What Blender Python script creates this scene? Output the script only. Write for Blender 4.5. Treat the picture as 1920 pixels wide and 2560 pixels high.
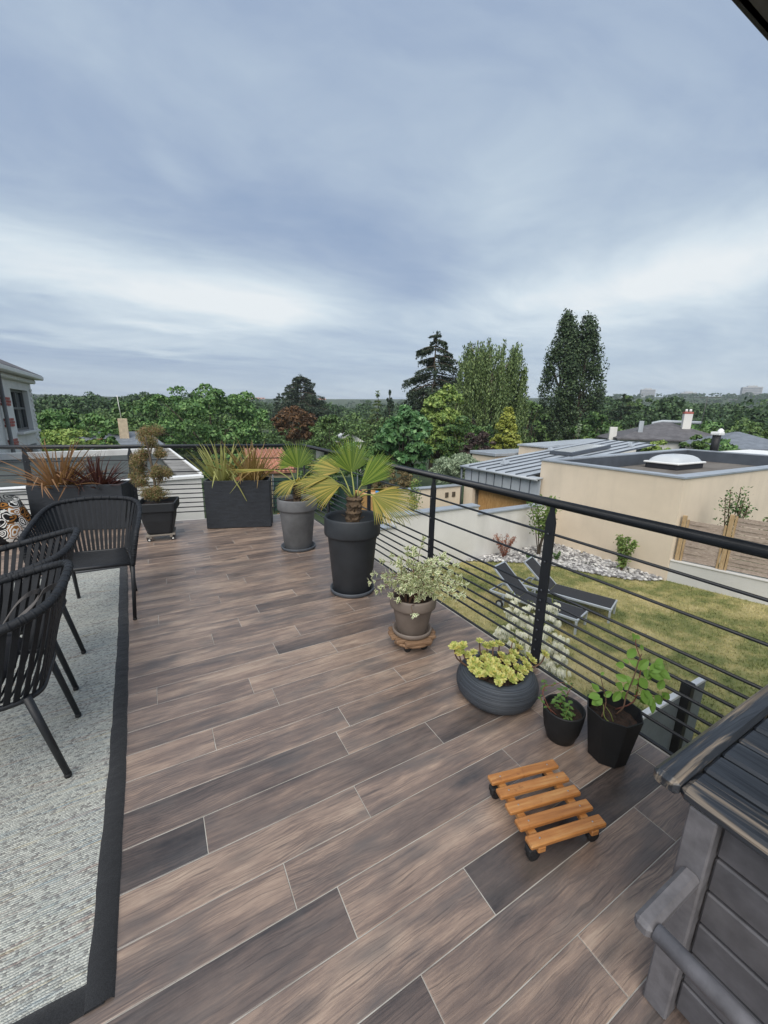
import bpy, math, random
import numpy as np
from mathutils import Vector, Matrix

for o in list(bpy.data.objects):
    bpy.data.objects.remove(o, do_unlink=True)
SC = bpy.context.scene
COL = SC.collection
R = math.radians
PI = math.pi

# ------------------------------------------------------------------ camera
CAM_H = 1.46
FPX = 1007.94                      # focal length in pixels of the 1920 x 2560 photograph
PITCH, ROLL, YAW = 0.2367147, 0.0190627, -0.517905

def cam_axes():
    fw = Vector((-math.sin(YAW) * math.cos(PITCH), math.cos(YAW) * math.cos(PITCH), -math.sin(PITCH)))
    rt = Vector((math.cos(YAW), math.sin(YAW), 0))
    up = rt.cross(fw)
    r = math.cos(ROLL) * rt + math.sin(ROLL) * up
    u = -math.sin(ROLL) * rt + math.cos(ROLL) * up
    return r, u, fw
CR, CU, CF = cam_axes()
cam_data = bpy.data.cameras.new('camera')
cam = bpy.data.objects.new('camera', cam_data)
COL.objects.link(cam)
cam.matrix_world = Matrix(((CR.x, CU.x, -CF.x, 0), (CR.y, CU.y, -CF.y, 0), (CR.z, CU.z, -CF.z, CAM_H), (0, 0, 0, 1)))
cam_data.sensor_fit = 'VERTICAL'
cam_data.sensor_height = 24.0
cam_data.lens = FPX / 2560 * 24.0
cam_data.clip_start = 0.02
cam_data.clip_end = 6000
SC.camera = cam
SC.render.resolution_x, SC.render.resolution_y = 768, 1024

def ray(px, py):
    return CF + CR * ((px - 960) / FPX) - CU * ((py - 1280) / FPX)
def at_z(px, py, z):
    d = ray(px, py); t = (z - CAM_H) / d.z
    return Vector((d.x * t, d.y * t, z))
def at_y(px, py, y):
    d = ray(px, py); t = y / d.y
    return Vector((d.x * t, y, CAM_H + d.z * t))
def at_w(px, py, w):
    d = ray(px, py)
    return Vector((d.x * w, d.y * w, CAM_H + d.z * w))
def depth_of(p):
    return (Vector(p) - Vector((0, 0, CAM_H))).dot(CF)
def at_x(px, py, x):
    d = ray(px, py); t = x / d.x
    return Vector((x, d.y * t, CAM_H + d.z * t))
def at_d(px, py, dist):
    d = ray(px, py); t = dist / math.hypot(d.x, d.y)
    return Vector((d.x * t, d.y * t, CAM_H + d.z * t))

# ------------------------------------------------------------------ node helpers
def srgb(r, g, b):
    f = lambda c: (c / 255) / 12.92 if c / 255 <= 0.04045 else (((c / 255) + 0.055) / 1.055) ** 2.4
    return (f(r), f(g), f(b), 1.0)

class NT:
    """small helper round a node tree"""
    def __init__(self, tree):
        self.t = tree; self.n = tree.nodes; self.l = tree.links
    def new(self, typ, **kw):
        nd = self.n.new(typ)
        for k, v in kw.items():
            setattr(nd, k, v)
        return nd
    def put(self, sock, v):
        if isinstance(v, (int, float)):
            sock.default_value = v
        elif isinstance(v, (tuple, list, Vector)):
            v = tuple(v)
            n = len(sock.default_value)
            sock.default_value = v[:n] if len(v) >= n else v + (1.0,) * (n - len(v))
        else:
            self.l.new(v, sock)
    def math(self, op, a, b=None, c=None, clamp=False):
        nd = self.new('ShaderNodeMath', operation=op, use_clamp=clamp)
        for i, v in enumerate((a, b, c)):
            if v is not None:
                self.put(nd.inputs[i], v)
        return nd.outputs[0]
    def vmath(self, op, a, b=None, scale=None):
        nd = self.new('ShaderNodeVectorMath', operation=op)
        self.put(nd.inputs[0], a)
        if b is not None:
            self.put(nd.inputs[1], b)
        if scale is not None:
            self.put(nd.inputs['Scale'], scale)
        return nd.outputs['Value'] if op in ('LENGTH', 'DOT_PRODUCT') else nd.outputs['Vector']
    def mix(self, fac, a, b, blend='MIX'):
        nd = self.new('ShaderNodeMix', data_type='RGBA', blend_type=blend)
        self.put(nd.inputs[0], fac); self.put(nd.inputs[6], a); self.put(nd.inputs[7], b)
        return nd.outputs[2]
    def noise(self, vec, scale=5, detail=4, rough=0.5, dist=0.0, out='Fac', dim='3D', w=None):
        nd = self.new('ShaderNodeTexNoise', noise_dimensions=dim)
        if vec is not None:
            self.put(nd.inputs['Vector'], vec)
        if w is not None:
            self.put(nd.inputs['W'], w)
        for k, v in (('Scale', scale), ('Detail', detail), ('Roughness', rough), ('Distortion', dist)):
            self.put(nd.inputs[k], v)
        return nd.outputs[out]
    def voronoi(self, vec, scale=5, feature='F1', out='Distance', rand=1.0):
        nd = self.new('ShaderNodeTexVoronoi', feature=feature)
        self.put(nd.inputs['Vector'], vec); self.put(nd.inputs['Scale'], scale)
        self.put(nd.inputs['Randomness'], rand)
        return nd.outputs[out]
    def wave(self, vec, scale=5, dist=0.0, detail=2, dscale=1.0, direction='X', typ='BANDS', profile='SIN'):
        nd = self.new('ShaderNodeTexWave', wave_type=typ, wave_profile=profile)
        if typ == 'BANDS':
            nd.bands_direction = direction
        self.put(nd.inputs['Vector'], vec)
        for k, v in (('Scale', scale), ('Distortion', dist), ('Detail', detail), ('Detail Scale', dscale)):
            self.put(nd.inputs[k], v)
        return nd.outputs['Fac']
    def ramp(self, fac, stops, interp='LINEAR'):
        nd = self.new('ShaderNodeValToRGB')
        nd.color_ramp.interpolation = interp
        e = nd.color_ramp.elements
        while len(e) < len(stops):
            e.new(0.5)
        for i, (p, c) in enumerate(stops):
            e[i].position = p
            e[i].color = c if not isinstance(c, (int, float)) else (c, c, c, 1)
        self.put(nd.inputs[0], fac)
        return nd.outputs[0]
    def remap(self, v, a, b, c=0.0, d=1.0):
        nd = self.new('ShaderNodeMapRange')
        nd.clamp = True
        for i, x in enumerate((v, a, b, c, d)):
            self.put(nd.inputs[i], x)
        return nd.outputs[0]
    def coord(self, which='Object'):
        return self.new('ShaderNodeTexCoord').outputs[which]
    def mapping(self, vec, loc=(0, 0, 0), rot=(0, 0, 0), scale=(1, 1, 1)):
        nd = self.new('ShaderNodeMapping')
        self.put(nd.inputs[0], vec); self.put(nd.inputs[1], loc); self.put(nd.inputs[2], rot); self.put(nd.inputs[3], scale)
        return nd.outputs[0]
    def sep(self, vec):
        nd = self.new('ShaderNodeSeparateXYZ'); self.put(nd.inputs[0], vec)
        return nd.outputs
    def comb(self, x, y, z):
        nd = self.new('ShaderNodeCombineXYZ')
        for i, v in enumerate((x, y, z)):
            self.put(nd.inputs[i], v)
        return nd.outputs[0]
    def bump(self, h, strength=0.3, distance=0.01, normal=None):
        nd = self.new('ShaderNodeBump')
        self.put(nd.inputs['Height'], h); nd.inputs['Strength'].default_value = strength
        nd.inputs['Distance'].default_value = distance
        if normal is not None:
            self.l.new(normal, nd.inputs['Normal'])
        return nd.outputs[0]

# ------------------------------------------------------------------ world: overcast sky
SUN_EL, SUN_AZ = R(50), R(222)     # azimuth clockwise from +Y
EXPOSURE = 1.32
SKY_K = 10 / 2 ** EXPOSURE * 1.08      # the sky keeps the brightness it has in the photograph
world = bpy.data.worlds.new('World')
SC.world = world
world.use_nodes = True
def build_world():
    W = NT(world.node_tree)
    W.n.clear()
    d = W.coord('Generated')
    d = W.vmath('NORMALIZE', d)
    x, y, z = W.sep(d)
    zc = W.math('MAXIMUM', z, 0.0)
    den = W.math('ADD', zc, 0.10)
    plane = W.comb(W.math('DIVIDE', x, den), W.math('DIVIDE', y, den), 0.0)
    warp = W.noise(plane, 0.55, 3, 0.5, 0.0, out='Color')
    pw = W.vmath('ADD', plane, W.vmath('SCALE', W.vmath('SUBTRACT', warp, (0.5, 0.5, 0.5)), scale=1.3))
    # broad soft sheets and finer fibres, drawn out along one wind direction
    sh = W.noise(W.mapping(pw, rot=(0, 0, R(28)), scale=(0.5, 1.0, 1)), 1.0, 5, 0.5, 0.3)
    fib = W.noise(W.mapping(pw, rot=(0, 0, R(28)), scale=(0.8, 1.7, 1)), 1.5, 4, 0.5, 0.3)
    az = W.math('ARCTAN2', x, y)
    el = W.math('ARCSINE', z)
    # uneven edges for the cloud banks
    az = W.math('ADD', az, W.math('MULTIPLY', W.math('SUBTRACT', sh, 0.5), 0.34))
    el = W.math('ADD', el, W.math('MULTIPLY', W.math('SUBTRACT', fib, 0.5), 0.07))
    def bank(px, py, wx, wy, amp, tilt=0.0):
        v = ray(px, py); v.normalize()
        a0, e0 = math.atan2(v.x, v.y), math.asin(v.z)
        a = W.math('SUBTRACT', az, a0); e = W.math('SUBTRACT', el, e0)
        c, s = math.cos(R(tilt)), math.sin(R(tilt))
        p = W.math('ADD', W.math('MULTIPLY', a, c * 1008 / wx), W.math('MULTIPLY', e, s * 1008 / wx))
        q = W.math('ADD', W.math('MULTIPLY', a, -s * 1008 / wy), W.math('MULTIPLY', e, c * 1008 / wy))
        r2 = W.math('ADD', W.math('MULTIPLY', p, p), W.math('MULTIPLY', q, q))
        return W.math('MULTIPLY', W.math('EXPONENT', W.math('MULTIPLY', r2, -1.0)), amp)
    m = W.math('ADD', 0.30, W.math('MULTIPLY', W.math('SUBTRACT', sh, 0.5), 0.62))
    m = W.math('ADD', m, W.math('MULTIPLY', W.math('SUBTRACT', fib, 0.5), 0.24))
    fine = W.noise(W.mapping(pw, rot=(0, 0, R(35)), scale=(1.0, 1.8, 1)), 4.2, 4, 0.6)
    m = W.math('ADD', m, W.math('MULTIPLY', W.math('SUBTRACT', fine, 0.5), 0.26))
    for b in ((430, 735, 460, 80, .38, -5), (680, 765, 210, 60, .42, 6), (100, 700, 280, 50, .18, -3), (40, 610, 300, 40, .16, 0),
              (1600, 715, 450, 105, .44, 6), (1890, 620, 260, 60, .30, 14), (1330, 755, 260, 45, .18, 4), (1270, 480, 260, 95, .24, 14),
              (1010, 690, 150, 110, -.24, 15), (480, 500, 300, 90, -.13, 0), (370, 400, 60, 36, .16, -20), (160, 450, 300, 60, .10, 0),
              (480, 215, 200, 90, .08, 0), (980, 350, 260, 70, .08, 10), (1650, 300, 420, 130, -.05, 0),
              (260, 850, 340, 18, .26, -2), (380, 905, 420, 22, -.10, 0), (650, 840, 330, 26, -.10, 0), (700, 975, 1000, 45, .22, 0), (1700, 930, 500, 90, .20, 0),
              (1400, 870, 260, 40, -.10, 0), (1000, 560, 300, 60, -.06, 8)):
        m = W.math('ADD', m, bank(*b))
    m = W.math('MAXIMUM', W.math('MINIMUM', m, 1.0), 0.0)
    cloud = W.ramp(m, [(0.0, srgb(132, 155, 188)), (0.24, srgb(157, 175, 200)), (0.5, srgb(183, 199, 215)), (0.8, srgb(214, 226, 234)), (1.0, srgb(235, 240, 242))])
    sky = W.new('ShaderNodeTexSky', sky_type='NISHITA')
    sky.sun_disc = False
    sky.sun_elevation = SUN_EL
    sky.sun_rotation = SUN_AZ
    sky.air_density = 1.0; sky.dust_density = 2.0
    skyc = W.mix(1.0, sky.outputs[0], (0.12, 0.12, 0.12, 1), 'MULTIPLY')
    below = W.remap(z, -0.02, 0.0)
    col = W.mix(0.93, skyc, cloud)
    # under the horizon: dull ground haze
    col = W.mix(below, srgb(120, 130, 135), col)
    bg = W.new('ShaderNodeBackground')
    W.put(bg.inputs[0], W.mix(1.0, col, (SKY_K, SKY_K, SKY_K, 1), 'MULTIPLY'))
    bg.inputs[1].default_value = 0.1
    out = W.new('ShaderNodeOutputWorld')
    W.l.new(bg.outputs[0], out.inputs[0])
build_world()
world.cycles.sampling_method = 'MANUAL'
world.cycles.sample_map_resolution = 256

sun_data = bpy.data.lights.new('sun', 'SUN')
sun_data.energy = 1.5
sun_data.angle = R(60)
sun_data.color = (1.0, 0.95, 0.87)
sun = bpy.data.objects.new('sun', sun_data)
COL.objects.link(sun)
sd = Vector((math.sin(SUN_AZ) * math.cos(SUN_EL), math.cos(SUN_AZ) * math.cos(SUN_EL), math.sin(SUN_EL)))
sun.rotation_euler = (-sd).to_track_quat('-Z', 'Y').to_euler()
sun.location = (0, 0, 20)

SC.view_settings.view_transform = 'Standard'
SC.view_settings.look = 'None'
SC.view_settings.gamma = 1.0
SC.view_settings.use_curve_mapping = False
SC.view_settings.exposure = EXPOSURE
SC.cycles.max_bounces = 6
SC.cycles.diffuse_bounces = 3
SC.cycles.glossy_bounces = 3
SC.cycles.transmission_bounces = 4

# ------------------------------------------------------------------ mesh helpers
def link(o, parent=None):
    COL.objects.link(o)
    if parent is not None:
        o.parent = parent
    return o
def tag(o, label=None, cat=None, group=None, kind=None):
    if label: o['label'] = label
    if cat: o['category'] = cat
    if group: o['group'] = group
    if kind: o['kind'] = kind
    return o
def empty(name, loc=(0, 0, 0), rz=0.0, label=None, cat=None, group=None):
    o = bpy.data.objects.new(name, None)
    o.empty_display_size = 0.1
    o.location = loc; o.rotation_euler = (0, 0, rz)
    link(o)
    return tag(o, label, cat, group)
def children_of(o):
    return [c for c in COL.objects if c.parent == o]
def copy_tree(o, parent=None):
    c = o.copy(); COL.objects.link(c); c.parent = parent
    for ch in children_of(o):
        copy_tree(ch, c)
    return c

class MB:
    """collects faces of one mesh object"""
    def __init__(self):
        self.v = []; self.f = []; self.m = []; self.sm = []
    def add(self, vs, fs, mat=0, smooth=False):
        b = len(self.v)
        self.v.extend([tuple(p) for p in vs])
        for f in fs:
            self.f.append(tuple(i + b for i in f)); self.m.append(mat); self.sm.append(smooth)
        return self
    def box(self, c, s, rz=0.0, bev=0.0, mat=0, M=None):
        hx, hy, hz = s[0] / 2, s[1] / 2, s[2] / 2
        if M is None:
            M = Matrix.Translation(Vector(c)) @ Matrix.Rotation(rz, 4, 'Z')
        if bev <= 0:
            vs = [(sx * hx, sy * hy, sz * hz) for sz in (-1, 1) for sy in (-1, 1) for sx in (-1, 1)]
            fs = [(0, 2, 3, 1), (4, 5, 7, 6), (0, 1, 5, 4), (2, 6, 7, 3), (0, 4, 6, 2), (1, 3, 7, 5)]
        else:
            b = min(bev, hx * .9, hy * .9, hz * .9)
            vs = []; idx = {}
            for sx in (-1, 1):
                for sy in (-1, 1):
                    for sz in (-1, 1):
                        for a in range(3):
                            p = [sx * (hx - b), sy * (hy - b), sz * (hz - b)]
                            p[a] = (sx * hx, sy * hy, sz * hz)[a]
                            idx[(sx, sy, sz, a)] = len(vs); vs.append(tuple(p))
            fs = []
            def q(*k):
                fs.append(tuple(idx[i] for i in k))
            for s1 in (-1, 1):
                q((s1, -1, -1, 0), (s1, 1, -1, 0), (s1, 1, 1, 0), (s1, -1, 1, 0))
                q((-1, s1, -1, 1), (-1, s1, 1, 1), (1, s1, 1, 1), (1, s1, -1, 1))
                q((-1, -1, s1, 2), (1, -1, s1, 2), (1, 1, s1, 2), (-1, 1, s1, 2))
                for s2 in (-1, 1):
                    q((s1, s2, -1, 0), (s1, s2, 1, 0), (s1, s2, 1, 1), (s1, s2, -1, 1))
                    q((s1, -1, s2, 0), (s1, 1, s2, 0), (s1, 1, s2, 2), (s1, -1, s2, 2))
                    q((-1, s1, s2, 1), (1, s1, s2, 1), (1, s1, s2, 2), (-1, s1, s2, 2))
                    for s3 in (-1, 1):
                        q((s1, s2, s3, 0), (s1, s2, s3, 1), (s1, s2, s3, 2))
        self.add([M @ Vector(p) for p in vs], fs, mat)
        return self
    def tube(self, pts, r, n=8, closed=False, caps=True, mat=0, squash=None):
        pts = [Vector(p) for p in pts]
        k = len(pts)
        rs = list(r) if isinstance(r, (list, tuple)) else [r] * k
        tang = []
        for i in range(k):
            a = pts[(i - 1) % k] if (closed or i > 0) else pts[i]
            b = pts[(i + 1) % k] if (closed or i < k - 1) else pts[i]
            t = b - a
            tang.append(t.normalized() if t.length > 1e-9 else Vector((0, 0, 1)))
        ref = Vector((0, 0, 1)) if abs(tang[0].z) < 0.9 else Vector((1, 0, 0))
        u = tang[0].cross(ref).normalized()
        vs = []
        for i in range(k):
            u = (u - tang[i] * u.dot(tang[i]))
            u = u.normalized() if u.length > 1e-9 else tang[i].orthogonal().normalized()
            w = tang[i].cross(u)
            for j in range(n):
                a = 2 * PI * j / n
                vs.append(pts[i] + (u * math.cos(a) + w * math.sin(a)) * rs[i])
        fs = []
        for i in range(k if closed else k - 1):
            i2 = (i + 1) % k
            for j in range(n):
                j2 = (j + 1) % n
                fs.append((i * n + j, i * n + j2, i2 * n + j2, i2 * n + j))
        b = len(self.v)
        self.add(vs, fs, mat, True)
        if caps and not closed:
            self.f.append(tuple(b + j for j in range(n))[::-1]); self.m.append(mat); self.sm.append(False)
            self.f.append(tuple(b + (k - 1) * n + j for j in range(n))); self.m.append(mat); self.sm.append(False)
        return self
    def lathe(self, prof, n=32, c=(0, 0, 0), mat=0, wob=0.0, smooth=True, phase=0.0):
        vs = []; fs = []
        k = len(prof)
        for i, (r, z) in enumerate(prof):
            for j in range(n):
                a = 2 * PI * (j + phase) / n
                vs.append((c[0] + r * math.cos(a), c[1] + r * math.sin(a), c[2] + z))
        for i in range(k - 1):
            for j in range(n):
                j2 = (j + 1) % n
                fs.append((i * n + j, i * n + j2, (i + 1) * n + j2, (i + 1) * n + j))
        if prof[0][0] > 1e-6: fs.append(tuple(range(n))[::-1])
        if prof[-1][0] > 1e-6: fs.append(tuple((k - 1) * n + j for j in range(n)))
        self.add(vs, fs, mat, smooth)
        return self
    def prism(self, poly, z0, z1, mat=0):
        n = len(poly)
        vs = [(p[0], p[1], z0) for p in poly] + [(p[0], p[1], z1) for p in poly]
        fs = [tuple(range(n))[::-1], tuple(range(n, 2 * n))] + [(i, (i + 1) % n, n + (i + 1) % n, n + i) for i in range(n)]
        return self.add(vs, fs, mat)
    def ribbon(self, pts, widths, side, fold=0.0, mat=0):
        """a leaf or strap: strip along pts, widths each side along `side` vectors"""
        vs = []; fs = []
        for p, w, s in zip(pts, widths, side):
            p = Vector(p); s = Vector(s)
            vs += [p - s * w, p, p + s * w]
        if fold:
            for i in range(len(pts)):
                t = (Vector(pts[min(i + 1, len(pts) - 1)]) - Vector(pts[max(i - 1, 0)]))
                nrm = t.cross(Vector(side[i]))
                if nrm.length > 1e-9:
                    nrm.normalize()
                    vs[i * 3 + 1] = vs[i * 3 + 1] - nrm * widths[i] * fold
        for i in range(len(pts) - 1):
            a = i * 3
            fs += [(a, a + 1, a + 4, a + 3), (a + 1, a + 2, a + 5, a + 4)]
        return self.add(vs, fs, mat, False)
    def build(self, name, mat, parent=None, smooth=None, shade=None):
        me = bpy.data.meshes.new(name)
        me.from_pydata(self.v, [], self.f)
        mats = mat if isinstance(mat, (list, tuple)) else [mat]
        for mm in mats:
            me.materials.append(mm)
        me.polygons.foreach_set('material_index', self.m)
        me.polygons.foreach_set('use_smooth', self.sm if smooth is None else [smooth] * len(self.f))
        me.update()
        o = bpy.data.objects.new(name, me)
        link(o, parent)
        return o

def np_mesh(name, V, F, mat, parent=None, smooth=False):
    """fast mesh from arrays: V (n,3), F (m,k)"""
    V = np.ascontiguousarray(V, dtype=np.float32); F = np.ascontiguousarray(F, dtype=np.int32)
    me = bpy.data.meshes.new(name)
    m, k = F.shape
    me.vertices.add(len(V)); me.vertices.foreach_set('co', V.ravel())
    me.loops.add(m * k); me.loops.foreach_set('vertex_index', F.ravel())
    me.polygons.add(m)
    me.polygons.foreach_set('loop_start', np.arange(0, m * k, k, dtype=np.int32))
    me.polygons.foreach_set('loop_total', np.full(m, k, dtype=np.int32))
    if smooth:
        me.polygons.foreach_set('use_smooth', np.ones(m, dtype=bool))
    me.materials.append(mat)
    me.update(calc_edges=True)
    o = bpy.data.objects.new(name, me)
    link(o, parent)
    return o

def fillet(pts, rad, n=6):
    """round the inner corners of a polyline"""
    pts = [Vector(p) for p in pts]
    out = [pts[0]]
    for i in range(1, len(pts) - 1):
        a, b, c = pts[i - 1], pts[i], pts[i + 1]
        r1 = min(rad, (a - b).length * .45); r2 = min(rad, (c - b).length * .45)
        p0 = b + (a - b).normalized() * r1; p2 = b + (c - b).normalized() * r2
        for k in range(n + 1):
            t = k / n
            out.append(p0 * (1 - t) ** 2 + b * 2 * t * (1 - t) + p2 * t ** 2)
    out.append(pts[-1])
    return out
def smooth_path(ctrl, n=40, closed=False):
    """Catmull-Rom through control points"""
    P = [Vector(p) for p in ctrl]
    out = []
    k = len(P)
    segs = k if closed else k - 1
    per = max(2, n // segs)
    for i in range(segs):
        g = lambda j: P[j % k] if closed else P[max(0, min(k - 1, j))]
        p0, p1, p2, p3 = g(i - 1), g(i), g(i + 1), g(i + 2)
        for q in range(per):
            t = q / per
            out.append(0.5 * ((2 * p1) + (p2 - p0) * t + (2 * p0 - 5 * p1 + 4 * p2 - p3) * t * t + (3 * p1 - p0 - 3 * p2 + p3) * t ** 3))
    if not closed:
        out.append(P[-1])
    return out
# ------------------------------------------------------------------ materials
M = {}
def mat(name):
    m = bpy.data.materials.new(name)
    m.use_nodes = True
    T = NT(m.node_tree)
    b = T.n['Principled BSDF']
    M[name] = m
    return T, b
def setp(T, b, color=None, rough=None, metal=None, normal=None, spec=None, sheen=None):
    if color is not None: T.put(b.inputs['Base Color'], color)
    if rough is not None: T.put(b.inputs['Roughness'], rough)
    if metal is not None: T.put(b.inputs['Metallic'], metal)
    if spec is not None: T.put(b.inputs['Specular IOR Level'], spec)
    if normal is not None: T.l.new(normal, b.inputs['Normal'])
    if sheen is not None: T.put(b.inputs['Sheen Weight'], sheen)

def m_tile():
    T, b = mat('wood_look_tile')
    inf = T.new('ShaderNodeObjectInfo')
    oc = T.coord('Object')
    rnd = inf.outputs['Random']
    off = T.comb(T.math('MULTIPLY', rnd, 91.7), T.math('MULTIPLY', rnd, 37.3), T.math('MULTIPLY', rnd, 53.1))
    p = T.vmath('ADD', oc, off)
    tone, light, _ = T.sep(inf.outputs['Color'])
    warp = T.noise(T.mapping(p, scale=(2.2, 5, 1)), 1.0, 3, 0.55, out='Color')
    pw = T.vmath('ADD', p, T.vmath('MULTIPLY', T.vmath('SUBTRACT', warp, (0.5, 0.5, 0.5)), (0.14, 0.07, 0)))
    broad = T.noise(T.mapping(pw, scale=(1.5, 10, 1)), 1.0, 5, 0.6)
    mid = T.noise(T.mapping(pw, scale=(3.6, 42, 1)), 1.0, 5, 0.65)
    fine = T.noise(T.mapping(p, scale=(10, 330, 1)), 1.0, 3, 0.7)
    rings = T.wave(T.mapping(pw, scale=(0.35, 1, 1)), 32, 9.0, 3, 1.1, 'Y')
    f = T.math('ADD', T.math('MULTIPLY', broad, 0.92), T.math('MULTIPLY', mid, 0.46))
    f = T.math('ADD', f, T.math('MULTIPLY', T.math('SUBTRACT', T.noise(T.mapping(p, scale=(7, 16, 1)), 1.0, 5, 0.7), 0.5), 0.28))
    f = T.math('ADD', f, T.math('MULTIPLY', T.math('SUBTRACT', rings, 0.5), T.remap(T.noise(T.mapping(p, scale=(2.2, 6, 1)), 1.0, 2), 0.45, 0.68, 0.0, 0.15)))
    f = T.math('ADD', f, T.math('MULTIPLY', T.math('SUBTRACT', fine, 0.5), 0.30))
    f = T.math('ADD', f, T.math('SUBTRACT', light, 0.72))
    c = T.ramp(f, [(0.28, srgb(54, 49, 48)), (0.42, srgb(80, 70, 66)), (0.55, srgb(104, 90, 83)), (0.67, srgb(125, 107, 96)), (0.80, srgb(154, 132, 116)), (0.94, srgb(178, 156, 137))])
    # greyed patches
    gp = T.noise(T.mapping(p, scale=(3, 9, 1)), 1.0, 3, 0.6)
    c = T.mix(T.remap(gp, 0.50, 0.70, 0, 0.65), c, srgb(84, 81, 80))
    # knots
    kv = T.new('ShaderNodeTexVoronoi', feature='F1')
    T.put(kv.inputs['Vector'], T.mapping(pw, scale=(2.0, 6.5, 1))); T.put(kv.inputs['Scale'], 1.0)
    kn = T.remap(kv.outputs['Distance'], 0.06, 0.22, 1, 0)
    pick = T.math('GREATER_THAN', T.sep(kv.outputs['Color'])[0], 0.45)
    kn = T.math('MULTIPLY', kn, pick)
    kcol = T.ramp(T.noise(T.mapping(p, scale=(30, 60, 1)), 1, 3), [(0.3, srgb(48, 47, 50)), (0.7, srgb(82, 76, 74))])
    c = T.mix(T.math('MULTIPLY', kn, 0.8), c, kcol)
    # dark pores
    pore = T.remap(T.noise(T.mapping(pw, scale=(4, 210, 1)), 1.0, 3, 0.6), 0.56, 0.64, 0, 0.5)
    c = T.mix(pore, c, srgb(58, 52, 50))
    c = T.mix(1.0, c, T.comb(tone, tone, tone), 'MULTIPLY')
    # dust and scuffs over everything
    wc = T.new('ShaderNodeNewGeometry').outputs['Position']
    dust = T.remap(T.noise(wc, 2.3, 6, 0.7), 0.42, 0.75, 0, 0.26)
    c = T.mix(dust, c, srgb(142, 130, 120))
    wet = T.remap(T.noise(wc, 1.1, 6, 0.7), 0.55, 0.75, 0, 0.3)
    c = T.mix(wet, c, srgb(58, 50, 47))
    rib = T.wave(oc, 115, 0.6, 1, 1, 'Y')
    h = T.math('ADD', T.math('MULTIPLY', fine, 0.6), T.math('MULTIPLY', rib, 0.35))
    h = T.math('ADD', h, T.math('MULTIPLY', mid, 0.5))
    rg = T.math('ADD', 0.26, T.math('MULTIPLY', T.noise(wc, 5, 4, 0.6), 0.2))
    setp(T, b, c, rg, normal=T.bump(h, 0.22, 0.0016), spec=0.75)
m_tile()

def m_plain(name, c, rough=0.5, var=0.08, scale=6, metal=0.0, bump=0.0, bscale=60, bdist=0.002, spec=0.5, coord='Object', c2=None, detail=4, bstretch=(1, 1, 1)):
    T, b = mat(name)
    oc = T.coord(coord)
    n = T.noise(oc, scale, detail, 0.6)
    if c2 is None:
        c2 = tuple(min(1, v * (1 + 2.2 * var) + 0.002) for v in c[:3]) + (1,)
        c1 = tuple(v * (1 - 2.2 * var) for v in c[:3]) + (1,)
    else:
        c1 = c
    col = T.ramp(n, [(0.3, c1), (0.7, c2)])
    rg = T.math('ADD', rough - 0.06, T.math('MULTIPLY', T.noise(oc, scale * 2.7, 3, 0.6), 0.12))
    nm = None
    if bump:
        nm = T.bump(T.noise(T.mapping(oc, scale=bstretch), bscale, 4, 0.6), bump, bdist)
    setp(T, b, col, rg, metal, nm, spec)
    return T, b
m_plain('grout', srgb(138, 132, 125), 0.9, 0.1, 5, bump=0.3, c2=srgb(188, 184, 176))
m_plain('slab', srgb(206, 204, 200), 0.85, 0.04, 3, bump=0.2)
m_plain('rail_metal', srgb(30, 34, 40), 0.40, 0.06, 9, 0.0, bump=0.12, bscale=420, bdist=0.0006)
m_plain('bolt_metal', srgb(66, 70, 76), 0.38, 0.05, 30, 0.3)
m_plain('trim_black', srgb(30, 31, 33), 0.6, 0.06, 8)
m_plain('rubber', srgb(24, 24, 25), 0.65, 0.08, 20)
m_plain('steel', srgb(170, 172, 174), 0.35, 0.05, 20, 0.8)
m_plain('pot_grey', srgb(98, 99, 101), 0.72, 0.13, 5, bump=0.12, bscale=160, bdist=0.0012)
m_plain('pot_anthracite', srgb(44, 48, 53), 0.58, 0.10, 6, bump=0.12, bscale=150, bdist=0.001)
m_plain('pot_taupe', srgb(112, 101, 93), 0.6, 0.07, 9, bump=0.1, bscale=160, bdist=0.001)
m_plain('pot_black', srgb(20, 21, 23), 0.6, 0.08, 14, bump=0.12, bscale=240, bdist=0.001)
m_plain('pot_plastic', srgb(30, 33, 37), 0.55, 0.07, 8, bump=0.1, bscale=200, bdist=0.001)
m_plain('saucer_grey', srgb(78, 83, 90), 0.5, 0.06, 9)
m_plain('saucer_taupe', srgb(122, 111, 103), 0.55, 0.06, 9)
m_plain('soil', srgb(26, 19, 15), 0.95, 0.3, 40, bump=1.0, bscale=70, bdist=0.014, c2=srgb(64, 46, 36))
m_plain('terracotta', srgb(176, 108, 78), 0.8, 0.08, 12)
def m_planter():
    T, b = mat('planter_slate')
    oc = T.coord('Object')
    n1 = T.noise(T.mapping(oc, scale=(1, 1, 3.2)), 9, 5, 0.62, 0.5)
    n2 = T.noise(T.mapping(oc, scale=(1, 1, 2)), 55, 4, 0.6)
    h = T.math('ADD', n1, T.math('MULTIPLY', n2, 0.35))
    c = T.ramp(n1, [(0.3, srgb(30, 34, 40)), (0.7, srgb(44, 49, 56))])
    setp(T, b, c, 0.58, normal=T.bump(h, 0.55, 0.006))
m_planter()
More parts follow.
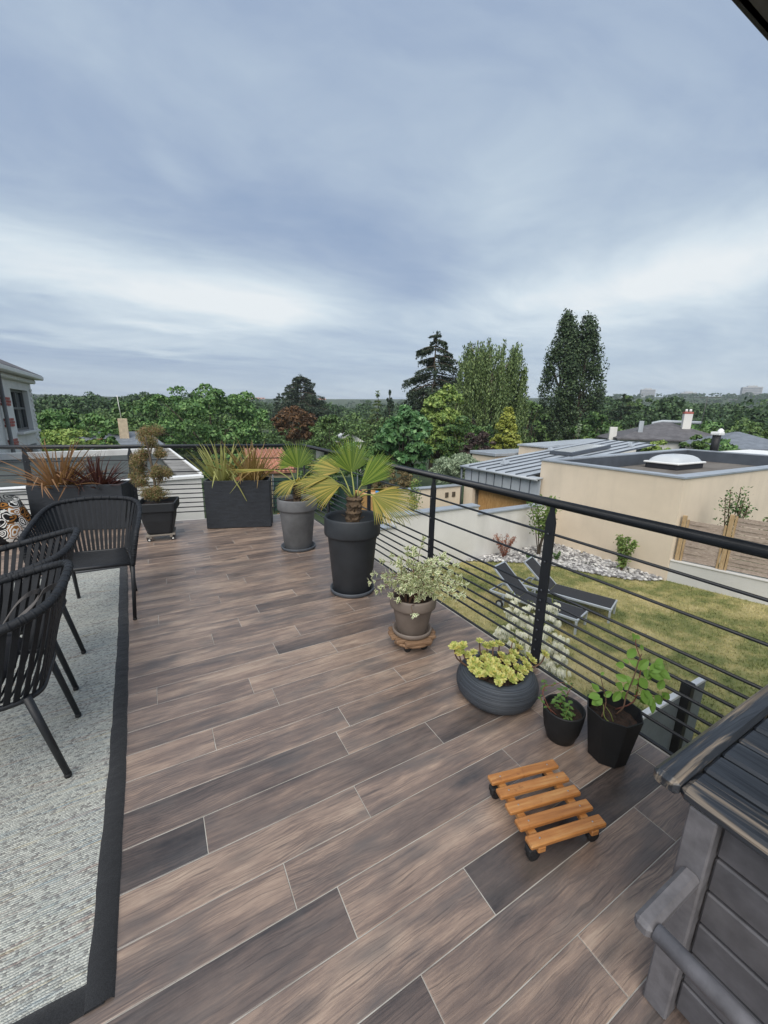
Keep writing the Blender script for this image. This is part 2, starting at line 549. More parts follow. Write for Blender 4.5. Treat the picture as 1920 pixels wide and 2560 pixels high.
def m_bowl():
    T, b = mat('bowl_ribbed')
    oc = T.coord('Object')
    z = T.sep(oc)[2]
    zz = T.math('ADD', z, T.math('MULTIPLY', T.noise(oc, 2.2, 2), 0.010))
    w = T.noise(None, 300, 2, 0.6, dim='1D', w=zz)
    c = T.ramp(w, [(0.35, srgb(46, 51, 58)), (0.65, srgb(74, 80, 88))])
    c = T.mix(T.remap(T.noise(oc, 5, 4), 0.45, 0.8, 0, 0.35), c, srgb(92, 96, 102))
    setp(T, b, c, 0.6, normal=T.bump(w, 1.0, 0.006))
m_bowl()
def m_rug():
    T, b = mat('rug_weave')
    oc = T.coord('Object')
    x, y, z = T.sep(oc)
    # weft rows run across (pitch 7 mm), broken into uneven stitches; many thread colours
    jit = T.math('MULTIPLY', T.noise(T.mapping(oc, scale=(9, 2, 1)), 1.0, 2), 0.012)
    row = T.math('MULTIPLY', T.math('ADD', y, jit), 135.0)
    rid = T.math('FLOOR', row); rf = T.math('FRACT', row)
    wn = T.new('ShaderNodeTexWhiteNoise', noise_dimensions='1D'); T.put(wn.inputs['W'], rid)
    w0 = wn.outputs['Value']
    xs = T.math('ADD', T.math('MULTIPLY', x, 120.0), T.math('MULTIPLY', w0, 7.0))
    xs = T.math('ADD', xs, T.math('MULTIPLY', T.noise(T.mapping(oc, scale=(26, 150, 1)), 1.0, 1), 2.4))
    sid = T.math('FLOOR', xs); sf = T.math('FRACT', xs)
    w2 = T.new('ShaderNodeTexWhiteNoise', noise_dimensions='2D'); T.put(w2.inputs['Vector'], T.comb(sid, rid, 0))
    wv = w2.outputs['Value']
    run = T.noise(T.mapping(oc, scale=(5, 190, 1)), 1.0, 3, 0.6)
    big = T.noise(oc, 3.0, 3, 0.55)
    v = T.math('ADD', T.math('MULTIPLY', wv, 0.26), T.math('MULTIPLY', run, 0.62))
    v = T.math('ADD', v, T.math('MULTIPLY', big, 0.14))
    c = T.ramp(v, [(0.18, srgb(112, 108, 110)), (0.32, srgb(148, 147, 143)), (0.48, srgb(174, 176, 169)), (0.64, srgb(196, 197, 188)), (0.85, srgb(218, 216, 206))])
    hue = T.noise(T.mapping(oc, scale=(4, 90, 1)), 1.0, 2, 0.6, out='Color')
    hr, hg, hb = T.sep(hue)
    c = T.mix(T.remap(hr, 0.55, 0.70, 0, 0.5), c, srgb(132, 156, 168))
    c = T.mix(T.remap(hg, 0.58, 0.72, 0, 0.5), c, srgb(150, 112, 100))
    c = T.mix(T.remap(hb, 0.60, 0.74, 0, 0.5), c, srgb(192, 172, 124))
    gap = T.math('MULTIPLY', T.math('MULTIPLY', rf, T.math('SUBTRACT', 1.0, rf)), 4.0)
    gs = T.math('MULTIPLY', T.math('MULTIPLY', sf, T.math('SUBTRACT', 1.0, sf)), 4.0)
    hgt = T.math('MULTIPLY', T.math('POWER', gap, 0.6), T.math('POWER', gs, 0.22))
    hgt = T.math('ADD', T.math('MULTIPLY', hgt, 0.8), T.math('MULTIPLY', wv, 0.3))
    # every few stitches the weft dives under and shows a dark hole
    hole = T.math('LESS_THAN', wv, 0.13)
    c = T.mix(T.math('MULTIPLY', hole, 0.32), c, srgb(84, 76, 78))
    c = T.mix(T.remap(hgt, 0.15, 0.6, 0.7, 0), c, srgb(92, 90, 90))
    setp(T, b, c, 0.95, normal=T.bump(hgt, 0.9, 0.004), spec=0.2)
m_rug()
def m_border():
    T, b = mat('rug_border')
    oc = T.coord('Object')
    h = T.math('ADD', T.noise(T.mapping(oc, scale=(1, 1, 1)), 18, 3), T.math('MULTIPLY', T.noise(oc, 500, 2), 0.15))
    c = T.ramp(T.noise(oc, 400, 2), [(0.3, srgb(26, 27, 29)), (0.7, srgb(44, 45, 48))])
    setp(T, b, c, 0.9, normal=T.bump(h, 0.7, 0.008), spec=0.25, sheen=0.2)
m_border()
def m_rope(name, c1, c2):
    T, b = mat(name)
    oc = T.coord('Object')
    w = T.noise(oc, 240, 3, 0.6)
    c = T.ramp(T.math('ADD', T.math('MULTIPLY', w, .5), T.math('MULTIPLY', T.noise(oc, 14, 3), .5)), [(0.3, c1), (0.7, c2)])
    setp(T, b, c, 0.68, normal=T.bump(w, 0.5, 0.0015), spec=0.35)
m_rope('rope', srgb(22, 24, 28), srgb(38, 41, 46))
m_plain('chair_metal', srgb(32, 34, 38), 0.5, 0.05, 12, bump=0.1, bscale=300, bdist=0.0006)
m_plain('bag_cloth', srgb(56, 56, 60), 0.85, 0.12, 14, bump=0.4, bscale=60, bdist=0.004)
m_plain('strap_cloth', srgb(88, 84, 82), 0.85, 0.12, 14, bump=0.4, bscale=90, bdist=0.002)
def m_pattern():
    T, b = mat('patterned_fabric')
    oc = T.coord('Object')
    wv = T.vmath('ADD', oc, T.vmath('SCALE', T.vmath('SUBTRACT', T.noise(oc, 6, 2, out='Color'), (.5, .5, .5)), scale=0.16))
    vc = T.voronoi(wv, 11, out='Color')
    s, _, _ = T.sep(vc)
    dist = T.voronoi(wv, 11)
    ring = T.math('FRACT', T.math('MULTIPLY', dist, 4.0))
    v = T.math('FRACT', T.math('ADD', s, T.math('MULTIPLY', T.math('GREATER_THAN', ring, 0.55), 0.37)))
    c = T.ramp(v, [(0.0, srgb(22, 22, 24)), (0.34, srgb(228, 226, 220)), (0.62, srgb(158, 108, 52)), (0.76, srgb(112, 114, 112)), (0.88, srgb(20, 20, 22))], 'CONSTANT')
    setp(T, b, c, 0.85, normal=T.bump(T.noise(oc, 9, 3), 0.5, 0.02), spec=0.3)
m_pattern()
def m_wood(name, dark, mid, light, ax='X', rough=0.5, stain=None, fine=1.0):
    T, b = mat(name)
    oc = T.coord('Object')
    inf = T.new('ShaderNodeObjectInfo')
    off = T.math('MULTIPLY', inf.outputs['Random'], 23.0)
    p = T.vmath('ADD', oc, T.comb(off, off, off))
    sc = {'X': (4, 60, 60), 'Y': (60, 4, 60), 'Z': (60, 60, 4)}[ax]
    g = T.noise(T.mapping(p, scale=sc), 1.0 * fine, 4, 0.6, 0.4)
    bl = T.noise(p, 9, 4, 0.6)
    f = T.math('ADD', T.math('MULTIPLY', g, 0.7), T.math('MULTIPLY', bl, 0.3))
    c = T.ramp(f, [(0.3, dark), (0.5, mid), (0.7, light)])
    if stain is not None:
        c = T.mix(T.remap(T.noise(p, 22, 5, 0.7), 0.58, 0.72, 0, 0.7), c, stain)
    setp(T, b, c, rough, normal=T.bump(g, 0.35, 0.002))
m_wood('dolly_wood', srgb(138, 88, 46), srgb(172, 116, 64), srgb(196, 148, 92), 'X', 0.42, srgb(120, 76, 42))
m_wood('old_wood', srgb(92, 70, 52), srgb(126, 98, 74), srgb(152, 124, 98), 'X', 0.75)
m_wood('grey_wood', srgb(92, 86, 80), srgb(126, 118, 108), srgb(150, 142, 132), 'X', 0.8)
m_wood('fence_wood', srgb(128, 112, 102), srgb(162, 146, 134), srgb(188, 174, 160), 'Y', 0.85)
m_wood('post_wood', srgb(142, 116, 84), srgb(170, 144, 108), srgb(190, 166, 130), 'Z', 0.8)
m_wood('gate_wood', srgb(150, 108, 62), srgb(184, 142, 90), srgb(206, 168, 114), 'Z', 0.7)
def m_cart_top(name, ax):
    T, b = mat(name)
    oc = T.coord('Object')
    sc = {'X': (3, 40, 40), 'Y': (40, 3, 40)}[ax]
    inf = T.new('ShaderNodeObjectInfo')
    off = T.math('MULTIPLY', inf.outputs['Random'], 17.0)
    p = T.vmath('ADD', oc, T.comb(off, off, off))
    g = T.noise(T.mapping(p, scale=sc), 1.0, 4, 0.6, 0.5)
    paint = T.ramp(g, [(0.3, srgb(30, 33, 38)), (0.6, srgb(50, 54, 60)), (0.75, srgb(72, 77, 84))])
    bare = T.ramp(g, [(0.3, srgb(92, 84, 76)), (0.6, srgb(134, 122, 108)), (0.8, srgb(168, 156, 140))])
    peel = T.noise(T.mapping(p, scale=tuple(s * 0.28 for s in sc)), 1.0, 5, 0.62, 0.8)
    alpha = inf.outputs['Alpha']
    k = T.remap(T.math('ADD', peel, T.math('SUBTRACT', alpha, 1.0)), 0.56, 0.61)
    c = T.mix(k, paint, bare)
    rg = T.math('ADD', 0.28, T.math('MULTIPLY', k, 0.4))
    setp(T, b, c, rg, normal=T.bump(T.math('ADD', g, T.math('MULTIPLY', k, -0.7)), 0.6, 0.003))
m_cart_top('cart_top_x', 'X'); m_cart_top('cart_top_y', 'Y')
m_plain('cart_paint', srgb(104, 102, 105), 0.62, 0.12, 22, bump=0.6, bscale=40, bdist=0.002, detail=6, bstretch=(1, 1, .2))
m_plain('cart_panel', srgb(84, 83, 87), 0.66, 0.13, 14, bump=0.5, bscale=40, bdist=0.002, detail=6, bstretch=(1, .12, 1))

# buildings
def m_plaster(name, c, streak=0.22, bscale=130):
    T, b = mat(name)
    oc = T.coord('Object')
    n = T.noise(oc, 0.7, 5, 0.65)
    st = T.noise(T.mapping(oc, scale=(2.2, 2.2, 0.25)), 1.0, 4, 0.6)
    c1 = tuple(v * 0.86 for v in c[:3]) + (1,)
    col = T.ramp(n, [(0.3, c1), (0.7, c)])
    col = T.mix(T.remap(st, 0.5, 0.8, 0, streak), col, srgb(120, 114, 106))
    setp(T, b, col, 0.92, normal=T.bump(T.noise(oc, bscale, 4, 0.7), 0.35, 0.006), spec=0.2)
m_plaster('plaster_white', srgb(226, 224, 219))
m_plaster('plaster_cream', srgb(228, 212, 190), 0.16)
m_plaster('plaster_wall_low', srgb(205, 204, 200), 0.3)
m_plain('coping_zinc', srgb(158, 165, 173), 0.42, 0.05, 3, 0.15)
m_plain('zinc', srgb(168, 174, 180), 0.42, 0.05, 1.6, 0.0, bump=0.08, bscale=8, bdist=0.01)
m_plain('zinc_dark', srgb(92, 98, 106), 0.5, 0.06, 2, 0.4)
def m_membrane(name, c1, c2):
    T, b = mat(name)
    oc = T.coord('Object')
    n = T.noise(oc, 1.1, 5, 0.65)
    streak = T.noise(T.mapping(oc, scale=(0.5, 3, 1)), 1.0, 4, 0.6)
    c = T.ramp(T.math('ADD', T.math('MULTIPLY', n, .6), T.math('MULTIPLY', streak, .4)), [(0.35, c1), (0.65, c2)])
    setp(T, b, c, 0.9, normal=T.bump(T.noise(oc, 60, 3), 0.3, 0.006), spec=0.08)
m_membrane('membrane', srgb(94, 90, 86), srgb(126, 121, 115))
m_membrane('membrane_grey', srgb(66, 70, 69), srgb(90, 94, 92))
m_membrane('concrete_stained', srgb(84, 82, 80), srgb(158, 156, 152))
m_plain('slate', srgb(92, 90, 92), 0.75, 0.14, 2.5, bump=0.4, bscale=12, bdist=0.03)
m_plain('slate_blue', srgb(112, 118, 126), 0.7, 0.1, 2.5, bump=0.4, bscale=12, bdist=0.03)
m_plain('slate_dark', srgb(38, 40, 46), 0.7, 0.1, 9)
m_plain('roof_orange', srgb(168, 118, 96), 0.85, 0.14, 6, bump=0.4, bscale=9, bdist=0.02)
m_plain('brick', srgb(168, 96, 86), 0.9, 0.12, 9)
m_plain('glass_dark', srgb(38, 44, 46), 0.08, 0.1, 2, spec=0.8)
m_plain('frame_grey', srgb(96, 96, 94), 0.5, 0.04, 5)
m_plain('frame_white', srgb(214, 212, 206), 0.5, 0.03, 5)
m_plain('chimney_render', srgb(196, 178, 152), 0.9, 0.08, 5)
m_plain('white_paint', srgb(228, 228, 226), 0.6, 0.03, 5)
m_plain('tower_wall', srgb(176, 176, 176), 0.85, 0.05, 0.2)
m_plain('tower_window', srgb(120, 126, 134), 0.4, 0.06, 0.6)
m_plain('panel_grey', srgb(128, 134, 138), 0.6, 0.07, 4, bump=0.2, bscale=20, bdist=0.004)
m_plain('lounger_frame', srgb(174, 181, 188), 0.36, 0.04, 6, 0.2)
m_plain('lounger_mesh', srgb(44, 45, 48), 0.75, 0.1, 30, bump=0.3, bscale=300, bdist=0.001)
m_plain('green_net', srgb(30, 58, 50), 0.85, 0.12, 3)
m_plain('toy_blue', srgb(70, 140, 200), 0.4, 0.05, 5)
m_plain('toy_yellow', srgb(222, 196, 60), 0.4, 0.05, 5)
m_plain('sand', srgb(196, 164, 120), 0.95, 0.08, 9)
m_plain('paving', srgb(176, 168, 156), 0.9, 0.08, 3)
def m_dome():
    T, b = mat('dome_acrylic')
    setp(T, b, srgb(226, 230, 232), 0.18)
    b.inputs['Transmission Weight'].default_value = 0.35
m_dome()
def m_pebble():
    T, b = mat('pebble')
    g = T.new('ShaderNodeNewGeometry')
    c = T.ramp(g.outputs['Random Per Island'], [(0.0, srgb(84, 82, 82)), (0.3, srgb(132, 130, 130)), (0.65, srgb(176, 174, 172)), (1.0, srgb(216, 214, 210))])
    setp(T, b, c, 0.75)
m_pebble()
# ground
def m_ground():
    T, b = mat('ground_soil')
    p = T.new('ShaderNodeNewGeometry').outputs['Position']
    n = T.noise(p, 0.12, 5, 0.6); n2 = T.noise(p, 1.7, 4, 0.6)
    c = T.ramp(T.math('ADD', T.math('MULTIPLY', n, .6), T.math('MULTIPLY', n2, .4)), [(0.35, srgb(44, 58, 36)), (0.55, srgb(62, 76, 46)), (0.7, srgb(88, 90, 60))])
    setp(T, b, c, 0.95, normal=T.bump(n2, 0.5, 0.1))
m_ground()
def lawn_colour(T, p):
    n = T.noise(p, 0.75, 4, 0.62, 0.4)
    n2 = T.noise(p, 3.4, 4, 0.65)
    f = T.math('ADD', T.math('MULTIPLY', n, .62), T.math('MULTIPLY', n2, .38))
    return T.ramp(f, [(0.36, srgb(92, 108, 60)), (0.45, srgb(128, 134, 80)), (0.53, srgb(172, 164, 110)), (0.64, srgb(204, 190, 140))])
def m_lawn():
    T, b = mat('lawn_soil')
    p = T.new('ShaderNodeNewGeometry').outputs['Position']
    c = lawn_colour(T, p)
    c = T.mix(0.35, c, srgb(96, 88, 56))
    setp(T, b, c, 0.95, normal=T.bump(T.noise(p, 60, 3), 0.6, 0.02))
    T, b = mat('grass_blade')
    g = T.new('ShaderNodeNewGeometry')
    c = lawn_colour(T, g.outputs['Position'])
    k = T.remap(g.outputs['Random Per Island'], 0, 1, 0.65, 1.25)
    c = T.mix(1.0, c, T.comb(k, k, k), 'MULTIPLY')
    setp(T, b, c, 0.7, spec=0.2)
m_lawn()
# foliage: two or three leaf tones per species, one tone per leaf
def m_leaf(name, tones, rough=0.55, trans=0.3, spec=0.35, noise_scale=0.0):
    T, b = mat(name)
    g = T.new('ShaderNodeNewGeometry')
    k = g.outputs['Random Per Island']
    if noise_scale:
        k = T.math('ADD', T.math('MULTIPLY', k, 0.55), T.math('MULTIPLY', T.noise(g.outputs['Position'], noise_scale, 2), 0.45))
    stops = [(i / max(1, len(tones) - 1) * (0.8 if noise_scale else 1.0) + (0.1 if noise_scale else 0), t) for i, t in enumerate(tones)]
    c = T.ramp(k, stops)
    setp(T, b, c, rough, spec=spec)
    if trans > 0:
        tr = T.new('ShaderNodeBsdfTranslucent'); T.put(tr.inputs[0], T.mix(1.0, c, (1.15, 1.2, 0.7, 1), 'MULTIPLY'))
        mx = T.new('ShaderNodeMixShader'); mx.inputs[0].default_value = trans
        T.l.new(b.outputs[0], mx.inputs[1]); T.l.new(tr.outputs[0], mx.inputs[2])
        T.l.new(mx.outputs[0], T.n['Material Output'].inputs[0])
S = srgb
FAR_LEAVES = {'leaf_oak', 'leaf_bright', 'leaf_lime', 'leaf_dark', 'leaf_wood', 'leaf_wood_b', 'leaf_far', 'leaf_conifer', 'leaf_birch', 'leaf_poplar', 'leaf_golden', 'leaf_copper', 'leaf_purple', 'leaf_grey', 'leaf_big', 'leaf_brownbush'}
for nm, tn in {
    'leaf_oak': [S(40, 66, 34), S(66, 94, 50), S(92, 116, 62)],
    'leaf_bright': [S(56, 86, 48), S(80, 112, 60), S(108, 136, 78)],
    'leaf_lime': [S(82, 106, 50), S(112, 134, 66), S(142, 156, 84)],
    'leaf_dark': [S(26, 42, 30), S(42, 60, 40), S(60, 80, 52)],
    'leaf_wood': [S(38, 58, 36), S(58, 80, 48), S(78, 100, 60)],
    'leaf_wood_b': [S(52, 74, 42), S(76, 100, 54), S(100, 122, 68)],
    'leaf_far': [S(58, 78, 58), S(74, 94, 68), S(92, 110, 82)],
    'leaf_conifer': [S(34, 46, 38), S(52, 66, 50), S(72, 84, 62)],
    'leaf_birch': [S(62, 80, 46), S(88, 106, 62), S(116, 132, 82)],
    'leaf_poplar': [S(36, 52, 34), S(54, 72, 46), S(80, 96, 62)],
    'leaf_golden': [S(92, 104, 44), S(122, 130, 54), S(156, 158, 74)],
    'leaf_copper': [S(58, 46, 34), S(84, 62, 42), S(116, 86, 56)],
    'leaf_purple': [S(42, 34, 36), S(60, 48, 46), S(78, 66, 58)],
    'leaf_grey': [S(92, 108, 84), S(122, 138, 110), S(156, 168, 140)],
    'leaf_big': [S(44, 78, 44), S(70, 106, 62), S(104, 136, 88)],
    'leaf_brownbush': [S(70, 66, 44), S(94, 84, 56), S(116, 100, 68)],
    'leaf_red': [S(120, 66, 52), S(150, 92, 72), S(172, 122, 92)],
    'leaf_shrub': [S(78, 104, 52), S(110, 134, 70), S(146, 164, 96)],
    'leaf_topiary': [S(96, 106, 64), S(124, 126, 80), S(148, 126, 92), S(162, 126, 98)],
    'leaf_phormium_tan': [S(102, 70, 54), S(142, 98, 74), S(132, 114, 76), S(166, 100, 82), S(176, 146, 108)],
    'leaf_phormium_red': [S(40, 26, 26), S(58, 34, 33), S(80, 46, 42), S(62, 44, 42)],
    'leaf_phormium_green': [S(86, 98, 46), S(118, 126, 66), S(164, 164, 104), S(100, 108, 54)],
    'leaf_phormium_olive': [S(108, 76, 46), S(142, 100, 60), S(126, 110, 66), S(160, 126, 84), S(172, 150, 104)],
    'leaf_palm': [S(74, 100, 38), S(104, 128, 50), S(136, 150, 66)],
    'leaf_palm_old': [S(88, 98, 42), S(122, 124, 54), S(152, 142, 66), S(182, 160, 84)],
    'leaf_aeonium': [S(150, 164, 84), S(190, 196, 116), S(220, 216, 148), S(206, 190, 108)],
    'leaf_mint': [S(62, 92, 44), S(86, 118, 58), S(112, 140, 76)],
    'leaf_hydrangea': [S(60, 104, 44), S(88, 132, 58), S(124, 158, 74), S(150, 168, 80)],
    'leaf_var_green': [S(122, 142, 98), S(146, 162, 118), S(164, 178, 134)],
    'leaf_var_cream': [S(230, 228, 190), S(246, 244, 216), S(238, 236, 202)],
    'petal_white': [S(232, 231, 208), S(246, 244, 228), S(250, 249, 240)],
}.items():
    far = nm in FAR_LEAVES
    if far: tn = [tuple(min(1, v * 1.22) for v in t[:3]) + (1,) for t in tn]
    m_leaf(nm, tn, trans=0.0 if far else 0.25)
m_plain('bark', srgb(84, 74, 62), 0.9, 0.15, 4, bump=0.8, bscale=14, bdist=0.04, bstretch=(1, 1, .25))
m_plain('bark_pale', srgb(146, 134, 116), 0.9, 0.15, 6, bump=0.5, bscale=14, bdist=0.03, bstretch=(1, 1, .25))
m_plain('stem_brown', srgb(96, 72, 56), 0.8, 0.15, 20)
m_plain('stem_red', srgb(112, 66, 54), 0.75, 0.12, 20)
m_plain('stem_green', srgb(118, 128, 66), 0.7, 0.12, 20)
m_plain('petiole', srgb(132, 138, 70), 0.6, 0.12, 14)
m_plain('palm_fibre', srgb(70, 56, 44), 0.95, 0.25, 16, bump=1.0, bscale=40, bdist=0.02, bstretch=(1, 1, .3), c2=srgb(116, 98, 78))
# ------------------------------------------------------------------ terrace
def wchild(o, parent):
    """parent an object whose mesh is in world coordinates"""
    o.parent = parent
    o.matrix_parent_inverse = (Matrix.Translation(parent.location) @ parent.rotation_euler.to_matrix().to_4x4()).inverted()
    return o
def W_(mb, name, mt, parent, **kw):
    return wchild(mb.build(name, mt, None, **kw), parent)

GZ = -2.6                               # garden level below the terrace
RAIL_X = 1.883
FAR_A = R(11.243)
def far_y(x):                           # the far railing runs 11 degrees off square
    return 5.70 + (RAIL_X - x) * math.tan(FAR_A)

rng = random.Random(7)
# floor: bedding and grout sheet, then every tile
X0, X1, Y0 = -2.62, 1.866, -0.85
deck = [(X0, Y0), (X1, Y0), (X1, far_y(X1) - 0.03), (X0, far_y(X0) - 0.03)]
floor_o = MB().prism([(X0 - .02, Y0), (X1 + .012, Y0), (X1 + .012, far_y(X1) - 0.018), (X0 - .02, far_y(X0) - .018)], -0.06, -0.0016).build('terrace_floor', M['grout'])
tag(floor_o, kind='structure')
base_poly = [(X0 - 1.5, Y0), (X1 + .05, Y0), (X1 + .05, far_y(X1) + 0.03), (X0 - 1.5, far_y(X0 - 1.5) + .03)]
tag(MB().prism(base_poly, -0.32, -0.0605).build('terrace_slab', M['slab']), kind='structure')
tag(MB().prism([(X0 - 1.4, Y0), (X1 - .05, Y0), (X1 - .05, far_y(X1) - .1), (X0 - 1.4, far_y(X0 - 1.4) - .1)], GZ - .05, -0.3205).build('ground_floor_wall', M['plaster_white']),
    'white rendered ground floor wall under the terrace slab', 'wall')

def clip(poly, clipper):
    out = poly
    n = len(clipper)
    for i in range(n):
        a, b = clipper[i], clipper[(i + 1) % n]
        inside = lambda p: (b[0] - a[0]) * (p[1] - a[1]) - (b[1] - a[1]) * (p[0] - a[0]) >= 0
        res = []
        for j in range(len(out)):
            p, q = out[j], out[(j + 1) % len(out)]
            ip, iq = inside(p), inside(q)
            if ip: res.append(p)
            if ip != iq:
                d1 = (b[0] - a[0]) * (p[1] - a[1]) - (b[1] - a[1]) * (p[0] - a[0])
                d2 = (b[0] - a[0]) * (q[1] - a[1]) - (b[1] - a[1]) * (q[0] - a[0])
                t = d1 / (d1 - d2)
                res.append((p[0] + (q[0] - p[0]) * t, p[1] + (q[1] - p[1]) * t))
        out = res
        if len(out) < 3: return []
    return out
def plank_mesh(poly, nm='plank_tile'):
    """tile with softened top edge, around its own centre"""
    cx = sum(p[0] for p in poly) / len(poly); cy = sum(p[1] for p in poly) / len(poly)
    n = len(poly); e = 0.0018
    lo = [(p[0] - cx, p[1] - cy, -0.009) for p in poly]
    up = [(p[0] - cx, p[1] - cy, -0.0011) for p in poly]
    top = []
    for p in poly:
        dx, dy = p[0] - cx, p[1] - cy
        top.append((dx - math.copysign(min(e, abs(dx)), dx), dy - math.copysign(min(e, abs(dy)), dy), 0.0))
    me = bpy.data.meshes.new(nm)
    fs = [tuple(range(2 * n, 3 * n))]
    for i in range(n):
        j = (i + 1) % n
        fs += [(i, j, n + j, n + i), (n + i, n + j, 2 * n + j, 2 * n + i)]
    me.from_pydata(lo + up + top, [], fs)
    me.materials.append(M['wood_look_tile'])
    return me, (cx, cy)
TW, TL, GR = 0.1498, 0.1498 * 6.67, 0.0031
JOINT = {2: .16, 4: 1.59, 3: 3.79, 5: 2.46, 6: 5.06, 7: 3.23, 8: 6.22, 0: 4.6, 1: 4.11, -1: .72, -2: 2.87, -3: 2.24, -4: 5.9, -5: 3.66, -6: 4.94, -7: 1.42,
         -8: 2.73, -9: 3.78, -10: 6.04, -11: 2.25, -12: .88, -13: 3.94, -14: 3.12, -15: 6.53, -16: 1.48, -17: 4.89, -18: 2.59, -19: 5.59, -20: 3.28,
         -21: 4.64, -23: 5.95, -24: .27, -25: 2.94, -26: 1.57}
DARK = {(2, -1), (6, 0), (1, -1), (-5, 0), (5, -1), (7, -1), (-9, 0)}
full_mesh = None
for r in range(-33, 17):
    yt = 1.6507 - TW * r; yb = yt - TW
    if yb > far_y(X0) or yt < Y0: continue
    j0 = JOINT.get(r, rng.uniform(0, 6.67)) * TW
    k = -6
    while j0 + k * TL < X1:
        xa, xb = j0 + k * TL, j0 + (k + 1) * TL
        k += 1
        if xb < X0: continue
        poly = [(xa + GR / 2, yb + GR / 2), (xb - GR / 2, yb + GR / 2), (xb - GR / 2, yt - GR / 2), (xa + GR / 2, yt - GR / 2)]
        cl = clip(poly, deck)
        if len(cl) < 3: continue
        whole = len(cl) == 4 and abs((cl[0][0] - cl[1][0])) > 0 and all(min(abs(p[0] - q[0]) + abs(p[1] - q[1]) for q in cl) < 1e-6 for p in poly)
        area = abs(sum(cl[i][0] * cl[(i + 1) % len(cl)][1] - cl[(i + 1) % len(cl)][0] * cl[i][1] for i in range(len(cl)))) / 2
        if area < 4e-4: continue
        if whole:
            if full_mesh is None:
                full_mesh, _ = plank_mesh(poly)
            me = full_mesh; c = ((xa + xb) / 2, (ya := (yb + yt) / 2))
        else:
            me, c = plank_mesh(cl)
        t = bpy.data.objects.new('plank_tile', me)
        t.location = (c[0], c[1], rng.uniform(-0.0003, 0.0004))
        t.rotation_euler = (0, 0, 0)
        tone, light = rng.uniform(0.95, 1.06), rng.uniform(0.68, 0.80)
        if (r, k - 1) in ((2, -1), (6, 0)): tone, light = 0.80, 0.44
        elif (r, k - 1) in DARK: tone, light = 0.92, 0.58
        elif rng.random() < 0.06: tone, light = 0.9, 0.58
        t.color = (tone, light, 0, 1)
        link(t, floor_o)

# dark metal profile along the edges of the floor
def line_box(p, q, w, z0, z1, mb):
    p = Vector((p[0], p[1], 0)); q = Vector((q[0], q[1], 0)); d = q - p
    return mb.box(((p.x + q.x) / 2, (p.y + q.y) / 2, (z0 + z1) / 2), (d.length, w, z1 - z0), rz=math.atan2(d.y, d.x), bev=0.001)
e = line_box((X1 + .022, Y0), (X1 + .022, far_y(X1) - .01), .018, -.055, .006, MB()).build('edge_trim', M['trim_black'])
tag(e, 'thin black metal trim along the right edge of the floor', 'trim')
e = line_box((X0, far_y(X0) - .008), (X1 + .01, far_y(X1 + .01) - .008), .014, -.055, .003, MB()).build('edge_trim', M['slab'])
tag(e, 'pale trim along the far edge of the floor', 'trim')

# ------------------------------------------------------------------ railing
rail = empty('terrace_railing', (RAIL_X, 5.70, 0), label='black metal railing with round handrail and thin horizontal bars round the terrace', cat='railing')
corner = Vector((RAIL_X, 5.70, 0))
far_dir = Vector((-math.cos(FAR_A), math.sin(FAR_A), 0))
HR = 1.005
hr = MB().tube([(RAIL_X, Y0, HR), (RAIL_X, 5.70, HR), tuple(corner + far_dir * 5.2 + Vector((0, 0, HR)))], 0.0245, 14)
hr = MB()
hr.tube([(RAIL_X, Y0, HR), (RAIL_X, 5.69, HR), tuple(corner + far_dir * .02 + Vector((0, 0, HR))), tuple(corner + far_dir * 5.2 + Vector((0, 0, HR)))], 0.0245, 16)
W_(hr, 'handrail', M['rail_metal'], rail)
BARS = [0.832, 0.668, 0.494, 0.431, 0.369, 0.305, 0.242, 0.178, 0.112]
for z in BARS:
    b = MB().tube([(RAIL_X, Y0, z), (RAIL_X, 5.69, z)], 0.0075, 8)
    W_(b, 'bar', M['rail_metal'], rail)
    b = MB().tube([tuple(corner + far_dir * .01 + Vector((0, 0, z))), tuple(corner + far_dir * 5.2 + Vector((0, 0, z)))], 0.0075, 8)
    W_(b, 'bar', M['rail_metal'], rail)
def rail_post(pos, rz):
    """flat bar post, pointed under the handrail, foot plate on the edge; local +Y along the rail, local -X faces the terrace"""
    p = MB()
    w, t = 0.030, 0.006
    prof = [(-w, -0.16), (w, -0.16), (w, 0.90), (0.012, 0.965), (0.012, 0.985), (-0.012, 0.985), (-0.012, 0.965), (-w, 0.90)]
    n = len(prof)
    vs = [(-t, a, z) for a, z in prof] + [(t, a, z) for a, z in prof]
    fs = [tuple(range(n))[::-1], tuple(range(n, 2 * n))] + [(i, (i + 1) % n, n + (i + 1) % n, n + i) for i in range(n)]
    p.add(vs, fs)
    o = p.build('post', M['rail_metal'])
    mw = Matrix.Translation(pos) @ Matrix.Rotation(rz, 4, 'Z')
    o.parent = rail
    o.matrix_parent_inverse = Matrix.Translation(rail.location).inverted()
    o.matrix_basis = mw
    return o
bolt_mesh = MB().lathe([(0.0075, 0), (0.0072, .002), (0.005, .0045), (0.0, .0055)], 8).build('bolt', M['bolt_metal'])
bolt_me = bolt_mesh.data
bpy.data.objects.remove(bolt_mesh, do_unlink=True)
def add_bolts(post):
    for z in BARS:
        bo = bpy.data.objects.new('bolt', bolt_me)
        link(bo, post)
        bo.location = (-0.0145, 0.0, z)
        bo.rotation_euler = (0, R(-90), 0)
for y in (-0.77, 0.325, 1.42, 2.515, 3.61, 4.735, 5.66):
    add_bolts(rail_post(Vector((RAIL_X - 0.0075, y, 0)), 0))
for s in (1.10, 2.20, 3.30, 4.40):
    pos = corner + far_dir * s
    add_bolts(rail_post(pos + Vector((0, -.0075, 0)), PI / 2 - FAR_A))

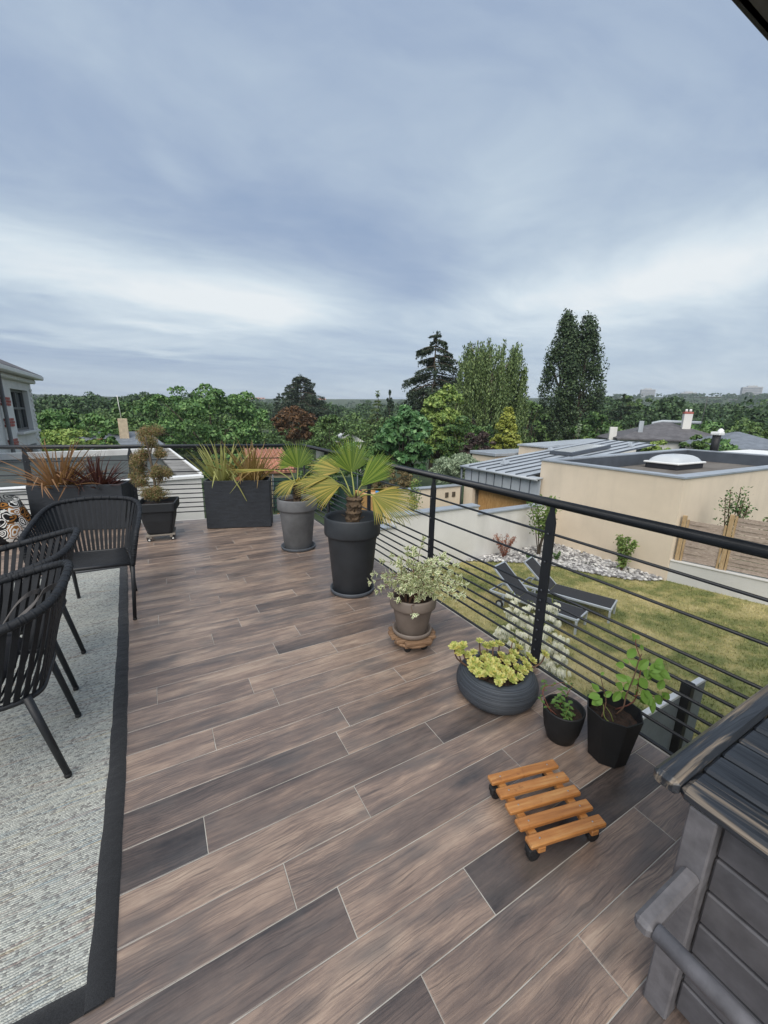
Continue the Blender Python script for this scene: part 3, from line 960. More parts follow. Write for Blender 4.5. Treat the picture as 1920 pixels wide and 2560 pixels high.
# ------------------------------------------------------------------ house behind the camera: only its eave shows
hs = empty('house', (1.2, -0.95, 0), label='dark slate eave edge of the house in the top right corner', cat='house')
EY, EZ = 0.80, 2.635
W_(MB().box((1.0, -1.0, 1.25), (9.0, .3, 7.7 - .0), bev=0), 'wall', M['plaster_white'], hs) if False else None
wl = MB()
for (xa, xb, za, zb) in ((1.5, 2.0, -2.65, 2.6), (2.0, 3.6, 2.15, 2.6), (2.0, 3.6, -2.65, 0.0), (3.6, 5.5, -2.65, 2.6)):
    wl.box(((xa + xb) / 2, -1.02, (za + zb) / 2), (xb - xa, .3, zb - za))
W_(wl, 'wall', M['plaster_white'], hs)
W_(MB().box((2.8, -1.05, 1.075), (1.6, .03, 2.15)), 'glass_door', M['glass_dark'], hs)
W_(MB().box((3.25, (EY - .95) / 2, EZ + .012), (4.5, EY + .93, .024)), 'soffit', M['cart_panel'], hs)
W_(MB().box((3.25, EY - .012, EZ + .07), (4.5, .03, .14), bev=.003), 'fascia', M['slate_dark'], hs)
sl = MB().box((0, 0, 0), (.215, .30, .012), bev=.002)
sl_o = sl.build('slate', M['slate_dark']); sl_me = sl_o.data
bpy.data.objects.remove(sl_o, do_unlink=True)
rs = random.Random(3)
for i in range(20):
    so = bpy.data.objects.new('slate', sl_me)
    so.location = (1.0 + i * .222, EY - .11 + rs.uniform(-.012, .012), EZ + .185 + rs.uniform(-.003, .006))
    so.rotation_euler = (R(24) * -1 + rs.uniform(-.03, .03), 0, rs.uniform(-.02, .02))
    COL.objects.link(so); wchild(so, hs)
rf = MB(); rf.add([(1, EY + .0, EZ + .142), (5.5, EY + .0, EZ + .142), (5.5, -1.2, EZ + 1.0), (1, -1.2, EZ + 1.0), (1, EY, EZ + .138), (5.5, EY, EZ + .138), (5.5, -1.2, EZ + .9), (1, -1.2, EZ + .9)],
                  [(0, 1, 2, 3), (7, 6, 5, 4), (0, 4, 5, 1), (1, 5, 6, 2), (2, 6, 7, 3), (3, 7, 4, 0)])
W_(rf, 'roof', M['slate_dark'], hs)

# ------------------------------------------------------------------ ground to the horizon
def ground_z(x, y):
    r = math.hypot(x, y)
    az = math.degrees(math.atan2(x, y))          # 0 = straight along +Y, + to the right
    k = min(1, max(0, (az + 5) / 60)) if -90 < az < 150 else 0.5
    top = 26 + 20 * k
    pts = [(0, GZ), (17, GZ), (24, GZ - .3), (60, -6.2), (170, -6.0), (420, 2.0), (1000, top), (1600, top + 14), (5200, top + 22)]
    for (a, za), (b, zb) in zip(pts, pts[1:]):
        if r <= b:
            t = (r - a) / (b - a); t = t * t * (3 - 2 * t)
            return za + (zb - za) * t
    return pts[-1][1]
def make_ground():
    rings = [0, 4, 8, 12, 16, 20, 24, 30, 38, 48, 60, 80, 110, 150, 200, 270, 350, 450, 600, 800, 1000, 1300, 1700, 2400, 3500, 5000]
    N = 96
    vs = [(0, 0, GZ)]; fs = []
    for r in rings[1:]:
        for j in range(N):
            a = 2 * PI * j / N
            x, y = r * math.sin(a), r * math.cos(a)
            vs.append((x, y, ground_z(x, y)))
    for j in range(N):
        fs.append((0, 1 + (j + 1) % N, 1 + j))
    for i in range(len(rings) - 2):
        for j in range(N):
            a = 1 + i * N + j; b = 1 + i * N + (j + 1) % N
            fs.append((a, b, b + N, a + N))
    mb = MB(); mb.add(vs, fs, 0, True)
    o = mb.build('ground', M['ground_soil'])
    tag(o, kind='structure')
make_ground()
FD = Vector((0.273, -0.962, 0))                 # fence direction on the right
CH = Vector((11.26, 4.87, GZ))                  # corner of the cream house
fend = CH + FD * 9.0
lawn = MB(); lp = [(1.84, -5), (fend.x, -5), (fend.x, fend.y), (CH.x, CH.y), (11.2, 8.33), (1.84, 8.33)]
lp = [(1.84, -4.2), (fend.x + .2, -4.2), (CH.x, CH.y), (11.2, 8.33), (1.84, 8.33)]
lawn.add([(p[0], p[1], GZ + .01) for p in lp], [tuple(range(len(lp)))])
tag(lawn.build('lawn', M['lawn_soil']), kind='structure')
# pebble bed outline: between the curved lawn edge and the walls
BED = [(7.5, 8.3), (7.9, 8.05), (8.7, 7.55), (9.35, 6.95), (9.75, 6.3), (10.05, 5.75), (10.5, 5.2), (11.0, 4.93), (11.2, 4.9), (11.2, 8.33)]
def in_poly(x, y, P):
    c = False; n = len(P)
    for i in range(n):
        (x1, y1), (x2, y2) = P[i], P[i - 1]
        if (y1 > y) != (y2 > y) and x < (x2 - x1) * (y - y1) / (y2 - y1) + x1:
            c = not c
    return c
def make_grass():
    g = np.random.default_rng(5)
    pts = []
    N = 150000
    x = g.uniform(2.2, 13.4, N); y = g.uniform(-2.0, 8.3, N)
    keep = []
    for i in range(N):
        # right boundary by the fence
        if y[i] < CH.y:
            xr = CH.x + FD.x * (CH.y - y[i]) / -FD.y - .02
        else:
            xr = 11.2
        if x[i] > xr: continue
        # denser near the camera side
        if y[i] > 4.5 and in_poly(x[i], y[i], BED): continue
        keep.append(i)
    x = x[keep]; y = y[keep]; n = len(x)
    h = g.uniform(.018, .05, n); a = g.uniform(0, 2 * PI, n); w = g.uniform(.004, .009, n)
    lean = g.uniform(0, .045, n); b = g.uniform(0, 2 * PI, n)
    V = np.zeros((n, 3, 3))
    V[:, 0] = np.stack([x - np.cos(a) * w, y - np.sin(a) * w, np.full(n, GZ + .008)], 1)
    V[:, 1] = np.stack([x + np.cos(a) * w, y + np.sin(a) * w, np.full(n, GZ + .008)], 1)
    V[:, 2] = np.stack([x + np.cos(b) * lean, y + np.sin(b) * lean, GZ + .01 + h], 1)
    F = np.arange(n * 3).reshape(n, 3)
    o = np_mesh('grass', V.reshape(-1, 3), F, M['grass_blade'])
    tag(o, 'short dry patchy grass of the garden lawn', 'grass', kind='stuff')
make_grass()
def make_pebbles():
    g = np.random.default_rng(9)
    t = (1 + 5 ** .5) / 2
    iv = np.array([(-1, t, 0), (1, t, 0), (-1, -t, 0), (1, -t, 0), (0, -1, t), (0, 1, t), (0, -1, -t), (0, 1, -t), (t, 0, -1), (t, 0, 1), (-t, 0, -1), (-t, 0, 1)], float)
    iv /= np.linalg.norm(iv[0])
    fi = np.array([(0, 11, 5), (0, 5, 1), (0, 1, 7), (0, 7, 10), (0, 10, 11), (1, 5, 9), (5, 11, 4), (11, 10, 2), (10, 7, 6), (7, 1, 8), (3, 9, 4), (3, 4, 2), (3, 2, 6), (3, 6, 8), (3, 8, 9), (4, 9, 5), (2, 4, 11), (6, 2, 10), (8, 6, 7), (9, 8, 1)])
    Vs, Fs = [], []
    k = 0
    while k < 3400:
        x, y = g.uniform(7.4, 11.25), g.uniform(4.8, 8.4)
        if not in_poly(x, y, BED): continue
        s = g.uniform(.025, .065)
        a = g.uniform(0, 2 * PI)
        P = iv * np.array([s * g.uniform(.8, 1.35), s * g.uniform(.7, 1.1), s * g.uniform(.45, .75)]) * (1 + g.uniform(-.15, .15, (12, 1)))
        c, sn = math.cos(a), math.sin(a)
        P = P @ np.array([[c, sn, 0], [-sn, c, 0], [0, 0, 1]])
        P = P + np.array([x, y, GZ + .02 + s * .3 + g.uniform(0, .03)])
        Vs.append(P); Fs.append(fi + 12 * k); k += 1
    o = np_mesh('pebbles', np.concatenate(Vs), np.concatenate(Fs), M['pebble'], smooth=False)
    tag(o, 'bed of white and grey pebbles at the foot of the cream house', 'pebbles', kind='stuff')
make_pebbles()

# ------------------------------------------------------------------ white garden wall with stepped zinc copings
gw = empty('garden_wall', (7.8, 8.42, GZ), label='white rendered garden wall with stepped grey metal copings behind the lawn', cat='wall')
for xa, xb, zt in ((1.6, 5.1, -1.30), (5.1, 7.85, -1.02), (7.85, 11.19, -1.26)):
    W_(MB().box(((xa + xb) / 2, 8.48, (GZ - .05 + zt) / 2), (xb - xa, .24, zt - GZ + .05)), 'wall_section', M['plaster_white'], gw)
    W_(MB().box(((xa + xb) / 2 - .01, 8.48, zt + .025), (xb - xa + .04, .33, .045), bev=.004), 'coping', M['coping_zinc'], gw)
# low wall and woven fence on the right
lw = empty('low_wall', tuple(CH + FD * 3), label='low rough white wall under the wooden fence panels', cat='wall')
ang = math.atan2(FD.y, FD.x)
c = CH + FD * 4.5 + Vector((.08, .02, 0))
W_(MB().box((c.x, c.y, GZ + .25), (9.0, .18, .60), rz=ang), 'wall_body', M['plaster_wall_low'], lw)
W_(MB().box((c.x, c.y, GZ + .565), (9.0, .22, .03), rz=ang, bev=.004), 'cap', M['plaster_wall_low'], lw)
fn = empty('wooden_fence', tuple(CH + FD * 2 + Vector((.1, 0, .58))), label='weathered wooden fence of overlapping slats between posts on a low white wall', cat='fence')
FT = -2.02
def fence_point(s, off=0.0):
    p = CH + FD * s + Vector((.10, .03, 0))
    n = Vector((-FD.y, FD.x, 0))
    return p + n * off
posts = [(0.12, 1.17), (1.00, 1.36), (2.85, 1.38), (4.7, 1.38), (6.55, 1.38)]
for s, h in posts:
    p = fence_point(s)
    W_(MB().box((p.x, p.y, FT + h / 2), (.09, .09, h), rz=ang, bev=.006), 'post', M['post_wood'], fn)
for i in range(4):
    s0, s1 = posts[i][0] + .055, posts[i + 1][0] - .055
    ht = (1.08 if i == 0 else 1.33)
    for s in (s0 + .025, s1 - .025):
        p = fence_point(s)
        W_(MB().box((p.x, p.y, FT + ht / 2), (.045, .055, ht), rz=ang, bev=.004), 'panel_frame', M['post_wood'], fn)
    n = int(ht / .098)
    for k in range(n):
        z = FT + .03 + (k + .5) * (ht - .05) / n
        segs = 2 if i == 0 else 3
        a, b = s0 + .05, s1 - .05
        # woven slat: bows in and out past the battens
        mb = MB()
        pts = []
        m = 18
        for q in range(m + 1):
            t = q / m
            s = a + (b - a) * t
            off = (.006 * math.sin(t * segs * PI) + .005) * (1 if k % 2 else -1)
            pts.append(fence_point(s, off))
        vs = []
        for p in pts:
            nn = Vector((-FD.y, FD.x, 0)) * .004
            hz = .0445
            vs += [(p + nn) + Vector((0, 0, z - hz - GZ)), (p + nn) + Vector((0, 0, z + hz - GZ)), (p - nn) + Vector((0, 0, z + hz - GZ)), (p - nn) + Vector((0, 0, z - hz - GZ))]
        fs = []
        for q in range(m):
            o_ = q * 4
            fs += [(o_, o_ + 4, o_ + 5, o_ + 1), (o_ + 1, o_ + 5, o_ + 6, o_ + 2), (o_ + 2, o_ + 6, o_ + 7, o_ + 3), (o_ + 3, o_ + 7, o_ + 4, o_)]
        mb.add(vs, fs)
        W_(mb, 'slat', M['fence_wood'], fn)

# ------------------------------------------------------------------ cream house with flat roof
HT = 0.095
cx0, cx1, cy0, cy1 = 11.2, 22.6, 4.87, 9.12
cy2 = 10.15                              # the rear wall runs a little off square
ch = empty('cream_house', (11.2, 4.87, GZ), label='cream rendered flat roofed house next to the lawn with domed skylight', cat='house')
w = .30
def rear(x): return cy1 + (x - cx0) * (cy2 - cy1) / (cx1 - cx0)
mb = MB()
zb, zt = GZ - .1, HT - .022
mb.prism([(cx0, cy0), (cx0 + w, cy0), (cx0 + w, rear(cx0 + w)), (cx0, rear(cx0))], zb, zt)
mb.prism([(cx0 + w, cy0), (cx1, cy0), (cx1, cy0 + w), (cx0 + w, cy0 + w)], zb, zt)
mb.prism([(cx1 - w, cy0 + w), (cx1, cy0 + w), (cx1, rear(cx1)), (cx1 - w, rear(cx1 - w))], zb, zt)
mb.prism([(cx0 + w, rear(cx0 + w) - w), (cx1 - w, rear(cx1 - w) - w), (cx1 - w, rear(cx1 - w)), (cx0 + w, rear(cx0 + w))], zb, zt)
W_(mb, 'wall', M['plaster_cream'], ch)
W_(MB().prism([(cx0 + w, cy0 + w), (cx1 - w, cy0 + w), (cx1 - w, rear(cx1 - w) - w), (cx0 + w, rear(cx0 + w) - w)], -.47, -.37), 'flat_roof', M['membrane'], ch)
up = MB()
t = .025
up.prism([(cx0 + w + .001, cy0 + w), (cx0 + w + t, cy0 + w), (cx0 + w + t, rear(cx0 + w) - w), (cx0 + w + .001, rear(cx0 + w) - w)], -.369, zt - .001)
up.prism([(cx1 - w - t, cy0 + w), (cx1 - w - .001, cy0 + w), (cx1 - w - .001, rear(cx1 - w) - w), (cx1 - w - t, rear(cx1 - w) - w)], -.369, zt - .001)
up.prism([(cx0 + w + t, rear(cx0 + w) - w - t), (cx1 - w - t, rear(cx1 - w) - w - t), (cx1 - w - t, rear(cx1 - w) - w - .002), (cx0 + w + t, rear(cx0 + w) - w - .002)], -.369, zt - .001)
up.prism([(cx0 + w + t, cy0 + w + .001), (cx1 - w - t, cy0 + w + .001), (cx1 - w - t, cy0 + w + t), (cx0 + w + t, cy0 + w + t)], -.369, zt - .001)
W_(up, 'upstand', M['zinc_dark'], ch)
e = .035
for P_ in ([(cx0 - e, cy0 - e), (cx0 + w + e, cy0 - e), (cx0 + w + e, rear(cx0) + e), (cx0 - e, rear(cx0) + e)],
           [(cx0 + w + e + .003, cy0 - e), (cx1 + e, cy0 - e), (cx1 + e, cy0 + w + e), (cx0 + w + e + .003, cy0 + w + e)],
           [(cx1 - w - e, cy0 + w + e + .003), (cx1 + e, cy0 + w + e + .003), (cx1 + e, rear(cx1) + e), (cx1 - w - e, rear(cx1) + e)],
           [(cx0 + w + e + .003, rear(cx0 + w) - w - e), (cx1 - w - e - .003, rear(cx1 - w) - w - e), (cx1 - w - e - .003, rear(cx1 - w) + e), (cx0 + w + e + .003, rear(cx0 + w) + e)]):
    W_(MB().prism(P_, HT - .0215, HT + .022), 'coping', M['coping_zinc'], ch)
# domed skylight
sk = W_(MB().box((17.9, 8.25, -.27), (2.0, 1.15, .20), bev=.02), 'skylight_kerb', M['slate_dark'], ch)
fr = MB().box((17.9, 8.25, -.135), (2.12, 1.27, .07), bev=.02)
wchild(fr.build('skylight_frame', M['white_paint']), ch)
dm = MB(); n1, n2 = 16, 10; vs = []; fs = []
for j in range(n2 + 1):
    for i in range(n1 + 1):
        u, v = i / n1 * 2 - 1, j / n2 * 2 - 1
        hgt = .26 * (max(0, (1 - u ** 4)) * max(0, (1 - v ** 4))) ** .6
        vs.append((17.9 + u * .98, 8.25 + v * .56, -.10 + hgt))
for j in range(n2):
    for i in range(n1):
        a = j * (n1 + 1) + i
        fs.append((a, a + 1, a + n1 + 2, a + n1 + 1))
dm.add(vs, fs, 0, True)
wchild(dm.build('skylight_dome', M['dome_acrylic']), ch)

# ------------------------------------------------------------------ zinc roofed garage
zg = empty('zinc_garage', (10.95, 11, GZ), label='garage with standing seam zinc roof and vertical timber gate left of the cream house', cat='garage')
gx0, gx1, gy0, gy1 = 10.92, 22.3, 8.95, 12.85
ez, tz = -0.50, 0.42                     # eave and top of the roof
def roof_z(x): return ez + (tz - ez) * min(1, (x - gx0) / (gx1 - gx0) * 1.25)
xm = gx0 + (gx1 - gx0) / 1.25
W_(MB().box((gx0 + .42, (gy0 + gy1) / 2 + .6, -.92), (.5, gy1 - gy0 - 1.35, .72)), 'lintel', M['zinc'], zg) if False else None
npan = 7
pw = (gy1 - 10.16) / 5
yy = 10.16
edges = [8.95 + .001]
# roof panels with standing seams, running up from the eave
ys = np.linspace(8.95, 12.85, 9)
for i in range(8):
    ya, yb = ys[i], ys[i + 1]
    x_start = gx0
    x_end = min(xm, max(11.16, 11.2 + (ya - cy1 - .04) / ((cy2 - cy1) / (cx1 - cx0))))
    mb = MB()
    vs = []
    for x in (x_start, x_end):
        z = roof_z(x)
        vs += [(x, ya + .006, z), (x, yb - .006, z), (x, yb - .006, z - .03), (x, ya + .006, z - .03)]
    mb.add(vs, [(0, 4, 5, 1), (3, 2, 6, 7), (0, 1, 2, 3), (4, 7, 6, 5), (0, 3, 7, 4), (1, 5, 6, 2)])
    W_(mb, 'roof_panel', M['zinc'], zg)
    if i:
        mb = MB(); x_end2 = min(xm, max(11.16, 11.2 + (ya - cy1 - .06) / ((cy2 - cy1) / (cx1 - cx0))))
        vs = []
        for x in (x_start, x_end2):
            z = roof_z(x)
            vs += [(x, ya - .013, z + .0), (x, ya + .013, z + .0), (x, ya + .010, z + .045), (x, ya - .010, z + .045)]
        mb.add(vs, [(0, 1, 5, 4), (1, 2, 6, 5), (2, 3, 7, 6), (3, 0, 4, 7), (0, 3, 2, 1), (4, 5, 6, 7)])
        W_(mb, 'seam', M['zinc_dark'], zg)
W_(MB().tube([(gx0 - .03, gy0 + .02, ez - .035), (gx0 - .03, gy1, ez - .035)], .045, 8), 'gutter', M['zinc'], zg)
for i in range(9):                       # upright zinc cladding panels under the eave
    ya = 8.97 + i * (12.75 - 8.97) / 9; yb = ya + (12.75 - 8.97) / 9 - .012
    W_(MB().box((gx0 + .16, (ya + yb) / 2, ez - .43), (.03, yb - ya, .74), bev=.004), 'cladding_panel', M['zinc'], zg)
    if i: W_(MB().box((gx0 + .145, ya - .006, ez - .43), (.045, .014, .74)), 'cladding_seam', M['zinc_dark'], zg)
W_(MB().box((gx0 + .9, 12.62, (GZ + ez - .8) / 2 - .0), (1.45, .3, ez - .8 - GZ), bev=0), 'wall', M['plaster_cream'], zg)
W_(MB().box((gx0 + .25, 12.35, (GZ + ez - .8) / 2), (.16, .22, ez - .8 - GZ)), 'gate_post', M['plaster_cream'], zg)
W_(MB().box((17, 12.80, -1.55), (10.2, .1, 2.05)), 'side_wall', M['plaster_cream'], zg)
W_(MB().box((gx0 + .75, 10.7, ez - .84), (1.1, 3.9, .06)), 'gate_soffit', M['zinc_dark'], zg)
nb = 22
for i in range(nb):                      # vertical boards of the gate
    ya = 8.98 + i * (12.22 - 8.98) / nb; yb = ya + (12.22 - 8.98) / nb - .004
    W_(MB().box((gx0 + .50 + rs.uniform(-.003, .003), (ya + yb) / 2, (GZ + ez - .87) / 2), (.03, yb - ya, ez - .87 - GZ)), 'gate_board', M['gate_wood'], zg)
W_(MB().tube([(gx0 + .04, 12.82, ez - .08), (gx0 + .04, 12.82, GZ)], .045, 8), 'downpipe', M['zinc_dark'], zg)
# roof window and small triangular vents
def on_roof(x, y, dz=0): return (x, y, roof_z(x) + dz)
mb = MB()
def slope_box(x0, x1, y0, y1, h0, h1):
    m_ = MB()
    vs = [(x, y, roof_z(x) + h) for h in (h0, h1) for (x, y) in ((x0, y0), (x1, y0), (x1, y1), (x0, y1))]
    m_.add(vs, [(3, 2, 1, 0), (4, 5, 6, 7), (0, 1, 5, 4), (1, 2, 6, 5), (2, 3, 7, 6), (3, 0, 4, 7)])
    return m_
W_(slope_box(15.0, 17.6, 10.75, 11.85, .03, .16), 'roof_window_frame', M['zinc_dark'], zg)
W_(slope_box(15.12, 17.48, 10.87, 11.73, .1605, .168), 'roof_window_pane', M['dome_acrylic'], zg)
for x, y in ((12.2, 11.65), (18.6, 10.42), (15.8, 12.4)):
    z = roof_z(x)
    v = MB(); v.add([(x - .18, y - .14, z), (x - .18, y + .14, z), (x - .14, y, z + .22), (x + .3, y, z + .06)], [(0, 1, 2), (1, 3, 2), (3, 0, 2), (0, 3, 1)])
    W_(v, 'roof_vent', M['zinc'], zg)
# higher volume behind it
ub = empty('upper_extension', (17, 14.4, GZ), label='cream wall block with a grey metal roof rising behind the zinc roof', cat='building')
W_(MB().box((18.75, 13.72, -1.27), (5.5, 1.54, 2.7)), 'wall', M['plaster_cream'], ub)
W_(MB().box((18.75, 13.72, .105), (5.66, 1.7, .05), bev=.01), 'coping', M['coping_zinc'], ub)
mr = MB(); mr.add([(15.95, 12.9, .131), (21.6, 12.9, .131), (21.6, 14.55, .131), (15.95, 14.55, .131), (15.95, 12.9, .16), (21.6, 12.9, .36), (21.6, 14.55, .36), (15.95, 14.55, .16)], [(3, 2, 1, 0), (4, 5, 6, 7), (0, 1, 5, 4), (1, 2, 6, 5), (2, 3, 7, 6), (3, 0, 4, 7)]); W_(mr, 'metal_roof', M['zinc'], ub)
uc = empty('low_extension', (16.9, 15.6, GZ), label='low cream wall with grey metal coping behind the clipped grey green tree', cat='building')
W_(MB().box((16.9, 15.6, -1.6), (4.4, 1.7, 2.3)), 'wall', M['plaster_cream'], uc)
W_(MB().box((16.9, 15.6, -.37), (4.6, 1.9, .16), bev=.02), 'coping', M['coping_zinc'], uc)
# yard wall between the garden wall and the garage
yw = empty('yard_wall', (9, 12.6, GZ), label='low cream yard wall with grey coping in front of the garage corner', cat='wall')
W_(MB().box((9.0, 12.7, -1.98), (3.5, .22, 1.34)), 'wall_body', M['plaster_cream'], yw)
W_(MB().box((9.0, 12.7, -1.28), (3.56, .32, .05), bev=.006), 'coping', M['coping_zinc'], yw)
for x in (10.05, 10.4):
    W_(MB().box((x, 12.575, -1.62), (.16, .03, .2), bev=.004), 'letter_box', M['bark'], yw)

# ------------------------------------------------------------------ grey fence panels below the terrace edge
gp = empty('panel_fence', (3.7, 1.36, GZ), label='short grey panel fence with pale top strip and black post below the railing', cat='fence')
for xa, xb in ((3.2, 3.86), (3.98, 4.32)):
    W_(MB().box(((xa + xb) / 2, 1.40, (GZ - .9) / 2), (xb - xa, .035, -.9 - GZ - .04)), 'panel', M['panel_grey'], gp)
    W_(MB().box(((xa + xb) / 2, 1.40, -.905), (xb - xa, .05, .03), bev=.003), 'top_strip', M['white_paint'], gp)
W_(MB().box((3.92, 1.37, (GZ - .80) / 2), (.085, .085, -.80 - GZ), bev=.008), 'post', M['trim_black'], gp)

# ------------------------------------------------------------------ neighbour's flat roof beyond the far railing
nf = empty('neighbour_building', (0, 8, GZ), label='white neighbouring building with wide grey flat roof beyond the far railing', cat='building')
A_, B_, C_, D_ = Vector((-4.6, 7.30, 0)), Vector((.70, 8.02, 0)), Vector((.36, 14.45, 0)), Vector((-6.2, 13.35, 0))
NZ = .30
def wall_between(p, q, th, z0, z1, mb):
    d = (q - p); nrm = Vector((-d.y, d.x, 0)).normalized() * th
    poly = [(p.x, p.y), (q.x, q.y), (q.x + nrm.x, q.y + nrm.y), (p.x + nrm.x, p.y + nrm.y)]
    return mb.prism(poly, z0, z1)
mb = MB(); wall_between(A_, B_, .25, GZ - .1, NZ - .025, mb)
W_(mb, 'front_wall', M['plaster_white'], nf)
d_ = (C_ - B_).normalized()
mb = MB(); wall_between(B_ + d_ * .26, C_, .3, GZ - .1, NZ - .025, mb); W_(mb, 'side_wall', M['plaster_white'], nf)
mb = MB(); wall_between(C_ - (C_ - D_).normalized() * .31, D_, .3, GZ - .1, NZ + .03, mb); W_(mb, 'rear_wall', M['plaster_white'], nf)
mb = MB(); wall_between(A_ - Vector((0, .04, 0)), B_ - Vector((-.04, .04, 0)), .22, NZ - .0225, NZ + .02, mb); W_(mb, 'coping', M['white_paint'], nf)
mb = MB(); wall_between(B_ + Vector((.04, .19, 0)), C_ + Vector((.04, 0, 0)), .42, NZ - .0225, NZ + .015, mb); W_(mb, 'coping', M['concrete_stained'], nf)
mb = MB(); wall_between(B_ + Vector((.045, .2, 0)), C_ + Vector((.045, 0, 0)), .05, NZ + .0155, NZ + .045, mb); W_(mb, 'coping_lip', M['white_paint'], nf)
mb = MB(); mb.prism([(A_.x, A_.y + .2), (B_.x - .3, B_.y + .22), (C_.x - .3, C_.y - .2), (D_.x, D_.y - .2)], -.1, NZ - .12); W_(mb, 'flat_roof', M['membrane_grey'], nf)
mb = MB(); mb.box((-4.3, 11.7, NZ - .04), (1.5, .9, .16), bev=.02); W_(mb, 'roof_hatch', M['white_paint'], nf)
# house with brick bands at the far left
bh = empty('brick_trimmed_house', (-3.6, 19.2, GZ - 1), label='grey rendered house with red brick bands and tall window at the left edge', cat='house')
K = 1.4
hx = -3.62; hy1 = 19.3; hy0 = 11.5; hz = 2.44
# openings in the visible wall (plane x = hx): tall window and lower window
wy0, wy1 = 16.66, 18.72
def px_z(px, py, y=None): return at_x(px, py, hx)
w_top, w_bot = 2.03, .73
mb = MB()
for (ya, yb, za, zb) in ((hy0, wy0, -4, hz), (wy1, hy1, -4, hz), (wy0, wy1, w_top, hz), (wy0, wy1, .26, w_bot), (wy0, wy1, -4, -2.2)):
    mb.box((hx - .2, (ya + yb) / 2, (za + zb) / 2), (.4, yb - ya, zb - za))
W_(mb, 'wall', M['plaster_white'], bh)
W_(MB().box((hx - 3.2, hy1 - .2, -.8), (5.6, .4, 6.4)), 'gable_wall', M['plaster_white'], bh)
for (za, zb, nm) in ((w_bot, w_top, 'window'), (-2.2, .26, 'window')):
    f = W_(MB().box((hx - .17, wy0 + .04, (za + zb) / 2), (.07, .08, zb - za)).box((hx - .17, wy1 - .04, (za + zb) / 2), (.07, .08, zb - za)).box((hx - .17, (wy0 + wy1) / 2, zb - .04), (.07, wy1 - wy0 - .16, .08))
           .box((hx - .17, (wy0 + wy1) / 2, (za * .45 + zb * .55)), (.07, wy1 - wy0 - .16, .07)).box((hx - .17, (wy0 + wy1) / 2 + .1, (za + zb) / 2), (.06, .06, zb - za)).box((hx - .17, (wy0 + wy1) / 2, za + .04), (.07, wy1 - wy0 - .16, .08)), nm, M['frame_grey'], bh)
    W_(MB().box((hx - .2, (wy0 + wy1) / 2, (za + zb) / 2), (.02, wy1 - wy0 - .02, zb - za - .02)), 'pane', M['glass_dark'], f)
W_(MB().box((hx + .05, (wy0 + wy1) / 2, w_bot - .04), (.22, wy1 - wy0 + .24, .08), bev=.01), 'sill', M['frame_white'], bh)
W_(MB().box((hx + .08, (hy0 + hy1) / 2 + .1, hz + .07), (.55, hy1 - hy0 + .5, .15), bev=.03), 'cornice', M['frame_white'], bh)
W_(MB().box((hx + .0, (hy0 + hy1) / 2 + .05, hz - .08), (.28, hy1 - hy0 + .2, .14), bev=.03), 'cornice_band', M['frame_white'], bh)
rfm = MB(); rfm.add([(hx + .34, hy0, hz + .15), (hx + .34, hy1 + .3, hz + .15), (hx - 3, hy1 - 1.6, hz + 1.75), (hx - 3, hy0, hz + 1.75), (hx - 6.4, hy1 + .3, hz + .15), (hx - 6.4, hy0, hz + .15)], [(0, 1, 2, 3), (1, 4, 2), (2, 4, 5, 3), (0, 5, 4, 1)])
W_(rfm, 'roof', M['slate'], bh)
bk = MB()
for z0 in (1.55, .95, .35, -.25, -.85):
    for rw in range(3):
        for c_ in range(4):
            yy = 15.55 + c_ * .235 + (rw % 2) * .06
            bk.box((hx + .012, yy, z0 + rw * .085), (.03, .215, .07))
W_(bk, 'brick_band', M['brick'], bh)['kind'] = 'stuff'
bk = MB()
for k in range(32):
    bk.box((hx + .012, hy1 - .1 - (k % 2) * .05, -3.2 + k * .17), (.03, .16 + (k % 2) * .1, .07))
W_(bk, 'corner_bricks', M['frame_white'], bh)['kind'] = 'stuff'
W_(MB().tube([(hx + .1, 15.35, hz), (hx + .1, 15.35, -3.5)], .05, 8), 'downpipe', M['frame_grey'], bh)
# ------------------------------------------------------------------ rug
rug = empty('outdoor_rug', (-.9, 2.6, 0), label='grey multicoloured woven outdoor rug with black border on the tiles', cat='rug')
rin = [(-.188, .944), (-.272, 1.14), (-.276, 1.67), (-.307, 2.68), (-.336, 4.35)]
def rug_x(y):       # outer right edge
    pts = [(.89, -.2262), (1.03, -.229), (1.777, -.2365), (2.86, -.267), (4.4, -.335)]
    for (a, xa), (b, xb) in zip(pts, pts[1:]):
        if y <= b: return xa + (xb - xa) * (y - a) / (b - a)
    return pts[-1][1]
NY = 60
mb = MB(); vs = []; fs = []
yn, yf = 1.004, 4.34
rr = random.Random(4)
for i in range(NY + 1):
    y = yn + (yf - yn) * i / NY
    xr = rug_x(y) - .058
    for x in (-2.5, -1.6, -.9, xr): vs.append((x, y + (x + .3) * .0, .0068))
for i in range(NY):
    for k in range(3):
        a = i * 4 + k; fs.append((a, a + 1, a + 5, a + 4))
mb.add(vs, fs, 0, True)
W_(mb, 'woven_field', M['rug_weave'], rug)
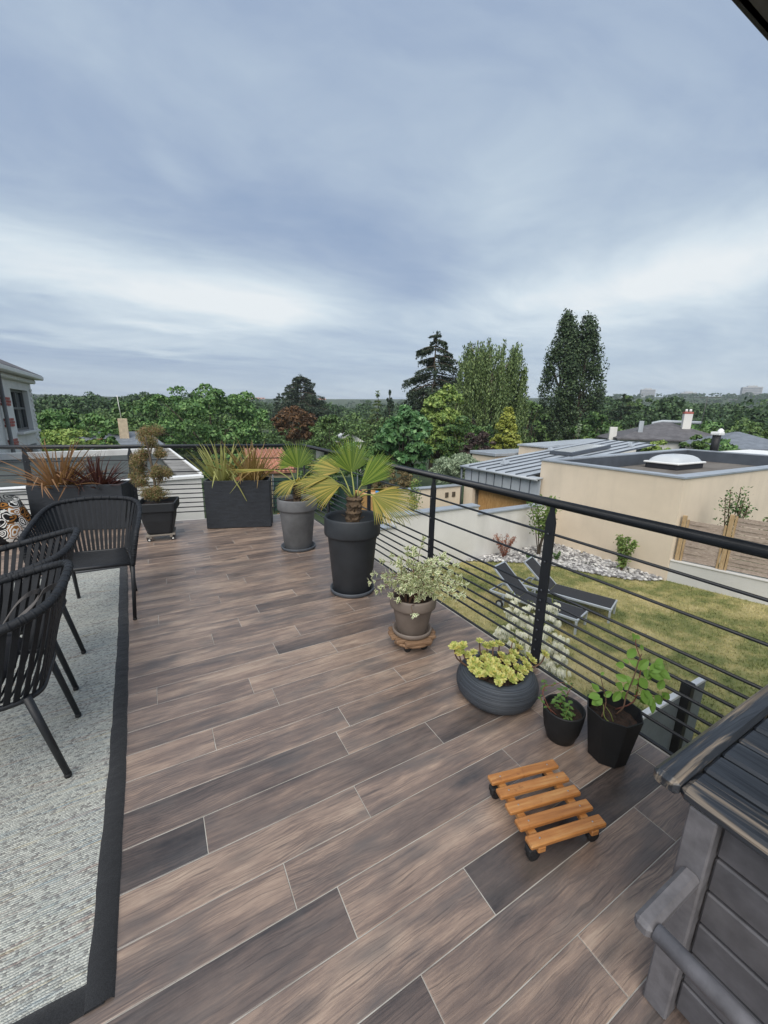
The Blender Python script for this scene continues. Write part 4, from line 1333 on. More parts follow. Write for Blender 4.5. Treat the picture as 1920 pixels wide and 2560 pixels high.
def band(path, wfun, name, dz=0.0):
    mb = MB(); vs = []; fs = []
    n = len(path)
    for i, p in enumerate(path):
        p = Vector(p); t = (Vector(path[min(i + 1, n - 1)]) - Vector(path[max(i - 1, 0)])).normalized()
        s = Vector((t.y, -t.x, 0))
        w = wfun(i)
        lift = .0008 * math.sin(i * .9) + .0006 * math.sin(i * 2.3)
        vs += [p - s * w + Vector((0, 0, .001)), p - s * (w - .005) + Vector((0, 0, .0095 + lift + dz)), p + s * (w - .006) + Vector((0, 0, .0095 - lift + dz)), p + s * w + Vector((0, 0, .001))]
    for i in range(n - 1):
        for k in range(3):
            a = i * 4 + k; fs.append((a, a + 1, a + 5, a + 4))
    mb.add(vs, fs, 0, True)
    return W_(mb, name, M['rug_border'], rug)
band([(rug_x(.942 + i * .03413) - .032 + rr.uniform(-.0012, .0012), .942 + i * .03413, 0) for i in range(101)], lambda i: .033 + .0012 * math.sin(i * .7), 'border_band')
band([(-2.5 + i * .0577, .975 + rr.uniform(-.001, .001), 0) for i in range(40)], lambda i: .033, 'border_band', -.0012)
band([(-2.5 + i * .054, 4.365, 0) for i in range(41)], lambda i: .033, 'border_band')

# ------------------------------------------------------------------ rope armchairs
def make_chair():
    """local: rear feet near y = 0, front towards +y"""
    root = empty('rope_armchair')
    top = smooth_path([(.275, .51, .40), (.298, .505, .52), (.318, .475, .628), (.320, .34, .668), (.310, .12, .718), (.278, .0, .750), (.20, -.058, .772), (0, -.075, .786),
                       (-.20, -.058, .772), (-.278, .0, .750), (-.310, .12, .718), (-.320, .34, .668), (-.318, .475, .628), (-.298, .505, .52), (-.275, .51, .40)], 112)
    MB().tube(top, .0165, 10).build('top_rail', M['rope'], root)
    wr = MB()                            # rope wrapped round the rail
    k = len(top)
    rnd = random.Random(2)
    i = 3
    while i < k - 4:
        wr.tube([top[i], top[i].lerp(top[i + 1], .55)], [.0176, .0176], 10)
        i += 2 if rnd.random() < .8 else 1
    wr.build('rail_wrapping', M['rope'], root)['kind'] = 'stuff'
    # seat ring
    ring = fillet([(.272, .50, .41), (.20, .10, .385), (.15, .035, .385), (-.15, .035, .385), (-.20, .10, .385), (-.272, .50, .41)], .05, 5)
    MB().tube(ring, .011, 8).build('seat_rail', M['chair_metal'], root)
    MB().tube([(-.275, .505, .41), (.275, .505, .41)], .0135, 8).build('front_rail', M['chair_metal'], root)
    for s in (-1, 1):
        MB().tube([(s * .275, .50, .43), (s * .25, .55, .012)], [.0145, .012], 10).build('leg', M['chair_metal'], root)
        MB().tube([(s * .19, .075, .40), (s * .193, .002, .012)], [.0145, .012], 10).build('leg', M['chair_metal'], root)
        for (x, y) in ((.25, .55), (.193, .002)):
            MB().lathe([(.0125, 0), (.013, .006), (.0125, .016)], 10, (s * x, y, 0)).build('foot_cap', M['rubber'], root)
    # back and side straps: from the top rail down to the seat ring
    lens = [0]
    for a, b in zip(top, top[1:]): lens.append(lens[-1] + (b - a).length)
    def along(path, t):
        L = [0]
        for a, b in zip(path, path[1:]): L.append(L[-1] + (b - a).length)
        d = t * L[-1]
        for i in range(len(L) - 1):
            if d <= L[i + 1]:
                return path[i].lerp(path[i + 1], (d - L[i]) / max(1e-9, L[i + 1] - L[i]))
        return path[-1]
    body = [p for p in top if p.z > .60]
    lower = [p for p in ring]
    n = 46
    for i in range(n):
        t = (i + .5) / n
        p = along(body, t)
        q = along(lower, .01 + .98 * t)
        d = (q - p).normalized()
        # strap lies flat against the shell
        t2 = along(body, min(1, t + .01)) - along(body, max(0, t - .01))
        s = (t2 - d * t2.dot(d)).normalized()
        nrm = d.cross(s).normalized()
        mid = p.lerp(q, .5) + nrm * rnd.uniform(-.002, .002)
        w = .0096
        pts = [p - d * .0, p.lerp(q, .08), mid, p.lerp(q, .93), q]
        mb = MB()
        vs = []; fs = []
        for pt in pts:
            vs += [pt - s * w - nrm * .0022, pt + s * w - nrm * .0022, pt + s * w + nrm * .0022, pt - s * w + nrm * .0022]
        for j in range(len(pts) - 1):
            o = j * 4
            fs += [(o, o + 1, o + 5, o + 4), (o + 1, o + 2, o + 6, o + 5), (o + 2, o + 3, o + 7, o + 6), (o + 3, o, o + 4, o + 7)]
        mb.add(vs, fs)
        mb.build('strap', M['rope'], root)
    # seat cords run from side to side
    m = 26
    for i in range(m):
        t = (i + .5) / m
        y = .05 + .45 * t
        x = .165 + (.268 - .165) * t
        z = .388 + .022 * t
        dip = .012 * math.sin(PI * t)
        MB().tube([(-x, y, z + .008), (-x * .5, y + rnd.uniform(-.002, .002), z - dip), (x * .5, y + rnd.uniform(-.002, .002), z - dip), (x, y, z + .008)], .0048, 6).build('seat_cord', M['rope'], root)
    return root
GRP = 'rope armchairs on the rug'
ch1 = make_chair()
ch1.location = (-.4415, 3.7195, .002); ch1.rotation_euler = (0, 0, R(175.1))
tag(ch1, 'black rope armchair facing the camera in front of the long left planter', 'armchair', GRP)
ch2 = copy_tree(ch1)
ch2.location = (-.4905, 2.605, .0115); ch2.rotation_euler = (0, 0, R(91.5))
tag(ch2, 'middle black rope armchair seen from behind, cut by the left edge', 'armchair', GRP)
ch3 = copy_tree(ch1)
ch3.location = (-.4395, 1.975, .0115); ch3.rotation_euler = (0, 0, R(92))
tag(ch3, 'nearest black rope armchair with a dark bag on its seat', 'armchair', GRP)
ch1.location.z = .0
# bag with straps lying in the nearest chair
bag = empty('cloth_bag', (-.72, 1.98, .42), label='dark cloth bag with loose straps lying in the nearest armchair', cat='bag')
bm_ = MB(); vs = []; fs = []
nu, nv = 18, 10
rb = random.Random(8)
for j in range(nv + 1):
    for i in range(nu):
        a = 2 * PI * i / nu; p = PI * j / nv
        rx, ry, rz = .15, .17, .10
        bl = 1 + .10 * math.sin(3 * a + j) + .06 * math.sin(5 * a - 2 * j)
        vs.append((-.70 + rx * math.sin(p) * math.cos(a) * bl, 1.98 + ry * math.sin(p) * math.sin(a) * bl, .495 - rz * math.cos(p)))
for j in range(nv):
    for i in range(nu):
        fs.append((j * nu + i, j * nu + (i + 1) % nu, (j + 1) * nu + (i + 1) % nu, (j + 1) * nu + i))
bm_.add(vs, fs, 0, True)
W_(bm_, 'bag_body', M['bag_cloth'], bag)
for pts, w in (([(-.60, 1.93, .60), at_y(22, 1540, 1.96), at_y(52, 1500, 2.0), at_y(78, 1483, 2.04), at_y(98, 1484, 2.08), (-.56, 2.08, .585)], .013),
               ([(-.60, 2.02, .58), at_y(84, 1512, 2.03), at_y(106, 1480, 2.08), at_y(135, 1466, 2.14), at_y(150, 1472, 2.16), (-.47, 2.14, .60)], .016)):
    pa = smooth_path(pts, 30)
    mb = MB(); mb.ribbon(pa, [w] * len(pa), [Vector((.25, .75, .6)).normalized()] * len(pa)); 
    o = W_(mb, 'strap', M['strap_cloth'], bag)
    md = o.modifiers.new('thickness', 'SOLIDIFY'); md.thickness = .003
# patterned cushion at the left edge
CUX, CUY, _z = at_z(12, 1350, 0)
cu = empty('patterned_cushion', (CUX, CUY, 0), label='black white and ochre patterned fabric pouf at the left edge', cat='cushion')
mb = MB(); vs = []; fs = []; nu, nv = 28, 16
for j in range(nv + 1):
    for i in range(nu):
        a = 2 * PI * i / nu; t = j / nv
        z = .015 + .50 * t
        r = .28 * (1 - .42 * t ** 2.2) * (1 - (1 - min(1, t * 6)) * .06) * (1 if t < 1 else .75)
        r *= 1 + .045 * math.sin(5 * a + 4 * t) + .03 * math.sin(9 * a - 5 * t)
        if t > .93: r *= .72 if t < 1 else .2
        vs.append((CUX + r * math.cos(a), CUY + r * math.sin(a), z + .02 * math.sin(3 * a) * t))
for j in range(nv):
    for i in range(nu):
        fs.append((j * nu + i, j * nu + (i + 1) % nu, (j + 1) * nu + (i + 1) % nu, (j + 1) * nu + i))
fs.append(tuple(range(nu))[::-1]); fs.append(tuple(nv * nu + i for i in range(nu)))
mb.add(vs, fs, 0, True)
W_(mb, 'cushion_body', M['patterned_fabric'], cu)

# ------------------------------------------------------------------ slatted dollies with castors
def castor(parent, x, y, top, rw=.022, white=False, rz=0.0):
    o = MB()
    o.tube([(x, y - .009, rw), (x, y + .009, rw)], rw, 14)
    w_ = o.build('castor', M['rubber'], parent)
    MB().tube([(x, y - .0105, rw), (x, y + .0105, rw)], rw * .5, 10).build('hub', M['white_paint'] if white else M['trim_black'], w_)
    MB().box((x - .012, y, (rw + top) / 2 + .008), (.03, .03, max(.012, top - rw - .004)), bev=.004).build('fork', M['trim_black'], w_)
    return w_
def square_dolly(loc, rz, L, n, pitch, sw, th, ztop, wood, label, white=False, beam=.03):
    """slats along local x, stacked along local -y; origin at the centre"""
    d = empty('plant_dolly', loc, rz, label, 'dolly')
    span = pitch * (n - 1)
    mb = MB().box((0, 0, 0), (L, sw, th), bev=.004)
    first = mb.build('slat', wood, d)
    for k in range(n):
        s = first if k == 0 else first.copy()
        if k: link(s, d)
        s.location = (0, span / 2 - k * pitch, ztop - th / 2)
    scr = MB().lathe([(.0034, 0), (.003, .0006), (0, .0009)], 8).build('screw', M['steel'], d)
    for k in range(n):
        for sx in (-1, 1):
            s = scr if (k == 0 and sx == -1) else scr.copy()
            if s is not scr: link(s, d)
            s.location = (sx * (L / 2 - .045), span / 2 - k * pitch, ztop - .0002)
    for sx in (-1, 1):
        b = MB().box((0, 0, 0), (beam, span + sw, .022), bev=.003).build('bearer', wood, d)
        b.location = (sx * (L / 2 - .045), 0, ztop - th - .0112)
        for sy in (-1, 1):
            castor(d, sx * (L / 2 - .03), sy * (span / 2 - .005), ztop - th - .022, .022, white)
    return d
# bright dolly in the foreground: corners measured on the floor
s0 = Vector((1.1625 - .004, .868, 0)); s4 = Vector((1.1045 - .004, .630, 0))
cen = (s0 + s4) / 2
square_dolly((cen.x, cen.y - .003, 0), math.atan2(-.071, .295), .305, 5, .0612, .040, .018, .092, M['dolly_wood'],
             'empty orange wooden slatted plant dolly on black castors in the foreground')
# under the cloud pruned shrub
d2 = square_dolly((-.02, 5.25, 0), R(-4), .30, 6, .055, .042, .014, .075, M['grey_wood'],
                  'weathered slatted dolly with white hub castors under the square pot', True)

# ------------------------------------------------------------------ long slate look planters
def planter(name, p, q, depth, h, label, cat='planter'):
    p = Vector((p[0], p[1], 0)); q = Vector((q[0], q[1], 0)); d = q - p; L = d.length
    o = empty(name, ((p.x + q.x) / 2, (p.y + q.y) / 2, 0), math.atan2(d.y, d.x), label, cat)
    # local: x along the front, y to the back
    t = .022
    MB().box((0, t / 2, h / 2 + .004), (L, t, h), bev=.006).build('front_panel', M['planter_slate'], o)
    MB().box((0, depth - t / 2, h / 2 + .004), (L, t, h), bev=.006).build('back_panel', M['planter_slate'], o)
    for s in (-1, 1):
        MB().box((s * (L / 2 - t / 2), depth / 2, h / 2 + .004), (t, depth - 2 * t - .001, h - .001), bev=.004).build('side_panel', M['planter_slate'], o)
    so = MB(); nx, ny = 24, 8; vs = []; fs = []
    r_ = random.Random(1)
    for j in range(ny + 1):
        for i in range(nx + 1):
            vs.append((-L / 2 + t + (L - 2 * t) * i / nx, t + (depth - 2 * t) * j / ny, h - .05 + r_.uniform(-.012, .012)))
    for j in range(ny):
        for i in range(nx):
            a = j * (nx + 1) + i; fs.append((a, a + 1, a + nx + 2, a + nx + 1))
    so.add(vs, fs, 0, True); so.build('soil', M['soil'], o)
    MB().box((0, depth / 2, .01), (L - .05, depth - .05, .012)).build('base', M['planter_slate'], o)
    return o, L
def blade_mesh(length, width, droop, bend, mt, seed, kink=0.0):
    """sword leaf standing on the origin, curving towards +x"""
    r_ = random.Random(seed)
    n = 9
    pts = []; ws = []; side = []
    ang = 0.0
    p = Vector((0, 0, 0)); step = length / n
    for i in range(n + 1):
        t = i / n
        pts.append(p.copy())
        ws.append(width * (0.55 + 0.6 * min(1, t * 2.5)) * (1 - t ** 3.5) * .5 + .0006)
        side.append(Vector((0, 1, 0)))
        ang = droop * t ** bend + (kink if t > .55 and kink else 0)
        p = p + Vector((math.sin(ang), 0, math.cos(ang))) * step
    mb = MB(); mb.ribbon(pts, ws, side, fold=.45)
    o = mb.build('leaf', mt); me = o.data
    bpy.data.objects.remove(o, do_unlink=True)
    return me
def phormium(parent, loc, n, lmin, lmax, width, mt, seed, spread=1.0, low=.0, flat=0.0):
    """tuft of separate leaves; several leaf shapes shared among them"""
    r_ = random.Random(seed)
    vars_ = []
    for k in range(7):
        L = lmin + (lmax - lmin) * k / 6
        vars_.append(blade_mesh(L, width * r_.uniform(.8, 1.2), r_.uniform(.05, .7), r_.uniform(1.2, 2.4), mt, seed + k, 1.5 if k == 2 else 0))
    for i in range(n):
        o = bpy.data.objects.new('leaf', vars_[r_.randrange(7)])
        link(o, parent)
        a = r_.uniform(0, 2 * PI)
        tilt = (r_.random() ** .75) * spread
        rad = .02 + .05 * r_.random()
        o.location = (loc[0] + rad * math.cos(a), loc[1] + rad * math.sin(a) * .8, loc[2] - .03)
        o.rotation_euler = (r_.uniform(-.5, .5), tilt, a)
        o.rotation_mode = 'XYZ'
        o.matrix_basis = Matrix.Translation(o.location) @ Matrix.Rotation(a, 4, 'Z') @ Matrix.Rotation(tilt, 4, 'Y') @ Matrix.Rotation(r_.uniform(-.9, .9), 4, 'Z')
P1a, P1b = at_z(85, 1331, 0), at_z(318, 1322, 0)
pl1, L1 = planter('long_planter', P1a, P1b, .33, .565, 'long dark slate look planter with bronze and burgundy flax behind the armchair')
phormium(pl1, (-.22, .14, .53), 150, .30, .68, .018, M['leaf_phormium_tan'], 11, 1.30)
phormium(pl1, (.20, .15, .53), 150, .24, .48, .014, M['leaf_phormium_red'], 12, 1.40)
P2a, P2b = at_z(518, 1323, 0), at_z(679, 1317.5, 0)
pl2, L2 = planter('long_planter', P2a, P2b, .33, .615, 'tall dark slate look planter with green and olive flax beside the grey palm pot')
phormium(pl2, (-.20, .13, .57), 72, .34, .62, .018, M['leaf_phormium_green'], 21, .75)
phormium(pl2, (.17, .16, .57), 135, .34, .64, .016, M['leaf_phormium_olive'], 22, 1.0)
for k, (a0, b0) in enumerate((((.10), (-.10)), ((-.02), (.06)))):
    # bent leaves hanging over the front
    pts = [Vector((-.06 + k * .14, .05, .57)), Vector((-.05 + k * .11, .02, .70 - k * .02)), Vector((-.02 + k * .06, -.02, .63)), Vector((.04 - k * .08, -.035, .52)), Vector((.11 - k * .2, -.03, .36 + k * .1))]
    pa = smooth_path(pts, 16)
    mb = MB(); mb.ribbon(pa, [.009 * (1 - (i / len(pa)) ** 3) + .001 for i in range(len(pa))], [Vector((.9, 0, .4)).normalized()] * len(pa), .3)
    mb.build('leaf', M['leaf_phormium_green'], pl2)
MB().lathe([(.05, .0), (.062, .03), (.055, .06), (.03, .075), (0, .08)], 14, (.02, .13, .575)).build('clay_pot', M['terracotta'], pl2)

# ------------------------------------------------------------------ leaf helpers (numpy)
def rand_unit(g, n):
    v = g.normal(size=(n, 3)); return v / np.linalg.norm(v, axis=1, keepdims=True)
def leaf_quads(C, N, L, Wd, g, jitter=.6, tdir=None):
    """rhombic leaves at C with normals near N; returns V, F"""
    n = len(C)
    N = N + g.normal(size=(n, 3)) * jitter
    N /= np.linalg.norm(N, axis=1, keepdims=True) + 1e-9
    t = tdir + g.normal(size=(n, 3)) * .25 if tdir is not None else rand_unit(g, n)
    t = t - N * (t * N).sum(1, keepdims=True)
    t /= np.linalg.norm(t, axis=1, keepdims=True) + 1e-9
    b = np.cross(N, t)
    L = (np.asarray(L) * np.ones(n))[:, None] * .5; Wd = (np.asarray(Wd) * np.ones(n))[:, None] * .5
    V = np.stack([C - t * L, C + b * Wd, C + t * L, C - b * Wd], 1).reshape(-1, 3)
    F = np.arange(4 * n).reshape(n, 4)
    return V, F

# ------------------------------------------------------------------ cloud pruned shrub in a square pot
tp = empty('potted_topiary', (-.02, 5.25, .075), R(-10), 'browning cloud pruned shrub in a square black pot on a dolly', 'potted plant')
def square_pot(parent, w0, w1, h, rim):
    def sq(w, z): return [(-w / 2, -w / 2, z), (w / 2, -w / 2, z), (w / 2, w / 2, z), (-w / 2, w / 2, z)]
    mb = MB()
    zr = h - rim
    wz = w0 + (w1 - .03 - w0) * zr / h
    rings = [sq(w0 - .02, 0), sq(w0, .02), sq(w0 + (wz - w0) * .6 + .012, zr * .6), sq(wz, zr), sq(w1 - .006, zr + .004), sq(w1, h - .008), sq(w1 - .006, h), sq(w1 - .03, h), sq(w1 - .05, h - .06)]
    # rounded corners
    vs = []; fs = []
    for rg in rings:
        w = rg[1][0] * 2; z = rg[0][2]; c = min(.03, w * .12)
        pts = []
        for (sx, sy, a0) in ((1, -1, -90), (1, 1, 0), (-1, 1, 90), (-1, -1, 180)):
            for k in range(4):
                a = R(a0 + 30 * k)
                pts.append((sx * (w / 2 - c) + c * math.cos(a), sy * (w / 2 - c) + c * math.sin(a), z))
        vs += pts
    n = 16
    for i in range(len(rings) - 1):
        for j in range(n):
            fs.append((i * n + j, i * n + (j + 1) % n, (i + 1) * n + (j + 1) % n, (i + 1) * n + j))
    fs.append(tuple(range(n))[::-1])
    mb.add(vs, fs, 0, False)
    o = mb.build('pot', M['pot_plastic'], parent)
    mb = MB(); mb.add([(-w1 / 2 + .025, -w1 / 2 + .025, h - .05), (w1 / 2 - .025, -w1 / 2 + .025, h - .05), (w1 / 2 - .025, w1 / 2 - .025, h - .05), (-w1 / 2 + .025, w1 / 2 - .025, h - .05)], [(0, 1, 2, 3)])
    mb.build('soil', M['soil'], parent)
square_pot(tp, .255, .40, .375, .10)
def stem_tube(pts, r0, r1, parent, name, mt, n=7, seed=0):
    pa = smooth_path(pts, 16)
    k = len(pa)
    return MB().tube(pa, [r0 + (r1 - r0) * i / (k - 1) for i in range(k)], n).build(name, mt, parent)
g0 = np.random.default_rng(31)
stem_tube([(.0, 0, .32), (-.01, 0, .5), (-.02, .02, .72), (-.035, .02, .92), (-.05, 0, 1.10)], .016, .009, tp, 'trunk', M['bark'])
tp_w = depth_of((-.02, 5.25, .6))
tp_m = (Matrix.Translation(tp.location) @ Matrix.Rotation(R(-10), 4, 'Z')).inverted()
for k, (px, py, hw, hh, dd) in enumerate(((377, 1092, 33, 27, 0), (402, 1131, 20, 17, .03), (353, 1156, 26, 28, -.02), (404, 1188, 27, 25, -.03), (350, 1196, 23, 20, .02), (381, 1229, 30, 19, -.02), (362, 1132, 14, 14, .04))):
    c_ = tp_m @ at_w(px, py, tp_w + dd)
    r, h = hw / FPX * tp_w * 1.12, hh / FPX * tp_w * 1.15
    # each pad is a few uneven tufts
    nt = 9
    T0 = rand_unit(g0, nt) * g0.uniform(.3, .8, (nt, 1)) * np.array([r, r * .9, h]) + np.array(c_)
    rt = g0.uniform(.36, .58, nt)
    n = int(6800 * (r / .17) ** 2)
    idx = g0.integers(0, nt, n)
    U = rand_unit(g0, n)
    C = T0[idx] + U * (g0.uniform(.1, 1.25, n) ** .7 * rt[idx])[:, None] * np.array([r, r, h])
    V, F = leaf_quads(C, U, g0.uniform(.010, .024, n), g0.uniform(.004, .009, n), g0, .9)
    np_mesh('foliage_pad', V, F, M['leaf_topiary'], tp)
    stem_tube([(-.02, .01, max(.36, c_.z - .18)), (c_.x * .5, c_.y * .5, c_.z - .08), tuple(c_)], .009, .004, tp, 'branch', M['bark'])
    for q in range(5):
        a = q * 1.26
        stem_tube([(c_.x * .6, c_.y, c_.z - .05), (c_.x + .05 * math.cos(a), c_.y + .05 * math.sin(a), c_.z - .005), (c_.x + r * .8 * math.cos(a), c_.y + r * .8 * math.sin(a), c_.z + h * .3)], .004, .0015, tp, 'twig', M['bark'], 5)

# ------------------------------------------------------------------ round palm pots
def round_pot(parent, r0, r1, h, rim, mt, soil_z=None, lip=.008, name='pot'):
    zr = h - rim
    rz_ = r0 + (r1 * .94 - r0) * zr / h
    prof = [(r0 * .96, 0), (r0, .008), (rz_, zr - .006), (rz_ + .002, zr), (r1 * .985, zr + .010), (r1, zr + .022), (r1, h - .012), (r1 - .004, h - .003), (r1 - .010, h), (r1 - .018, h - .006), (r1 - .022, h - .03), (r1 - .045, h - .16 if h > .3 else h * .55)]
    o = MB().lathe(prof[::1], 48).build(name, mt, parent)
    sz = soil_z or h - .05
    so = MB(); rr_ = random.Random(5); rings = 6; nn = 28; vs = [(0, 0, sz)]; fs = []
    rs_ = r1 - .028 - max(0, (h - .04 - sz)) * .12
    for i in range(1, rings + 1):
        for j in range(nn):
            a = 2 * PI * j / nn
            vs.append((rs_ * i / rings * math.cos(a), rs_ * i / rings * math.sin(a), sz + rr_.uniform(-.008, .008)))
    for j in range(nn): fs.append((0, 1 + j, 1 + (j + 1) % nn))
    for i in range(rings - 1):
        for j in range(nn):
            a = 1 + i * nn + j; b = 1 + i * nn + (j + 1) % nn
            fs.append((a, a + nn, b + nn, b))
    so.add(vs, fs, 0, True); so.build('soil', M['soil'], parent)
    return o
def saucer(loc, r, h, mt, label):
    o = MB().lathe([(r * .9, 0), (r * .97, .006), (r, h - .004), (r - .004, h), (r - .012, h - .003), (r - .02, .010), (0, .009)], 48).build('saucer', mt)
    o.location = loc
    return tag(o, label, 'saucer')
def palm_fan(parent, base, hub, nrm_hint, rad, spread, n, mt, seed, droop=.0, split=.45, w=.016, aim=None):
    """one frond: petiole from base to hub and a fan of folded segments"""
    r_ = random.Random(seed)
    base = Vector(base); hub = Vector(hub)
    d = (hub - base).normalized()
    if aim is not None:
        d = (CR * aim[0] + CU * aim[1] - CF * (aim[2] if len(aim) > 2 else .15)).normalized()
    up = Vector(nrm_hint); up = (up - d * up.dot(d)).normalized()
    sd = d.cross(up).normalized()
    mb = MB()
    for i in range(n):
        t = (i / (n - 1) * 2 - 1)
        a = t * spread / 2
        dr = (d * math.cos(a) + sd * math.sin(a)).normalized()
        L = rad * (1 - .28 * abs(t) ** 2) * r_.uniform(.93, 1.05)
        acr = dr.cross(up).normalized()
        pts = []; ws = []; side = []
        m = 7
        p = hub + dr * .012
        cur = dr.copy()
        for k in range(m + 1):
            s = k / m
            pts.append(p.copy())
            step_w = spread / (n - 1) * (L * s) * .52
            ww = min(step_w + .001, w * .82)
            if s > split: ww *= 1 - ((s - split) / (1 - split)) ** 1.4 * .93
            ws.append(ww); side.append(acr)
            fall = droop * max(0, s - .25) ** 1.3 * r_.uniform(.8, 1.25)
            cur = (dr + Vector((0, 0, -1)) * fall + up * (-.25 * abs(t) * s * .5)).normalized()
            if s > .78 and r_.random() < .25: cur = (cur + Vector((0, 0, -.9))).normalized()
            p = p + cur * (L / m)
        mb.ribbon(pts, ws, side, fold=.55 if i % 2 else .45)
    o = mb.build('frond', mt, parent)
    pt = smooth_path([base, base.lerp(hub, .5) + Vector((0, 0, .015)), hub, hub + d * .03], 10)
    MB().tube(pt, [.0075 - .0035 * i / (len(pt) - 1) for i in range(len(pt))], 6).build('petiole', M['petiole'], o)
    return o
def fibre_trunk(parent, h0, h1, r0, r1, seed, lean=(0, 0)):
    r_ = random.Random(seed)
    mb = MB(); n = 16; k = 16; vs = []; fs = []
    for i in range(k + 1):
        t = i / k
        for j in range(n):
            a = 2 * PI * j / n
            rr_ = (r0 + (r1 - r0) * t) * (1 + r_.uniform(-.09, .09)) * (1.1 if i % 3 == 0 else .95)
            vs.append((lean[0] * t + rr_ * math.cos(a), lean[1] * t + rr_ * math.sin(a), h0 + (h1 - h0) * t))
    for i in range(k):
        for j in range(n):
            fs.append((i * n + j, i * n + (j + 1) % n, (i + 1) * n + (j + 1) % n, (i + 1) * n + j))
    fs.append(tuple(k * n + j for j in range(n)))
    mb.add(vs, fs, 0, False)
    o = mb.build('trunk', M['palm_fibre'], parent)
    # cut leaf bases and hanging fibres
    st = MB()
    for q in range(46):
        t = r_.uniform(.05, 1.0); a = r_.uniform(0, 2 * PI)
        rr_ = r0 + (r1 - r0) * t
        p = Vector((lean[0] * t + rr_ * .85 * math.cos(a), lean[1] * t + rr_ * .85 * math.sin(a), h0 + (h1 - h0) * t))
        dr = Vector((math.cos(a), math.sin(a), r_.uniform(.4, 1.6))).normalized()
        L = r_.uniform(.02, .06)
        sd_ = Vector((-math.sin(a), math.cos(a), 0))
        st.ribbon([p, p + dr * L * .5, p + dr * L], [.010, .008, .004], [sd_] * 3, .4)
    st.build('leaf_bases', M['palm_fibre'], o)
    return o
# grey pot, far palm
c1 = Vector((1.298, 4.195, 0))
saucer((c1.x, c1.y, 0), .190, .035, M['saucer_grey'], 'round dark saucer under the weathered grey palm pot')
pp1 = empty('potted_palm', (c1.x, c1.y, .0105), 0, 'small fan palm in a weathered light grey round pot near the far corner', 'potted palm')
round_pot(pp1, .150, .213, .556, .130, M['pot_grey'])
fibre_trunk(pp1, .47, .72, .040, .045, 3, (.01, 0))
def L1_(px, py, dy=0): return at_w(px, py, depth_of((c1.x, c1.y, .6)) + dy) - Vector((c1.x, c1.y, .0105))
palm_fan(pp1, (.01, 0, .70), L1_(745, 1170, .0), (.1, -1, .25), .30, 2.5, 30, M['leaf_palm'], 41, .12, .36, .012, aim=(-.08, 1))
palm_fan(pp1, (0, 0, .70), L1_(690, 1176, .05), (-.1, .1, 1), .50, 1.1, 22, M['leaf_palm_old'], 42, .16, .33, .012, aim=(-1, .04, .0))
palm_fan(pp1, (.02, 0, .70), L1_(782, 1172, -.05), (.2, -.6, .7), .30, 1.7, 22, M['leaf_palm'], 43, .25, .34, .012, aim=(.9, .30))
palm_fan(pp1, (0, -.02, .68), L1_(738, 1200, -.12), (-.4, -.6, .7), .26, 1.3, 18, M['leaf_palm_old'], 44, .7, .34, .012, aim=(-.7, -.5))
palm_fan(pp1, (0, .02, .70), L1_(722, 1168, .14), (-.4, .6, .7), .28, 1.8, 20, M['leaf_palm'], 45, .5, .45, .012)
palm_fan(pp1, (0, 0, .64), L1_(745, 1215, -.06), (0, -1, .2), .22, .8, 8, M['leaf_palm_old'], 46, 2.2, .45, .012)
# anthracite pot, near palm
c2 = Vector((1.358, 2.905, 0))
saucer((c2.x, c2.y, 0), .188, .038, M['saucer_grey'], 'round dark saucer under the tall anthracite palm pot')
pp2 = empty('potted_palm', (c2.x, c2.y, .0105), 0, 'fan palm with split leaves in a tall anthracite round pot by the railing', 'potted palm')
round_pot(pp2, .160, .230, .645, .160, M['pot_anthracite'], .53)
fibre_trunk(pp2, .51, .80, .058, .062, 4, (.02, 0))
def L2_(px, py, dy=0): return at_w(px, py, depth_of((c2.x, c2.y, .7)) + dy) - Vector((c2.x, c2.y, .0105))
palm_fan(pp2, (.02, 0, .80), L2_(879, 1182, .06), (0, -1, .35), .30, 2.2, 32, M['leaf_palm'], 51, .14, .36, .012, aim=(-.05, 1))
palm_fan(pp2, (.04, 0, .80), L2_(901, 1216, .04), (-.5, -.7, .4), .36, 1.0, 22, M['leaf_palm'], 52, .05, .55, .012, aim=(.72, .72))
palm_fan(pp2, (0, -.02, .79), L2_(852, 1212, -.14), (-.2, -.6, .8), .34, 1.7, 32, M['leaf_palm_old'], 53, .45, .33, .012, aim=(-1, -.12, .25))
palm_fan(pp2, (.05, -.02, .79), L2_(930, 1238, -.14), (.1, -.7, .8), .40, 2.2, 40, M['leaf_palm_old'], 54, .55, .32, .012, aim=(1, -.30, .25))
palm_fan(pp2, (0, .02, .80), L2_(852, 1178, .16), (-.3, -.5, .9), .30, 1.6, 22, M['leaf_palm_old'], 55, .4, .34, .012, aim=(-.85, .25, -.2))
palm_fan(pp2, (-.01, 0, .79), L2_(822, 1192, -.12), (0, -.3, 1), .30, 1.0, 20, M['leaf_palm_old'], 56, .35, .45, .011, aim=(-1, -.2, .1))
palm_fan(pp2, (.05, .02, .79), L2_(922, 1224, .12), (.1, .3, 1), .38, 1.4, 22, M['leaf_palm_old'], 57, .3, .34, .012, aim=(1, .02, -.2))

